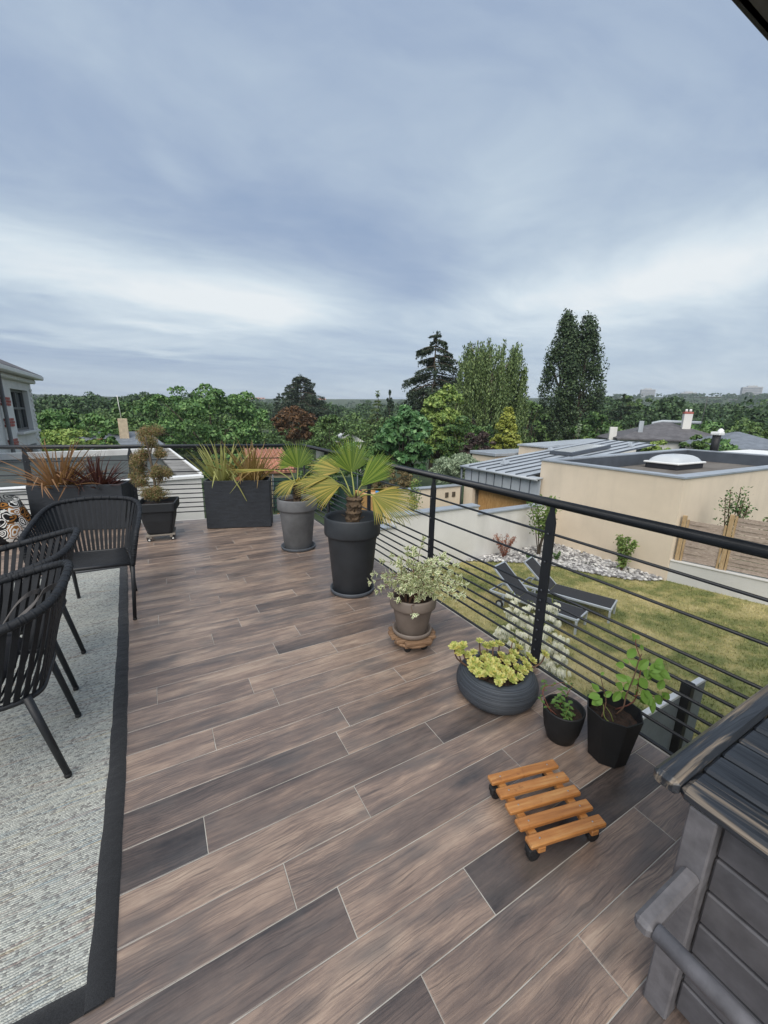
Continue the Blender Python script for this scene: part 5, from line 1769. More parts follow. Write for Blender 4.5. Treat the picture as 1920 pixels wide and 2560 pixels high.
# ------------------------------------------------------------------ variegated shrub in a taupe pot on a round dolly
c3 = Vector((1.345, 1.965, 0))
rd = empty('round_dolly', (c3.x, c3.y, 0), R(-13), 'round brown slatted dolly under the taupe pot', 'dolly')
rdr = .148
for k in range(6):
    y = -rdr + (k + .5) * rdr / 3
    hl = math.sqrt(max(.002, rdr ** 2 - (abs(y) - .0) ** 2)) + .004
    MB().box((0, y, .083), (2 * hl, rdr / 3 - .009, .022), bev=.004).build('slat', M['old_wood'], rd)
for s in (-1, 1):
    MB().box((s * .07, 0, .060), (.035, .25, .022), bev=.003).build('bearer', M['old_wood'], rd)
MB().tube([(rdr * .92 * math.cos(R(200 + 14 * i)), rdr * .92 * math.sin(R(200 + 14 * i)), .062) for i in range(11)], .011, 6).build('rim_strip', M['old_wood'], rd)
for a in (35, 145, 235, 305):
    castor(rd, .095 * math.cos(R(a)), .095 * math.sin(R(a)), .05, .024)
saucer((c3.x, c3.y, .0942), .128, .034, M['saucer_taupe'], 'taupe saucer between the round dolly and the taupe pot')
vp = empty('potted_shrub', (c3.x, c3.y, .1045), 0, 'cream and green variegated shrub in a taupe pot on a round dolly', 'potted plant')
round_pot(vp, .098, .148, .250, .080, M['pot_taupe'], .215)
def var_leaf(mb, p, d, up, L, Wd):
    """leaf with green centre and cream margins"""
    d = d.normalized(); s = d.cross(up)
    s = s.normalized() if s.length > 1e-6 else Vector((1, 0, 0)); n = s.cross(d)
    ts = (0, .3, .65, 1)
    wo = (.12, .85, 1.0, .18); wi = (.08, .48, .52, .05)
    vs = []
    for t, a, b in zip(ts, wo, wi):
        c = p + d * L * t + n * (.12 * L * math.sin(PI * t)) 
        vs += [c - s * Wd * a + n * .001, c - s * Wd * b, c + s * Wd * b, c + s * Wd * a + n * .001]
    for i in range(3):
        o = i * 4
        b0 = len(mb.v)
        mb.add([vs[o], vs[o + 1], vs[o + 5], vs[o + 4]], [(0, 1, 2, 3)], 1)
        mb.add([vs[o + 1], vs[o + 2], vs[o + 6], vs[o + 5]], [(0, 1, 2, 3)], 0)
        mb.add([vs[o + 2], vs[o + 3], vs[o + 7], vs[o + 6]], [(0, 1, 2, 3)], 1)
def sprig(parent, pts, seed, leaves=16, size=.034, start=.35):
    r_ = random.Random(seed)
    pa = smooth_path(pts, 14)
    k = len(pa)
    st = MB().tube(pa, [.0028 - .0014 * i / (k - 1) for i in range(k)], 5).build('sprig', M['stem_brown'], parent)
    mb = MB()
    whorls = leaves // 4 + 1
    for w_ in range(whorls):
        t = start + (1 - start) * w_ / max(1, whorls - 1)
        idx = min(k - 2, int(t * (k - 1)))
        p = pa[idx]; d = (pa[idx + 1] - pa[idx]).normalized()
        o1 = d.orthogonal().normalized(); o2 = d.cross(o1)
        ph = r_.uniform(0, 6)
        m = 4 if w_ < whorls - 1 else 6
        for q in range(m):
            a = ph + 2 * PI * q / m + r_.uniform(-.25, .25)
            out = o1 * math.cos(a) + o2 * math.sin(a)
            dd = (out * r_.uniform(.75, 1.1) + d * r_.uniform(.25, .9) * (1.3 if w_ == whorls - 1 else 1)).normalized()
            var_leaf(mb, p, dd, d, size * r_.uniform(.75, 1.15), size * .24 * r_.uniform(.85, 1.2))
    mb.build('leaves', [M['leaf_var_green'], M['leaf_var_cream']], st)
    return st
def L3_(px, py, dy=0): return at_w(px, py, depth_of((c3.x, c3.y, .4)) + dy) - Vector((c3.x, c3.y, .1045))
tips = [(1060, 1345, .02), (1035, 1372, .05), (1017, 1372, .02), (978, 1388, 0), (952, 1402, .02), (930, 1436, -.02), (922, 1458, -.06), (960, 1440, 0), (1000, 1410, 0), (1045, 1415, 0), (1078, 1404, .04),
        (1110, 1388, .06), (1122, 1400, .02), (1145, 1412, .02), (1152, 1440, -.02), (1168, 1462, -.04), (1160, 1490, -.06), (1143, 1492, -.1), (1120, 1450, 0), (1092, 1432, -.04), (1062, 1440, -.05), (1020, 1450, -.04),
        (985, 1462, -.06), (950, 1470, -.08), (995, 1500, -.12), (1028, 1478, -.1), (1043, 1500, -.13), (1072, 1470, -.1), (1098, 1470, -.08), (1085, 1490, -.13), (1130, 1478, -.08), (966, 1455, .05), (1010, 1435, .08), (1090, 1420, .1), (1130, 1430, .1),
        (1040, 1455, -.08), (1006, 1478, -.09), (1060, 1490, -.12), (1110, 1495, -.1), (976, 1488, -.1), (1050, 1430, .06), (1070, 1425, -.02), (1024, 1405, -.02), (940, 1480, -.04), (1142, 1460, .06), (1104, 1408, -.03)]
r3 = random.Random(6)
for i, (px, py, dy) in enumerate(tips):
    tip = L3_(px, py, dy)
    b_ = Vector((r3.uniform(-.07, .07), r3.uniform(-.07, .07), .215))
    mid = b_.lerp(tip, .5) + Vector((0, 0, .05 + .05 * r3.random()))
    mid.x = b_.x + (tip.x - b_.x) * .38
    sprig(vp, [b_, mid, tip], 100 + i, leaves=26 if i != 0 else 18, size=.037, start=.32 if i else .55)
sprig(vp, [(-.05, -.11, .235), L3_(1028, 1515, -.17), L3_(1034, 1534, -.165)], 300, 4, .036, .98)

# ------------------------------------------------------------------ low bowl with yellow green succulents
c4 = Vector((1.485, 1.345, 0))
bw = empty('succulent_bowl', (c4.x, c4.y, 0), 0, 'low round ribbed charcoal bowl full of yellow green succulent rosettes', 'potted plant')
prof = []
for i in range(25):
    a = R(-90 + 165 * i / 24)
    rr_ = .148 + .066 * math.cos(a) if math.cos(a) > 0 else .148 + .05 * math.cos(a)
    prof.append((rr_, .077 + .077 * math.sin(a)))
prof = [(.12, .0)] + prof + [(.140, .150), (.142, .12)]
MB().lathe(prof, 64).build('bowl', M['bowl_ribbed'], bw)
so = MB(); rr5 = random.Random(5); vs = [(0, 0, .135)]; fs = []
for i in range(1, 7):
    for j in range(28):
        a = 2 * PI * j / 28
        vs.append((.150 * i / 6 * math.cos(a), .150 * i / 6 * math.sin(a), .132 + rr5.uniform(-.006, .006)))
for j in range(28): fs.append((0, 1 + j, 1 + (j + 1) % 28))
for i in range(5):
    for j in range(28):
        a = 1 + i * 28 + j; b = 1 + i * 28 + (j + 1) % 28
        fs.append((a, a + 28, b + 28, b))
so.add(vs, fs, 0, True); so.build('soil', M['soil'], bw)
def rosette_mesh(r, seed):
    r_ = random.Random(seed)
    mb = MB()
    for ring, (n, ln, el) in enumerate(((9, 1.0, .10), (8, .82, .45), (6, .58, .85), (4, .36, 1.15))):
        for q in range(n):
            a = 2 * PI * q / n + ring * .4 + r_.uniform(-.12, .12)
            e_ = el + r_.uniform(-.1, .1)
            d = Vector((math.cos(a) * math.cos(e_), math.sin(a) * math.cos(e_), math.sin(e_)))
            L = r * ln * r_.uniform(.88, 1.08)
            s = Vector((-math.sin(a), math.cos(a), 0)); n_ = s.cross(d) * -1
            pts = [d * L * t + n_ * (-.10 * L * math.sin(PI * t)) for t in (0.08, .35, .7, .92, 1.0)]
            w = L * .27
            mb.ribbon(pts, [w * .35, w * .75, w, w * .6, .0008], [s] * 5, fold=.35)
    o = mb.build('rosette', M['leaf_aeonium']); me = o.data
    bpy.data.objects.remove(o, do_unlink=True)
    return me
RO = [rosette_mesh(.034, 1), rosette_mesh(.030, 2), rosette_mesh(.037, 3), rosette_mesh(.026, 4)]
def L4_(px, py, dy=0): return at_w(px, py, depth_of((c4.x, c4.y, .18)) + dy * 1.3) - Vector((c4.x, c4.y, 0))
heads = []
k8_ = 320 / 1659
for (u, v, dy) in ((185, 285, 0), (295, 275, 0), (250, 360, 0), (515, 215, .06), (610, 285, .08), (690, 265, .06), (770, 255, .1), (440, 360, .04), (360, 400, .02), (560, 450, .05), (620, 430, .06), (800, 395, .06), (940, 215, .12), (1025, 300, .1), (960, 390, .08),
                   (1150, 400, .06), (1200, 470, .02), (1360, 390, .0), (440, 490, -.02), (510, 520, -.03), (430, 570, -.04), (500, 630, -.08), (650, 490, 0), (700, 540, -.02), (620, 560, -.02), (760, 560, -.03), (680, 620, -.06), (870, 500, -.02), (930, 450, .02),
                   (850, 600, -.06), (800, 690, -.10), (760, 750, -.12), (900, 620, -.05), (1000, 560, -.02), (1080, 600, -.04), (1040, 680, -.07), (1120, 520, -.01), (1150, 560, -.02), (720, 480, .03), (580, 370, .1), (840, 450, .05), (1090, 470, .04), (940, 700, -.07), (560, 640, -.06)):
    heads.append(L4_(1100 + u * k8_, 1560 + v * k8_, dy))
r4 = random.Random(12)
for i, h in enumerate(heads):
    o = bpy.data.objects.new('rosette', RO[i % 4]); link(o, bw)
    o.location = h
    s = r4.uniform(.85, 1.12)
    o.scale = (s, s, s)
    vdir = Vector((h.x * 2.2, h.y * 2.2 - .35, 1.0)).normalized()
    o.rotation_mode = 'QUATERNION'
    o.rotation_quaternion = vdir.to_track_quat('Z', 'Y') @ Matrix.Rotation(r4.uniform(0, 6), 4, 'Z').to_quaternion()
    b_ = Vector((max(-.12, min(.12, h.x * .55)), max(-.12, min(.12, h.y * .55)), .13))
    MB().tube(smooth_path([b_, b_.lerp(h, .55) + Vector((h.x * .12, h.y * .12, -.012)), h], 8), [.005, .0048, .0046, .0044, .0042, .004, .0038, .0036, .0034][:9], 6).build('stem', M['stem_brown'], bw)

# ------------------------------------------------------------------ two black nursery pots
c5 = Vector((1.532, .972, 0))
sp = empty('potted_herb', (c5.x, c5.y, 0), 0, 'small round black pot with straggly green herb stems', 'potted plant')
MB().lathe([(.056, 0), (.061, .004), (.078, .055), (.087, .11), (.091, .158), (.090, .164), (.086, .164), (.083, .158), (.080, .12)], 40).build('pot', M['pot_black'], sp)
so = MB(); vs = [(0, 0, .132)]; fs = []
for i in range(1, 6):
    for j in range(24):
        a = 2 * PI * j / 24; vs.append((.082 * i / 5 * math.cos(a), .082 * i / 5 * math.sin(a), .130 + rr5.uniform(-.006, .006)))
for j in range(24): fs.append((0, 1 + j, 1 + (j + 1) % 24))
for i in range(4):
    for j in range(24):
        a = 1 + i * 24 + j; b = 1 + i * 24 + (j + 1) % 24
        fs.append((a, a + 24, b + 24, b))
so.add(vs, fs, 0, True); so.build('soil', M['soil'], sp)
def oval_leaf_mesh(L, Wd, mt, seed, curl=.25):
    mb = MB()
    ts = (0, .2, .45, .7, .9, 1.0); wd = (.08, .75, 1.0, .8, .38, .02)
    mb.ribbon([Vector((L * t, 0, -curl * L * t * t)) for t in ts], [Wd * w for w in wd], [Vector((0, 1, 0))] * 6, fold=.35)
    o = mb.build('leaf', mt); me = o.data
    bpy.data.objects.remove(o, do_unlink=True)
    return me
ML = [oval_leaf_mesh(.022, .0085, M['leaf_mint'], i) for i in range(2)]
def leafy_stem(parent, pts, mesh_list, n, seed, mt, r0=.0022, scale=1.0, start=.2):
    r_ = random.Random(seed)
    pa = smooth_path(pts, 16); k = len(pa)
    MB().tube(pa, [r0 * (1 - .5 * i / (k - 1)) for i in range(k)], 5).build('stem', mt, parent)
    for i in range(n):
        t = start + (1 - start) * (i // 2) / max(1, (n - 1) // 2)
        idx = min(k - 2, int(t * (k - 1)))
        o = bpy.data.objects.new('leaf', mesh_list[i % len(mesh_list)]); link(o, parent)
        a = (i % 2) * PI + (i // 2) * 1.57 + r_.uniform(-.3, .3)
        s = scale * r_.uniform(.7, 1.15)
        o.matrix_basis = Matrix.Translation(pa[idx]) @ Matrix.Rotation(a, 4, 'Z') @ Matrix.Rotation(r_.uniform(-.5, .35), 4, 'Y') @ Matrix.Diagonal((s, s, s, 1))
def L5_(px, py, dy=0): return at_w(px, py, depth_of((c5.x, c5.y, .2)) + dy) - Vector((c5.x, c5.y, 0))
leafy_stem(sp, [(-.05, 0, .14), L5_(1354, 1750, .02), L5_(1362, 1720, .05), L5_(1359, 1697, .06)], ML, 14, 1, M['stem_red'], .002, .9)
leafy_stem(sp, [(-.06, .02, .14), L5_(1356, 1725, .04), L5_(1385, 1712, .05), L5_(1412, 1708, .06), L5_(1420, 1745, .03)], ML, 6, 2, M['stem_red'], .002, .7, .5)
leafy_stem(sp, [(.02, .0, .14), L5_(1402, 1740, .0), L5_(1410, 1718, .02)], ML, 16, 3, M['stem_green'], .002, 1.1)
leafy_stem(sp, [(.01, -.03, .14), L5_(1390, 1762, -.03), L5_(1388, 1745, -.03)], ML, 14, 4, M['stem_green'], .002, 1.1)
leafy_stem(sp, [(.03, -.02, .14), L5_(1420, 1780, -.02), L5_(1424, 1757, -.02)], ML, 14, 5, M['stem_green'], .002, 1.1)
leafy_stem(sp, [(.03, -.04, .14), L5_(1415, 1795, -.05), L5_(1418, 1775, -.05)], ML, 12, 6, M['stem_green'], .002, 1.0)
leafy_stem(sp, [(.0, .03, .14), L5_(1425, 1725, .05), L5_(1432, 1707, .06)], ML, 6, 7, M['stem_red'], .002, .6, .6)
c6_ = Vector((1.628, .806, 0))
op = empty('potted_plant', (c6_.x, c6_.y, 0), 0, 'eight sided black pot with tall leafy green plant by the railing', 'potted plant')
mb = MB(); mb.lathe([(.076, 0), (.080, .004), (.112, .226), (.114, .240), (.108, .240), (.105, .225), (.098, .18)], 8, smooth=False, phase=.25).build('pot', M['pot_black'], op)
so = MB(); vs = [(0, 0, .192)]; fs = []
for i in range(1, 6):
    for j in range(24):
        a = 2 * PI * j / 24; vs.append((.098 * i / 5 * math.cos(a), .098 * i / 5 * math.sin(a), .190 + rr5.uniform(-.007, .007)))
for j in range(24): fs.append((0, 1 + j, 1 + (j + 1) % 24))
for i in range(4):
    for j in range(24):
        a = 1 + i * 24 + j; b = 1 + i * 24 + (j + 1) % 24
        fs.append((a, a + 24, b + 24, b))
so.add(vs, fs, 0, True); so.build('soil', M['soil'], op)
HL = [oval_leaf_mesh(.055, .020, M['leaf_hydrangea'], 1, .3), oval_leaf_mesh(.045, .017, M['leaf_hydrangea'], 2, .5), oval_leaf_mesh(.06, .021, M['leaf_hydrangea'], 3, .15)]
def L6_(px, py, dy=0): return at_w(px, py, depth_of((c6_.x, c6_.y, .3)) + dy) - Vector((c6_.x, c6_.y, 0))
def placed_leaf(parent, p, aim, s, mesh, up=(0, 0, 1)):
    o = bpy.data.objects.new('leaf', mesh); link(o, parent)
    x = Vector(aim).normalized(); z = Vector(up); z = (z - x * z.dot(x)).normalized(); y = z.cross(x)
    o.matrix_basis = Matrix(((x.x * s, y.x * s, z.x * s, p[0]), (x.y * s, y.y * s, z.y * s, p[1]), (x.z * s, y.z * s, z.z * s, p[2]), (0, 0, 0, 1)))
q6 = lambda u, v: (1300 + u * 620 / 1659, 1500 + v * 500 / 1338)
def stem6(pts, r, mt):
    pa = smooth_path(pts, 18); k = len(pa)
    MB().tube(pa, [r * (1 - .5 * i / (k - 1)) for i in range(k)], 6).build('stem', mt, op)
stem6([(.02, 0, .20), L6_(*q6(690, 720)), L6_(*q6(710, 640)), L6_(*q6(760, 520)), L6_(*q6(790, 420)), L6_(*q6(815, 360))], .0035, M['stem_brown'])
stem6([(.05, .02, .20), L6_(*q6(760, 680), .02), L6_(*q6(790, 560), .02), L6_(*q6(810, 420), .02), L6_(*q6(775, 300), .02), L6_(*q6(775, 260), .02)], .003, M['stem_red'])
stem6([(-.05, .02, .20), L6_(*q6(575, 680), .02), L6_(*q6(555, 580), .02), L6_(*q6(535, 500), .02)], .003, M['stem_brown'])
stem6([(-.05, -.02, .20), L6_(*q6(565, 780), -.02), L6_(*q6(558, 700), -.02)], .0028, M['stem_green'])
stem6([(-.03, -.02, .20), L6_(*q6(605, 760), -.02), L6_(*q6(575, 715), -.02)], .0025, M['stem_green'])
stem6([L6_(*q6(760, 640)), L6_(*q6(840, 640)), L6_(*q6(930, 650)), L6_(*q6(985, 670))], .002, M['stem_red'])
r6 = random.Random(14)
VR = tuple(CR); VU = tuple(CU)
for (u, v, du, dv, s, k, dy) in ((770, 270, -.3, 1, .8, 0, .02), (780, 260, 1, .8, .75, 1, .02), (770, 325, -.5, -.9, 1.1, 2, .02), (800, 315, 1, -.1, .9, 1, .02), (700, 440, -1, .3, .9, 0, 0), (730, 420, -.8, .6, .7, 1, 0),
                                (790, 460, 1, .6, 1.3, 2, 0), (800, 440, -.8, .5, 1.0, 1, 0), (870, 480, 1, .9, 1.3, 0, 0), (860, 490, .9, -.1, 1.3, 2, 0), (880, 470, .3, -1, 1.35, 2, -.01), (905, 450, 1, .3, 1.3, 0, -.01), (915, 430, .9, .9, 1.0, 1, 0), (930, 460, .8, -.7, 1.2, 2, 0),
                                (800, 520, .6, -.9, 1.2, 0, -.01), (790, 540, -.7, -.3, 1.0, 1, 0), (720, 540, -.9, .4, 1.0, 2, 0), (690, 590, -.6, .5, 1.1, 0, -.01), (670, 610, -.5, -.9, 1.1, 2, -.01), (680, 620, .7, -.6, 1.0, 0, -.01), (700, 600, .5, .6, .9, 1, 0),
                                (820, 600, .4, -1, 1.4, 2, -.02), (840, 640, .2, -1, 1.4, 0, -.02), (830, 610, 1, -.6, 1.2, 1, -.02), (880, 650, -.1, -1, 1.3, 2, -.02), (900, 640, .9, -.8, 1.2, 0, -.02), (950, 650, .9, -.5, 1.2, 1, -.02), (930, 600, .2, 1, 1.0, 2, 0), (950, 620, 1, -.9, 1.0, 0, 0),
                                (535, 640, -1, .1, 1.1, 0, .02), (550, 660, -.9, -.3, 1.1, 2, .02), (560, 640, .6, .3, 1.0, 1, .02), (530, 610, -.7, .9, .9, 0, .02), (510, 600, -.4, .8, .8, 1, .02), (550, 700, -.5, .3, .6, 1, -.02), (540, 500, .8, .6, .5, 1, .02), (755, 560, -.6, .7, .9, 2, 0), (850, 530, .3, .9, 1.0, 0, 0), (780, 600, .3, -.9, 1.2, 2, 0)):
    p = L6_(*q6(u, v), dy)
    aim = Vector(VR) * du + Vector(VU) * dv + Vector(CF) * r6.uniform(-.5, .4)
    placed_leaf(op, p, aim, s * .82, HL[k], tuple(-Vector(CF) + Vector(VU) * r6.uniform(0, 1) + Vector(VR) * r6.uniform(-.6, .6)))

# ------------------------------------------------------------------ painted wooden trolley, lower right
ct = empty('wooden_trolley', (1.3, 0, 0), 0, 'grey painted wooden trolley with worn black slatted top and round handle', 'trolley')
TZ = .662
tx0, tx1, ty0, ty1 = .955, 1.70, -.24, .366
o = MB().box(((tx0 + tx1) / 2, ty1 - .028, TZ - .02), (tx1 - tx0, .056, .04), bev=.010).build('top_frame', M['cart_top_x'], None); wchild(o, ct); o.color = (1, 1, 1, 1.06)
o = MB().box(((tx0 + tx1) / 2, ty0 + .028, TZ - .02), (tx1 - tx0, .056, .04), bev=.010).build('top_frame', M['cart_top_x'], None); wchild(o, ct); o.color = (1, 1, 1, .95)
yl = ty1 - .0575 - (ty0 + .0575)
xs = [tx0 + .003]
wds = [.098] + [.083] * 7
x = tx0 + .003
for i, wd in enumerate(wds):
    if x + wd > tx1: break
    o = MB().box((x + wd / 2, (ty0 + ty1) / 2, TZ - .021 - (.0025 if i else 0)), (wd, yl, .036), bev=.007 if i else .011).build('top_slat', M['cart_top_y'], None)
    wchild(o, ct); o.color = (1, 1, 1, 1.06 if i == 0 else .94)
    x += wd + .009
for (x_, y_) in ((.992, .262), (.992, -.20), (1.64, .262), (1.64, -.20)):
    W_(MB().box((x_, y_, (TZ - .042) / 2), (.05, .055, TZ - .042), bev=.004), 'leg', M['cart_paint'], ct)
for k in range(6):
    z = .565 - k * .098
    W_(MB().box((1.006, .031, z), (.016, .402, .090), bev=.004), 'side_board', M['cart_panel'], ct)
    W_(MB().box((1.316, .268, z), (.594, .016, .090), bev=.004), 'back_board', M['cart_panel'], ct)
W_(MB().box((1.016, .031, .605), (.02, .40, .028)), 'apron', M['trim_black'], ct)
hz_ = .452
W_(MB().box((.870, .256, hz_), (.206, .036, .034), bev=.009), 'handle_arm', M['cart_paint'], ct)
W_(MB().box((.870, -.20, hz_), (.206, .036, .034), bev=.009), 'handle_arm', M['cart_paint'], ct)
W_(MB().tube([(.788, .2375, hz_ + .002), (.788, -.18, hz_ + .002)], .0175, 16), 'handle_bar', M['cart_paint'], ct)
# ------------------------------------------------------------------ sun loungers on the lawn
def make_lounger():
    """local: foot end towards -y, head end +y; origin under the middle of the foot end"""
    r_ = empty('sun_lounger')
    W2, SZ = .27, .32
    L_ = 1.90
    hinge = 1.22
    for s in (-1, 1):
        MB().box((s * W2, L_ / 2, SZ - .025), (.035, L_, .05), bev=.006).build('side_rail', M['lounger_frame'], r_)
        MB().box((s * W2, .03, (SZ - .05) / 2), (.05, .04, SZ - .05), bev=.004).build('leg', M['lounger_frame'], r_)
        MB().box((s * W2, 1.55, .18), (.04, .035, .25), bev=.004).build('leg', M['lounger_frame'], r_)
        wl_ = MB().tube([(s * (W2 + .03) - .02, 1.62, .085), (s * (W2 + .03) + .02, 1.62, .085)], .085, 18).build('wheel', M['trim_black'], r_)
        MB().tube([(s * (W2 + .03) - .024, 1.62, .085), (s * (W2 + .03) + .024, 1.62, .085)], .05, 14).build('hub', M['lounger_frame'], wl_)
    MB().box((0, .02, SZ - .02), (2 * W2 - .04, .035, .04), bev=.004).build('foot_rail', M['lounger_frame'], r_)
    MB().box((0, 1.62, .20), (2 * W2 - .04, .03, .03), bev=.004).build('axle', M['lounger_frame'], r_)
    MB().box((0, L_ - .02, SZ - .02), (2 * W2 - .04, .035, .04), bev=.004).build('head_rail', M['lounger_frame'], r_)
    MB().box((0, .03 + hinge / 2, SZ + .004), (2 * W2 - .03, hinge, .012), bev=.002).build('seat_mesh', M['lounger_mesh'], r_)
    a = R(41)
    Lb = .80
    mt_ = Matrix.Translation((0, hinge + .04, SZ + .005)) @ Matrix.Rotation(a, 4, 'X')
    MB().box((0, 0, 0), (2 * W2 - .06, Lb, .012), M=mt_ @ Matrix.Translation((0, Lb / 2, 0))).build('back_mesh', M['lounger_mesh'], r_)
    for s in (-1, 1):
        MB().box((0, 0, 0), (.03, Lb + .02, .03), M=mt_ @ Matrix.Translation((s * (W2 - .025), Lb / 2, -.004))).build('back_rail', M['lounger_frame'], r_)
        MB().tube([(s * .2, hinge + .36, SZ + .28), (s * .2, 1.74, SZ - .01)], .01, 6).build('back_strut', M['lounger_frame'], r_)
    MB().box((0, 0, 0), (2 * W2 - .02, .03, .03), M=mt_ @ Matrix.Translation((0, Lb, -.004))).build('back_top_rail', M['lounger_frame'], r_)
    return r_
lo = make_lounger()
fR1, fR2 = Vector((7.83, 4.24, 0)), Vector((8.27, 4.38, 0))
hd = Vector((7.80, 6.30, 0))
# right lounger: foot legs near (7.85,4.24)/(8.4,4.36), head towards (7.45,6.2)
lo.location = (7.985, 4.29, GZ + .012); lo.rotation_euler = (0, 0, R(21))
tag(lo, 'grey framed black mesh sun lounger farther from the terrace, on the right', 'sun lounger', 'sun loungers on the lawn')
l2 = copy_tree(lo)
l2.location = (6.971, 4.30, GZ + .012); l2.rotation_euler = (0, 0, R(16))
tag(l2, 'grey framed black mesh sun lounger nearer the terrace, behind the white yucca', 'sun lounger', 'sun loungers on the lawn')

# ------------------------------------------------------------------ foliage generators
def trunk_mesh(parent, H, r, limbs, mt, seed, top_frac=.9, lean=.0):
    r_ = random.Random(seed)
    mb = MB()
    pts = [(0, 0, -.3)]
    for i in range(1, 6):
        t = i / 5 * top_frac
        pts.append((lean * t * H + r_.uniform(-.02, .02) * H * t, r_.uniform(-.02, .02) * H * t, H * t))
    pa = smooth_path(pts, 15); k = len(pa)
    mb.tube(pa, [r * (1 - .85 * i / (k - 1)) for i in range(k)], 7)
    for (p, q, r0) in limbs:
        p = Vector(p); q = Vector(q)
        mid = p.lerp(q, .5) + Vector((r_.uniform(-.1, .1), r_.uniform(-.1, .1), .08)) * (q - p).length * .6
        mb.tube(smooth_path([p, mid, q], 6), [r0, r0 * .8, r0 * .7, r0 * .55, r0 * .4, r0 * .3, r0 * .2][:7], 5)
    return mb.build('trunk', mt, parent)
def crown_clumps(g, K, rx, ry, rz, cz, shape='round', rc=(.16, .30)):
    """centres, radii of leaf clumps through the crown"""
    U = rand_unit(g, K)
    rad = g.uniform(.18, 1.0, K) ** .45
    C = U * rad[:, None] * np.array([rx, ry, rz])
    if shape == 'flat': C[:, 2] = np.abs(C[:, 2]) * 1.0 - rz * .25
    if shape == 'egg':
        t = np.clip((C[:, 2] / rz + 1) / 2, 0, 1); f = 1.15 - .55 * t; C[:, 0] *= f; C[:, 1] *= f
    if shape == 'cone':
        t = g.uniform(0, 1, K); a = g.uniform(0, 2 * PI, K)
        f = (1 - t) ** .8 * g.uniform(.35, 1, K)
        C = np.stack([np.cos(a) * rx * f, np.sin(a) * ry * f, (t * 2 - 1) * rz], 1)
    C[:, 2] += cz
    return C, g.uniform(rc[0], rc[1], K) * min(rx, rz)
def crown_mesh(g, C, Rc, per, ls, jitter=.7, flat=.75, aspect=.62, droop=0.0):
    Vs = []; Fs = []; off = 0
    n = len(C) * per
    U = rand_unit(g, n)
    U[:, 2] = np.where(U[:, 2] < -.25, -U[:, 2], U[:, 2])
    idx = np.repeat(np.arange(len(C)), per)
    rad = g.uniform(.55, 1.0, n) ** .6
    P = C[idx] + U * (Rc[idx] * rad)[:, None] * np.array([1, 1, flat])
    P[:, 2] -= droop * np.hypot(P[:, 0] - C[idx][:, 0], P[:, 1] - C[idx][:, 1])
    L = g.uniform(.65, 1.3, n) * ls
    return leaf_quads(P, U, L, L * aspect, g, jitter)
def broad_tree(name, label, px, py, wpx, D, mt, seed, per=70, K=110, ls=.26, base=None, shape='round', zfrac=.62, bark='bark', cat='tree', group=None, trunk_r=None, hmul=1.0, stems=None, rc=(.16, .30)):
    """tree whose top shows at pixel (px, py) at distance D; wpx = crown width in photo pixels"""
    top = at_d(px, py, D)
    gz_ = ground_z(top.x, top.y) if base is None else base
    H = top.z - gz_
    w = wpx / FPX * D
    o = empty(name, (top.x, top.y, gz_), random.Random(seed).uniform(0, 6), label, cat, group)
    g = np.random.default_rng(seed)
    rz = H * zfrac / 2
    C, Rc = crown_clumps(g, K, w / 2 * .86, w / 2 * .86, rz * .9, H - rz, shape, rc)
    V, F = crown_mesh(g, C, Rc, per, ls)
    np_mesh('crown', V, F, M[mt], o)
    limbs = []
    for i in range(min(18, K)):
        c = C[i]
        limbs.append(((0, 0, max(.15 * H, H - 2 * rz) * .95), tuple(c), .012 * H))
    trunk_mesh(o, H, trunk_r or .022 * H, limbs, M[bark], seed, .8)
    if stems:
        for dx in stems:
            MB().tube([(dx, 0, -.3), (dx * .7, .1, H * .3), (dx * .2, 0, H * .6)], [.02 * H, .016 * H, .01 * H], 7).build('trunk', M[bark], o)
    return o
def hanging_tree(name, label, px, py, wpx, D, mt, seed, strands=190, ls=.16, bark='bark_pale'):
    top = at_d(px, py, D); gz_ = ground_z(top.x, top.y); H = top.z - gz_
    w = wpx / FPX * D / 2
    o = empty(name, (top.x, top.y, gz_), 0, label, 'tree')
    g = np.random.default_rng(seed)
    limbs = []; P = []; N = []
    for i in range(strands):
        t = g.uniform(.42, 1.0) ** .8
        a = g.uniform(0, 2 * PI); rr_ = w * (1.05 - .42 * t ** 3) * g.uniform(.12, 1.0) ** .5
        s = np.array([math.cos(a) * rr_, math.sin(a) * rr_, H * t - .25 * H * .2 * (rr_ / w)])
        if i < 34: limbs.append(((0, 0, s[2] * .72), tuple(s), .012 * H * .6))
        Ls = g.uniform(.10, .34) * H
        m = int(70 * Ls / (.2 * H))
        q = np.sort(g.uniform(0, 1, m))
        sway = g.normal(size=2) * .05
        pts = s + np.stack([sway[0] * q * Ls + g.normal(size=m) * .09, sway[1] * q * Ls + g.normal(size=m) * .09, .06 * Ls * np.sin(q * PI) - q * Ls], 1)
        P.append(pts)
    P = np.concatenate(P)
    P[:, 2] = np.maximum(P[:, 2], .3)
    n = len(P)
    V, F = leaf_quads(P, rand_unit(g, n) * np.array([1, 1, .3]), g.uniform(.8, 1.6, n) * ls, g.uniform(.35, .6, n) * ls, g, .4, np.tile(np.array([0, 0, -1.0]), (n, 1)))
    np_mesh('crown', V, F, M[mt], o)
    trunk_mesh(o, H, .018 * H, limbs, M[bark], seed, .95)
    return o
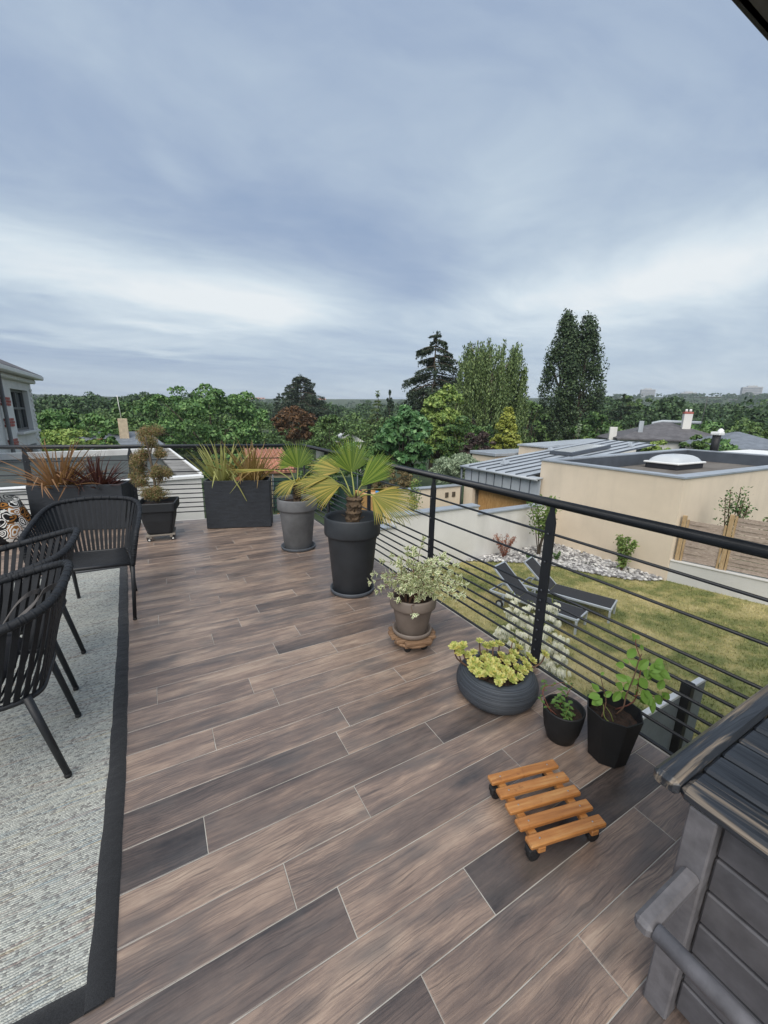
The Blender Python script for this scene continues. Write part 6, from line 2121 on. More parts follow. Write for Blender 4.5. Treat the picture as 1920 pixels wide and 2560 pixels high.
def conifer_tree(name, label, px, py, wpx, D, mt, seed, tiers=16, per=260, ls=.22, crown_from=.25, power=.75, droop=.35, sparse=1.0, base=None, gaps=0.0, upturn=0.0):
    top = at_d(px, py, D); gz_ = ground_z(top.x, top.y) if base is None else base; H = top.z - gz_
    w = wpx / FPX * D / 2
    o = empty(name, (top.x, top.y, gz_), 0, label, 'tree')
    g = np.random.default_rng(seed)
    P = []; N = []; limbs = []
    for i in range(tiers):
        t = crown_from + (1 - crown_from) * (i + g.uniform(-.3, .3)) / tiers
        t = min(.985, max(crown_from, t))
        R_ = w * ((1 - t) / (1 - crown_from)) ** power + .02 * H * .2
        nb_ = int(5 + 4 * (1 - t)) 
        for b in range(nb_):
            if g.random() < gaps: continue
            a = g.uniform(0, 2 * PI); L = R_ * g.uniform(.5, 1.12)
            m = max(12, int(per * L / w * sparse))
            q = g.uniform(.12, 1, m) ** .7
            side = g.normal(size=m) * .16 * L * (1.1 - q)
            hang = -np.abs(g.normal(size=m)) * .10 * L
            r = q * L
            z = H * t - droop * L * q ** 1.6 + upturn * L * q ** 3
            pts = np.stack([np.cos(a) * r - np.sin(a) * side, np.sin(a) * r + np.cos(a) * side, z + hang], 1)
            P.append(pts)
            limbs.append(((0, 0, H * t), (math.cos(a) * L * .85, math.sin(a) * L * .85, H * t - droop * L * .75 + upturn * L * .6), .006 * H))
    m = 60
    P.append(np.stack([g.normal(size=m) * .012 * H, g.normal(size=m) * .012 * H, H * g.uniform(.9, 1.0, m)], 1))
    P = np.concatenate(P); n = len(P)
    V, F = leaf_quads(P, np.tile(np.array([0, 0, .6]), (n, 1)), g.uniform(.7, 1.4, n) * ls, g.uniform(.25, .5, n) * ls, g, .8)
    np_mesh('crown', V, F, M[mt], o)
    trunk_mesh(o, H, .018 * H, limbs, M['bark'], seed, .97)
    return o
def poplar_tree(name, label, px, py, wpx, D, mt, seed, K=230, per=80, ls=.30):
    top = at_d(px, py, D); gz_ = ground_z(top.x, top.y); H = top.z - gz_
    w = wpx / FPX * D / 2
    o = empty(name, (top.x, top.y, gz_), 0, label, 'tree', 'tall poplars')
    g = np.random.default_rng(seed)
    t = g.uniform(.10, .985, K)
    prof = np.sin(np.clip((t - .02) / .98, 0, 1) ** .75 * PI) ** .55
    prof = np.where(t > .6, prof * (1 - (t - .6) * .55), prof)
    a = g.uniform(0, 2 * PI, K); f = g.uniform(.25, 1, K) ** .5 * prof * w
    C = np.stack([np.cos(a) * f, np.sin(a) * f, t * H], 1)
    Rc = g.uniform(.18, .34, K) * w
    n = K * per
    U = rand_unit(g, n); idx = np.repeat(np.arange(K), per)
    P = C[idx] + U * (Rc[idx] * g.uniform(.5, 1, n) ** .6)[:, None] * np.array([.85, .85, 1.7])
    V, F = leaf_quads(P, U + np.array([0, 0, .3]), g.uniform(.7, 1.3, n) * ls, g.uniform(.45, .8, n) * ls, g, .7)
    np_mesh('crown', V, F, M[mt], o)
    limbs = [((0, 0, C[i][2] * .75), tuple(C[i]), .006 * H) for i in range(24)]
    trunk_mesh(o, H, .014 * H, limbs, M['bark'], seed, .95)
    return o
# ---- named trees, left to right
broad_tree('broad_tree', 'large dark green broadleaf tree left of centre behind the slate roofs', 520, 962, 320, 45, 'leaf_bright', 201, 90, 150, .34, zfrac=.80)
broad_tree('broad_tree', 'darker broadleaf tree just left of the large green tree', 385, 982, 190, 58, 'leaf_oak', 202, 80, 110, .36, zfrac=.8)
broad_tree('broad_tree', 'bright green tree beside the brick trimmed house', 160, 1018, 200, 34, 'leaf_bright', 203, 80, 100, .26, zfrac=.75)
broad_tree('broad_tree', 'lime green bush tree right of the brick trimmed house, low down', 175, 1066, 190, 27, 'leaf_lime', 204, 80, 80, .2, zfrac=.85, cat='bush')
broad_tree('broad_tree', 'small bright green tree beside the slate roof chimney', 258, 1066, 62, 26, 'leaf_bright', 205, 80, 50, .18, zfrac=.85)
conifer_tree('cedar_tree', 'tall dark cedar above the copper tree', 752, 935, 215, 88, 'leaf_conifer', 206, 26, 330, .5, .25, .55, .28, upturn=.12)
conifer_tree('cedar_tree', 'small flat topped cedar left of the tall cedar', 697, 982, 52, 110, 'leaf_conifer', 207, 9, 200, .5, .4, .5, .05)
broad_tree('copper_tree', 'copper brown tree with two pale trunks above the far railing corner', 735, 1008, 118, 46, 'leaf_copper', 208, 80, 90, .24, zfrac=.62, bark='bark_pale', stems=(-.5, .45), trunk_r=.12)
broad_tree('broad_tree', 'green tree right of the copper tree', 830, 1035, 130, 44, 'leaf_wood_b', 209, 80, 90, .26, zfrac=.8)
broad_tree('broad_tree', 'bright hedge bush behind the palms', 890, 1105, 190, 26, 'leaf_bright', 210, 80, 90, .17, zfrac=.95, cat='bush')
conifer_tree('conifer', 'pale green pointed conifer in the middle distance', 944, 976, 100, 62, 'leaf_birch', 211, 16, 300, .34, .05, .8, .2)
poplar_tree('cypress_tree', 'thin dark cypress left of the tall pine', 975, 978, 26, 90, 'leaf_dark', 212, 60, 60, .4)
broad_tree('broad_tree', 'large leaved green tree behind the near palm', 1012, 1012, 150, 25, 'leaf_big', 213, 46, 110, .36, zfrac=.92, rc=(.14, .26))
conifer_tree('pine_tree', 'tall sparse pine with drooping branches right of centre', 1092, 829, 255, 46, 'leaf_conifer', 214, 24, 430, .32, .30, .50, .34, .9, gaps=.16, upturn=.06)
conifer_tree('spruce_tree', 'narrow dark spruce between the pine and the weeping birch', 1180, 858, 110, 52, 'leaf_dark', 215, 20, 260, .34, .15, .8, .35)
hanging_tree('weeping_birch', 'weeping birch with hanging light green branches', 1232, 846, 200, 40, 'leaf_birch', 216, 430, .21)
broad_tree('broad_tree', 'light green tree in front of the tall pine', 1110, 945, 165, 33, 'leaf_lime', 217, 80, 110, .24, shape='egg', zfrac=.95)
broad_tree('broad_tree', 'dark green tree under the weeping birch', 1165, 1040, 150, 31, 'leaf_oak', 218, 70, 80, .22, zfrac=.95)
broad_tree('purple_bush', 'dark purple leaved bush left of the golden conifer', 1200, 1065, 90, 28, 'leaf_purple', 219, 80, 60, .16, zfrac=.95, cat='bush')
broad_tree('golden_conifer', 'golden yellow conifer behind the zinc roof', 1272, 1016, 125, 30, 'leaf_golden', 220, 95, 150, .17, shape='cone', zfrac=.99, rc=(.12, .22))
broad_tree('broad_tree', 'soft green tree between the birch and the poplars', 1325, 985, 120, 58, 'leaf_wood_b', 221, 80, 80, .34, zfrac=.9)
poplar_tree('poplar_tree', 'left poplar of the tall poplar pair', 1422, 788, 94, 60, 'leaf_poplar', 222)
poplar_tree('poplar_tree', 'right poplar of the tall poplar pair', 1474, 797, 94, 60.5, 'leaf_poplar', 223)
broad_tree('broad_tree', 'dark tree at the foot of the poplars', 1500, 1022, 110, 50, 'leaf_oak', 224, 80, 80, .3, zfrac=.9)
conifer_tree('cedar_tree', 'dark spreading cedar right of the poplars', 1560, 985, 120, 95, 'leaf_dark', 225, 8, 300, .5, .3, .45, .02)
broad_tree('broad_tree', 'pale topped round tree right of the poplars', 1580, 985, 75, 120, 'leaf_wood_b', 226, 80, 70, .5, zfrac=.85)
broad_tree('broad_tree', 'pale round tree left of the slate hip roof', 1640, 987, 82, 112, 'leaf_wood_b', 227, 80, 70, .5, zfrac=.85)
broad_tree('broad_tree', 'round green tree below the second tower', 1690, 985, 90, 118, 'leaf_wood', 228, 80, 70, .5, zfrac=.85)
broad_tree('broad_tree', 'light green tree behind the hip roof chimney', 1735, 1042, 130, 60, 'leaf_bright', 229, 80, 90, .34, zfrac=.85)
broad_tree('broad_tree', 'spreading tree at the right edge behind the grey gable', 1880, 1036, 190, 55, 'leaf_wood_b', 230, 80, 100, .32, zfrac=.85)
broad_tree('broad_tree', 'green shrub tree right of the hip roofed house', 1752, 1085, 80, 34, 'leaf_wood_b', 231, 80, 60, .2, zfrac=.95, cat='bush')
broad_tree('broad_tree', 'low bright bush beside the black flue pipe', 1810, 1098, 100, 32, 'leaf_bright', 232, 80, 60, .2, zfrac=.95, cat='bush')
broad_tree('broad_tree', 'bright bush in front of the hip roofed house', 1645, 1095, 80, 36, 'leaf_lime', 233, 80, 50, .2, zfrac=.95, cat='bush')
broad_tree('broad_tree', 'bush with pale leaves above the zinc roof', 1480, 1085, 110, 36, 'leaf_shrub', 234, 60, 50, .24, zfrac=.95, cat='bush')
conifer_tree('blue_conifer', 'little blue green conifer above the zinc roof', 1448, 1060, 40, 37, 'leaf_grey', 235, 10, 160, .2, .05, .9, .2)
broad_tree('broad_tree', 'small tree with pale stems left of the hip roofed house', 1590, 1035, 90, 80, 'leaf_wood', 236, 70, 60, .4, zfrac=.7, bark='bark_pale')
broad_tree('clipped_tree', 'round clipped grey green tree behind the garden wall', 1142, 1133, 150, 18.5, 'leaf_grey', 237, 170, 90, .085, base=GZ, shape='round', zfrac=.62, cat='tree', rc=(.30, .46))
broad_tree('brown_bush', 'brownish bush behind the near palm pot', 985, 1166, 150, 20, 'leaf_brownbush', 238, 110, 70, .11, base=GZ, zfrac=.98, cat='bush')
broad_tree('broad_tree', 'dark green shrub under the clipped tree', 1095, 1200, 70, 17, 'leaf_oak', 239, 90, 40, .09, base=GZ, zfrac=.98, cat='bush')
broad_tree('broad_tree', 'green bushes below the railing corner', 800, 1130, 120, 17, 'leaf_wood_b', 240, 90, 60, .11, base=GZ, zfrac=.95, cat='bush')
broad_tree('broad_tree', 'leafy tree right beside the neighbouring flat roof', 560, 1120, 130, 17, 'leaf_bright', 241, 100, 70, .12, base=GZ, zfrac=.9, cat='bush')

# ---- woods: masses of crowns that read as one
def wood_mass(name, label, spots, mt, seed, per=42, K=16, ls=.9):
    g = np.random.default_rng(seed)
    Vs = []; Fs = []; off = 0
    for (x, y, z, H, w) in spots:
        C, Rc = crown_clumps(g, K, w / 2 * .8, w / 2 * .8, H * .42, H * .55, 'round', (.34, .52))
        V, F = crown_mesh(g, C, Rc, per, ls)
        Vs.append(V + np.array([x, y, z])); Fs.append(F + off); off += len(V)
    o = np_mesh(name, np.concatenate(Vs), np.concatenate(Fs), M[mt])
    tag(o, label, 'wood', kind='stuff')
def az_px(px):
    d = ray(px, 1037); return math.atan2(d.x, d.y)
def spots_between(px0, px1, r0, r1, n, seed, up0, up1, wmin=8, wmax=14):
    """crowns whose tops stand between up0 and up1 photo pixels above the horizon"""
    g = random.Random(seed); out = []
    for i in range(n):
        px = g.uniform(px0, px1)
        a = az_px(px); r = math.sqrt(g.uniform(r0 * r0, r1 * r1))
        x, y = r * math.sin(a), r * math.cos(a)
        z = ground_z(x, y) - .5
        dep = r * math.cos(a + YAW)
        H = CAM_H + g.uniform(up0, up1) / FPX * dep - z
        H = max(5.0, min(22.0, H))
        out.append((x, y, z, H, g.uniform(wmin, wmax)))
    return out
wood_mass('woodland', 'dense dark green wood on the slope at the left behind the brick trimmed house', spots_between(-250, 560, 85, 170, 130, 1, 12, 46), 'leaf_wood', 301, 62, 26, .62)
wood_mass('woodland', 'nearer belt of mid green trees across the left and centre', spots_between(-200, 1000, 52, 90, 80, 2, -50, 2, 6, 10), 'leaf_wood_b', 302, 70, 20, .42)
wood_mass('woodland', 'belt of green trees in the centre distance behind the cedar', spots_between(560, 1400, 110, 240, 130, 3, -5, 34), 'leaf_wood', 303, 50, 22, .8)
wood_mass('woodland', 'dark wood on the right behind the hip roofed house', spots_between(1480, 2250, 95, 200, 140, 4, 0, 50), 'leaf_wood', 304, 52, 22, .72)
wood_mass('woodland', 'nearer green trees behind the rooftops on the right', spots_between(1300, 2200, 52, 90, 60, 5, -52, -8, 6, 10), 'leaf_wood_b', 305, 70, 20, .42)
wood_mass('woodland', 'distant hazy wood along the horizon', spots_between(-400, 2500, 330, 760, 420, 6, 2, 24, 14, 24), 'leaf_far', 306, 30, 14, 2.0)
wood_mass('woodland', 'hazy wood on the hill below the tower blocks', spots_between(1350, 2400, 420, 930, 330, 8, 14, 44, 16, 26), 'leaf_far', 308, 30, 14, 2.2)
wood_mass('woodland', 'low wood in the far valley', spots_between(-300, 2300, 200, 330, 200, 7, -2, 26, 10, 16), 'leaf_wood', 307, 36, 18, 1.1)

# ------------------------------------------------------------------ houses and towers beyond
def hip_house(name, label, px, D, w, dpt, eave_px, apex_px, wall_mt, roof_mt, rz=0.0, ridge=.2):
    e = at_d(px, eave_px, D); a = at_d(px, apex_px, D)
    gz_ = ground_z(e.x, e.y)
    o = empty(name, (e.x, e.y, gz_), rz, label, 'house')
    he, ha = e.z - gz_, a.z - gz_
    MB().box((0, 0, he / 2), (w, dpt, he)).build('wall', M[wall_mt], o)
    ov = .45
    r = MB(); x, y = w / 2 + ov, dpt / 2 + ov; q = w / 2 * ridge
    r.add([(-x, -y, he), (x, -y, he), (x, y, he), (-x, y, he), (-q, 0, ha), (q, 0, ha), (-x, -y, he + .12), (x, -y, he + .12), (x, y, he + .12), (-x, y, he + .12)],
          [(3, 2, 1, 0), (0, 1, 7, 6), (1, 2, 8, 7), (2, 3, 9, 8), (3, 0, 6, 9), (6, 7, 5, 4), (7, 8, 5), (8, 9, 4, 5), (9, 6, 4)])
    ro = r.build('roof', M[roof_mt], o)
    return o, he, ha, ro
face = lambda px: -az_px(px)
h1, he, ha, ro = hip_house('slate_roof_house', 'white house with dark slate hip roof above the cream house', 1655, 45, 7.6, 6.4, 1098, 1056, 'plaster_white', 'slate', face(1655) + R(14), .12)
MB().box((1.3, -1.1, ha + .05), (.62, .5, 1.5), bev=.02).build('chimney', M['plaster_white'], ro)
MB().box((1.3, -1.1, ha + .84), (.66, .54, .16), bev=.02).build('chimney_brick', M['brick'], ro)
for s in (-.15, .15):
    MB().lathe([(.09, 0), (.11, .15), (.08, .22), (0, .24)], 10, (1.3 + s, -1.1, ha + .92)).build('chimney_pot', M['white_paint'], ro)
MB().box((-4.3, -1.6, he * .5 + .5), (.6, .45, he + 1.0), bev=.02).build('chimney_stack', M['plaster_white'], h1)
MB().box((-2.3, -2.2, (he + ha) / 2 + .15), (.34, .2, 1.4)).build('flue', M['zinc'], h1)
for x in (-2.2, .9, 2.4):
    f = MB().box((x, -3.21, he - .85), (.95, .06, 1.1)).build('window', M['frame_white'], h1)
    MB().box((x, -3.245, he - .85), (.78, .02, .92)).build('pane', M['glass_dark'], f)
MB().tube([(2.4, -1, ha - .4), (2.5, -1, ha + 2.2)], .025, 5).build('aerial_mast', M['frame_grey'], h1)
MB().tube([(1.6, -1, ha + 2.1), (3.4, -1, ha + 2.15)], .025, 5).build('aerial', M['frame_grey'], h1)
wing, he2, ha2, ro2 = hip_house('slate_roof_wing', 'lower slate roofed wing left of the dark hip roof', 1580, 46.5, 4.6, 5, 1098, 1076, 'plaster_white', 'slate', face(1580) + R(14), .4)
MB().tube([(1.2, -1.2, ha2), (1.2, -1.2, ha2 + .75), (1.9, -1.2, ha2 + .9), (5.0, -1.2, ha2 + .85)], .14, 8).build('bent_flue', M['zinc'], ro2)
g1, he3, ha3, ro3 = hip_house('grey_gable_house', 'grey slate gable roof at the right behind the flue pipe', 1835, 40, 4.4, 7, 1118, 1079, 'plaster_white', 'slate_blue', face(1835) + R(20), .05)
fp = empty('flue_pipe', tuple(at_d(1786, 1120, 25.5)), 0, 'black flue pipe with pale cap above the flat roof', 'chimney')
fp.location.z = -1.2
MB().box((0, 0, .45), (.7, .5, 1.3), bev=.02).build('base', M['zinc'], fp)
MB().tube([(0, 0, 1.0), (0, 0, 2.0)], .17, 12).build('pipe', M['trim_black'], fp)
MB().box((.02, 0, 2.08), (.5, .4, .16), bev=.03).build('cap', M['white_paint'], fp)
MB().lathe([(.0, 0), (.12, .03), (.13, .12), (.06, .2), (0, .22)], 10, (.3, 0, 2.1)).build('cowl', M['white_paint'], fp)
rb_ = empty('roof_unit', tuple(at_d(1890, 1130, 27)), 0, 'pale boxy rooftop unit at the right edge', 'roof box'); rb_.location.z = -2.6
MB().box((0, 0, 1.2), (3.4, 1.6, 2.5), bev=.04).build('body', M['zinc'], rb_)
MB().box((0, 0, 2.55), (3.6, 1.8, .16), bev=.03).build('lid', M['white_paint'], rb_)
# slate roofs with chimney, left
s1, he4, ha4, ro4 = hip_house('slate_roof_house', 'blue grey slate roof with cream chimney behind the neighbouring flat roof', 300, 34, 4.6, 5, 1118, 1079, 'plaster_white', 'slate_blue', face(300), .8)
MB().box((.35, -1.0, ha4 + .15), (.55, .5, 1.5), bev=.02).build('chimney', M['chimney_render'], ro4)
MB().tube([(.3, -1, ha4 + .8), (.22, -1, ha4 + 2.4)], .022, 5).build('aerial_mast', M['frame_white'], ro4)
MB().box((-1.0, -1.9, ha4 - .75), (.34, .34, 1.0), bev=.02).build('chimney', M['brick'], ro4)
s2, *_ = hip_house('slate_roof_house', 'lower slate roof right of the cream chimney', 352, 36, 2.6, 5, 1120, 1098, 'plaster_white', 'slate', face(352), .8)
# orange tiled shed roof
os_ = empty('tiled_shed', tuple(at_d(672, 1150, 19)), face(668) + R(10), 'low orange tiled roof behind the tall planter', 'shed'); os_.location.z = GZ
MB().box((0, 0, .85), (1.5, 2.2, 1.7)).build('wall', M['chimney_render'], os_)
rt_ = MB(); rt_.add([(-.9, -1.3, 1.62), (.9, -1.3, 1.62), (.9, 1.2, 2.35), (-.9, 1.2, 2.35), (-.9, -1.3, 1.54), (.9, -1.3, 1.54), (.9, 1.2, 2.27), (-.9, 1.2, 2.27)], [(0, 1, 2, 3), (7, 6, 5, 4), (0, 4, 5, 1), (1, 5, 6, 2), (2, 6, 7, 3), (3, 7, 4, 0)])
ro5 = rt_.build('roof', M['roof_orange'], os_)
for k in range(10):
    x = -.82 + k * .182
    MB().tube([(x, -1.33, 1.645), (x, 1.2, 2.385)], .05, 6).build('tile_row', M['roof_orange'], ro5)
# green windbreak fence and play corner behind the garden wall
gn = empty('green_windbreak', tuple(at_d(790, 1180, 17)), face(790), 'green windbreak fence below the railing corner', 'fence'); gn.location.z = GZ
MB().box((0, 0, .75), (3.6, .03, 1.4)).build('net', M['green_net'], gn)
for k in range(4):
    MB().tube([(-1.75 + k * 1.16, -.03, -.1), (-1.75 + k * 1.16, -.03, 1.6)], .02, 6).build('post', M['zinc_dark'], gn)
sb = empty('sandpit', tuple(at_z(1035, 1262, GZ)), 0, 'sandpit behind the garden wall', 'sandpit')
sb.location = (8.1, 14.3, GZ)
for (x, y, sx, sy) in ((0, .8, 1.8, .06), (0, -.8, 1.8, .06), (.9, 0, .06, 1.54), (-.9, 0, .06, 1.54)):
    MB().box((x, y, .5), (sx, sy, .9), bev=.01).build('edge_board', M['gate_wood'], sb)
MB().box((0, 0, .42), (1.7, 1.5, .8)).build('sand', M['sand'], sb)
ty = MB().lathe([(.08, 0), (.18, .06), (.22, .18), (.2, .2), (.15, .1), (0, .08)], 14, (7.85, 14.1, GZ + .84)).build('toy_bowl', M['toy_blue'])
tag(ty, 'blue toy bowl in the sandpit', 'toy')
ty = MB().lathe([(.0, 0), (.13, .02), (.16, .14), (.1, .24), (0, .26)], 14, (8.45, 14.0, GZ + .83)).build('toy_ball', M['toy_yellow'])
tag(ty, 'yellow toy ball in the sandpit', 'toy')
# far white houses on the hillside and towers
def far_house(px, py, D, w, h, label, roof='slate'):
    p = at_d(px, py, D); gz_ = ground_z(p.x, p.y)
    o = empty('hillside_house', (p.x, p.y, gz_ - 2), face(px) + random.Random(px).uniform(-.5, .5), label, 'house', 'distant white houses')
    H = max(4, p.z - gz_ + 2)
    MB().box((0, 0, (H - h * .35) / 2), (w, w * .7, H - h * .35)).build('wall', M['white_paint'], o)
    r = MB(); x, y = w / 2 + .4, w * .35 + .4
    r.add([(-x, -y, H - h * .35), (x, -y, H - h * .35), (x, y, H - h * .35), (-x, y, H - h * .35), (-x, 0, H), (x, 0, H)], [(0, 1, 5, 4), (2, 3, 4, 5), (0, 4, 3), (1, 2, 5), (3, 2, 1, 0)])
    r.build('roof', M[roof], o)
    m = MB()
    for k in range(3):
        m.box((-w / 3 + k * w / 3, -w * .35 - .03, H * .55), (w * .11, .08, h * .22))
    m.build('window_row', M['glass_dark'], o)
for i, (px, py, D, w, lab, rf_) in enumerate(((1836, 1006, 760, 12, 'white house on the hill left of the tall tower base', 'slate'), (1862, 1007, 770, 12, 'white house in front of the tall tower base', 'slate'), (1889, 1006, 760, 14, 'white house right of the tall tower base', 'slate'), (1908, 1005, 750, 12, 'white house on the hill at the right edge', 'slate'),
                                          (1822, 1024, 620, 11, 'lower white house among the trees below the hill houses', 'slate'), (1876, 1016, 700, 10, 'small white house below the tall tower', 'slate'),
                                          (620, 1000, 860, 22, 'long pale block with red roof on the left horizon', 'roof_orange'), (648, 1001, 870, 20, 'second pale block with red roof on the horizon', 'roof_orange'), (598, 1003, 850, 14, 'pale block left of the red roofed blocks on the horizon', 'roof_orange'), (804, 1000, 840, 16, 'pale red roofed block right of the tall cedar', 'roof_orange'), (676, 1010, 700, 10, 'small white house under the red roofed blocks', 'slate'),
                                          (858, 1028, 330, 5, 'tiny white gable among trees in the centre', 'slate'), (648, 1022, 420, 6, 'tiny white gable among trees left of the copper tree', 'slate'))):
    far_house(px, py, D, w, 8, lab, rf_)
wh = far_house
def near_white(px, py, D, w, label):
    p = at_d(px, py, D); gz_ = ground_z(p.x, p.y)
    o = empty('white_house', (p.x, p.y, gz_), face(px) + .3, label, 'house')
    H = p.z - gz_
    MB().box((0, 0, H * .4), (w, w, H * .8)).build('wall', M['white_paint'], o)
    r = MB(); x = w / 2 + .3
    r.add([(-x, -x, H * .8), (x, -x, H * .8), (x, x, H * .8), (-x, x, H * .8), (0, -x, H), (0, x, H)], [(0, 1, 4), (1, 2, 5, 4), (2, 3, 5), (3, 0, 4, 5), (3, 2, 1, 0)])
    r.build('roof', M['white_paint'], o)
    f = MB().box((0, -w / 2 - .03, H * .45), (1.0, .06, 1.2)).build('window', M['glass_dark'], o)
near_white(866, 1082, 46, 2.6, 'white gabled house glimpsed through the trees in the centre')
near_white(814, 1092, 47, 1.8, 'white wall glimpsed through leaves right of the copper tree')
def tower(px0, px1, top, bot, D, label):
    pc = (px0 + px1) / 2
    t = at_d(pc, top, D); b = at_d(pc, bot, D)
    w = (px1 - px0) / FPX * D * .93
    gz_ = ground_z(t.x, t.y) - 3
    H = t.z - gz_
    o = empty('tower_block', (t.x, t.y, gz_), face(pc) + R(12), label, 'tower block', 'distant tower blocks')
    MB().box((0, 0, H / 2), (w * .82, w * .5, H)).build('body', M['tower_wall'], o)
    MB().box((0, 0, H + 1.2), (w * .4, w * .3, 2.4)).build('roof_plant', M['tower_wall'], o)
    nfl = max(4, int((t.z - b.z) / 3))
    for k in range(nfl):
        MB().box((0, -w * .25 - .15, H - 2.4 - k * 3.0), (w * .76, .3, 1.2)).build('window_band', M['tower_window'], o)
tower(1604, 1636, 974, 1000, 1120, 'faint tower block above the pale trees, leftmost of four')
tower(1704, 1737, 982, 1006, 1080, 'tower block peeping over the trees, second of four')
tower(1776, 1812, 994, 1008, 1100, 'low wide tower block on the horizon, third of four')
tower(1862, 1898, 968, 1003, 1000, 'tallest pale tower block on the hill at the right')

# ------------------------------------------------------------------ garden planting near the walls
def stem_shrub(name, label, loc, H, spread, n, mt, seed, ls=.06, leaves=60, bark='bark', lo_=.35):
    g = np.random.default_rng(seed); r_ = random.Random(seed)
    o = empty(name, loc, 0, label, 'shrub')
    P = []
    for i in range(n):
        a = r_.uniform(0, 2 * PI); t = Vector((math.cos(a) * spread * r_.uniform(.3, 1), math.sin(a) * spread * r_.uniform(.3, 1), H * r_.uniform(.7, 1.0)))
        pa = smooth_path([(r_.uniform(-.04, .04), r_.uniform(-.04, .04), 0), t * .45 + Vector((0, 0, .1 * H)), t], 12)
        k = len(pa)
        MB().tube(pa, [.014 * H * (1 - .8 * j / (k - 1)) * .6 + .002 for j in range(k)], 5).build('branch', M[bark], o)
        for q in range(leaves):
            s = g.uniform(lo_, 1); idx = min(k - 1, int(s * (k - 1)))
            P.append(np.array(pa[idx]) + g.normal(size=3) * .07 * H * .6 * (1.2 - .4 * s))
    P = np.array(P); m = len(P)
    V, F = leaf_quads(P, rand_unit(g, m) + np.array([0, 0, .6]), g.uniform(.7, 1.3, m) * ls, g.uniform(.4, .65, m) * ls, g, .5)
    np_mesh('foliage', V, F, M[mt], o)
    return o
stem_shrub('young_tree', 'slender young tree with light green leaves at the corner of the garden walls', (9.75, 7.70, GZ), 2.0, .55, 9, 'leaf_shrub', 401, .10, 110, 'bark', .45)
stem_shrub('red_shrub', 'small reddish shrub at the foot of the white garden wall', (8.65, 8.02, GZ), .82, .42, 14, 'leaf_red', 402, .05, 45, 'stem_red', .3)
stem_shrub('pale_shrub', 'upright pale green shrub against the cream wall', (10.75, 5.75, GZ), 1.05, .25, 10, 'leaf_shrub', 403, .09, 80, 'stem_brown', .25)
stem_shrub('dark_grass', 'low dark green tuft in the pebble bed', (9.05, 7.35, GZ), .32, .26, 10, 'leaf_oak', 404, .06, 40, 'stem_green', .2)
stem_shrub('dark_grass', 'second low green tuft beside the young tree', (9.85, 7.15, GZ), .30, .2, 8, 'leaf_oak', 405, .06, 40, 'stem_green', .2)
stem_shrub('dark_grass', 'dark low plant in the middle of the pebbles', (10.35, 6.45, GZ), .10, .2, 10, 'leaf_dark', 406, .06, 40, 'stem_brown', .2)
stem_shrub('climber', 'upright leafy branches growing behind the wooden fence', tuple(CH + FD * 1.0 + Vector((.7, .2, .0))), 2.55, .35, 8, 'leaf_oak', 407, .075, 90, 'stem_brown', .55)
stem_shrub('climber', 'bushy green plant behind the fence at the right edge', tuple(CH + FD * 1.9 + Vector((.7, .2, .0))), 2.15, .4, 9, 'leaf_mint', 408, .09, 90, 'stem_brown', .55)
stem_shrub('hollyhock', 'tall hollyhock with pale flowers behind the garden wall', (7.6, 11.3, GZ), 2.0, .28, 6, 'leaf_shrub', 409, .09, 70, 'stem_green', .45)
stem_shrub('garden_shrub', 'loose green shrub below the railing corner', (3.4, 9.6, GZ), 1.3, .6, 12, 'leaf_shrub', 410, .08, 80, 'stem_brown', .2)
stem_shrub('garden_shrub', 'pink tinged shrub beyond the tall planter', (2.6, 10.4, GZ), 1.5, .5, 12, 'leaf_red', 411, .06, 60, 'stem_brown', .4)

# white flowering yucca below the terrace edge
yu = empty('yucca', (2.95, 2.35, GZ), 0, 'flowering yucca with tall panicles of white bells just below the railing', 'yucca')
def bell_mesh(s, seed):
    r_ = random.Random(seed); mb = MB()
    for q in range(6):
        a = 2 * PI * q / 6
        s_ = Vector((-math.sin(a), math.cos(a), 0)); o_ = Vector((math.cos(a), math.sin(a), 0))
        pts = [Vector((0, 0, 0)), o_ * s * .26 - Vector((0, 0, s * .25)), o_ * s * .34 - Vector((0, 0, s * .7)), o_ * s * .30 - Vector((0, 0, s * 1.15))]
        mb.ribbon(pts, [.07 * s, .17 * s, .18 * s, .02 * s], [s_] * 4, .25)
    o = mb.build('bell', M['petal_white']); me = o.data; bpy.data.objects.remove(o, do_unlink=True)
    return me
BELL = [bell_mesh(.056, 1), bell_mesh(.048, 2), bell_mesh(.060, 3)]
ry = random.Random(77)
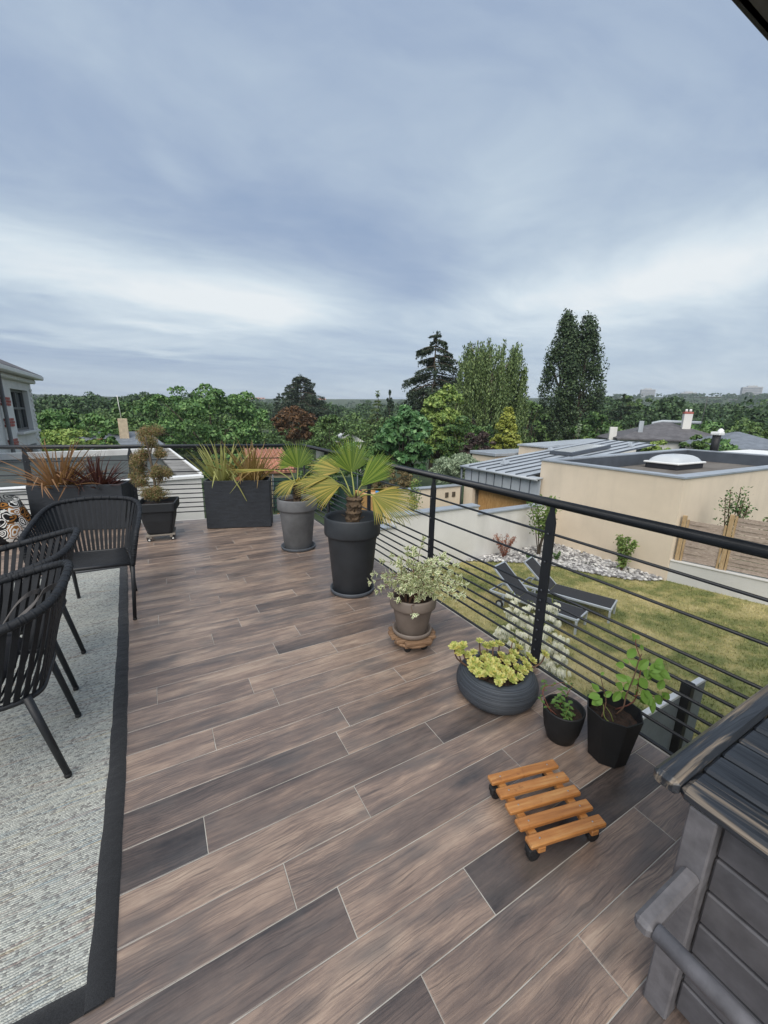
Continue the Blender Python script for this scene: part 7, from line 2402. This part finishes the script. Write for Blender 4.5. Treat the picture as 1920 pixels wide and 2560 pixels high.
def panicle(base, tip, wid, n, low=.2):
    base = Vector(base) - Vector(yu.location); tip = Vector(tip) - Vector(yu.location)
    pa = smooth_path([base, base.lerp(tip, .5) + Vector((.02, .01, 0)), tip], 10)
    st = MB().tube(pa, [.016 * (1 - .7 * i / (len(pa) - 1)) for i in range(len(pa))], 6).build('flower_stalk', M['stem_green'], yu)
    br = MB()
    n = int(n * 1.5)
    for k in range(n // 5):
        t = low + (1 - low) * (k / (n // 5)) ** .9
        p = base.lerp(tip, t); a = k * 2.4
        L = wid * (1.1 - t) * (1 if t > low + .1 else .7) + .03
        e_ = p + Vector((math.cos(a) * L, math.sin(a) * L, .05 * L + .01))
        br.tube([p, p.lerp(e_, .5) + Vector((0, 0, .015)), e_], [.004, .003, .002], 4)
        for q in range(5):
            u = .35 + .16 * q
            pos = p.lerp(e_, u) + Vector((ry.uniform(-.02, .02), ry.uniform(-.02, .02), -.006))
            o = bpy.data.objects.new('bell', BELL[ry.randrange(3)])
            link(o, st); o.location = pos
            o.rotation_euler = (ry.uniform(-.35, .35), ry.uniform(-.35, .35), ry.uniform(0, 6))
    br.build('flower_branches', M['stem_green'], st)
panicle((2.95, 2.35, -1.25), at_x(1283, 1478, 2.95), .17, 95, .18)
panicle((2.98, 2.20, -1.25), at_x(1320, 1500, 2.98), .16, 90, .15)
panicle((3.02, 2.02, -1.3), at_x(1381, 1495, 3.0), .14, 80, .22)
panicle((3.0, 2.10, -1.35), at_x(1402, 1590, 3.05), .16, 90, .2)
panicle((2.9, 2.45, -1.35), at_x(1250, 1560, 2.9), .16, 90, .2)
panicle((2.95, 2.25, -1.3), at_x(1340, 1580, 3.0), .18, 95, .15)
for k in range(60):
    a = k * 2.399; tilt = .25 + 1.0 * (k / 60)
    me_ = None
YB = [blade_mesh(.75, .05, .35, 1.6, M['leaf_wood_b'], 5), blade_mesh(.62, .045, .6, 1.6, M['leaf_wood_b'], 6)]
for k in range(54):
    o = bpy.data.objects.new('leaf', YB[k % 2]); link(o, yu)
    a = k * 2.399; tilt = .2 + 1.15 * (k / 54)
    o.matrix_basis = Matrix.Translation((ry.uniform(-.08, .1), ry.uniform(-.12, .1), .55 - .35 * k / 54 + .1)) @ Matrix.Rotation(a, 4, 'Z') @ Matrix.Rotation(tilt, 4, 'Y')
MB().tube([(0, 0, -.05), (0.02, 0, .7)], [.09, .07], 10).build('stem', M['palm_fibre'], yu)

# ------------------------------------------------------------------ air between here and the hills
def build_haze():
    hz = MB().box((0, 600, 42), (5600, 4200, 112)).build('haze', M['grout'])
    hz.data.materials.clear()
    m = bpy.data.materials.new('haze_air'); m.use_nodes = True
    T = NT(m.node_tree); T.n.clear()
    v = T.new('ShaderNodeVolumePrincipled')
    v.inputs['Color'].default_value = (.80, .87, .96, 1)
    v.inputs['Density'].default_value = 0.0003
    o = T.new('ShaderNodeOutputMaterial'); T.l.new(v.outputs[0], o.inputs['Volume'])
    hz.data.materials.append(m)
    tag(hz, kind='stuff')
build_haze()
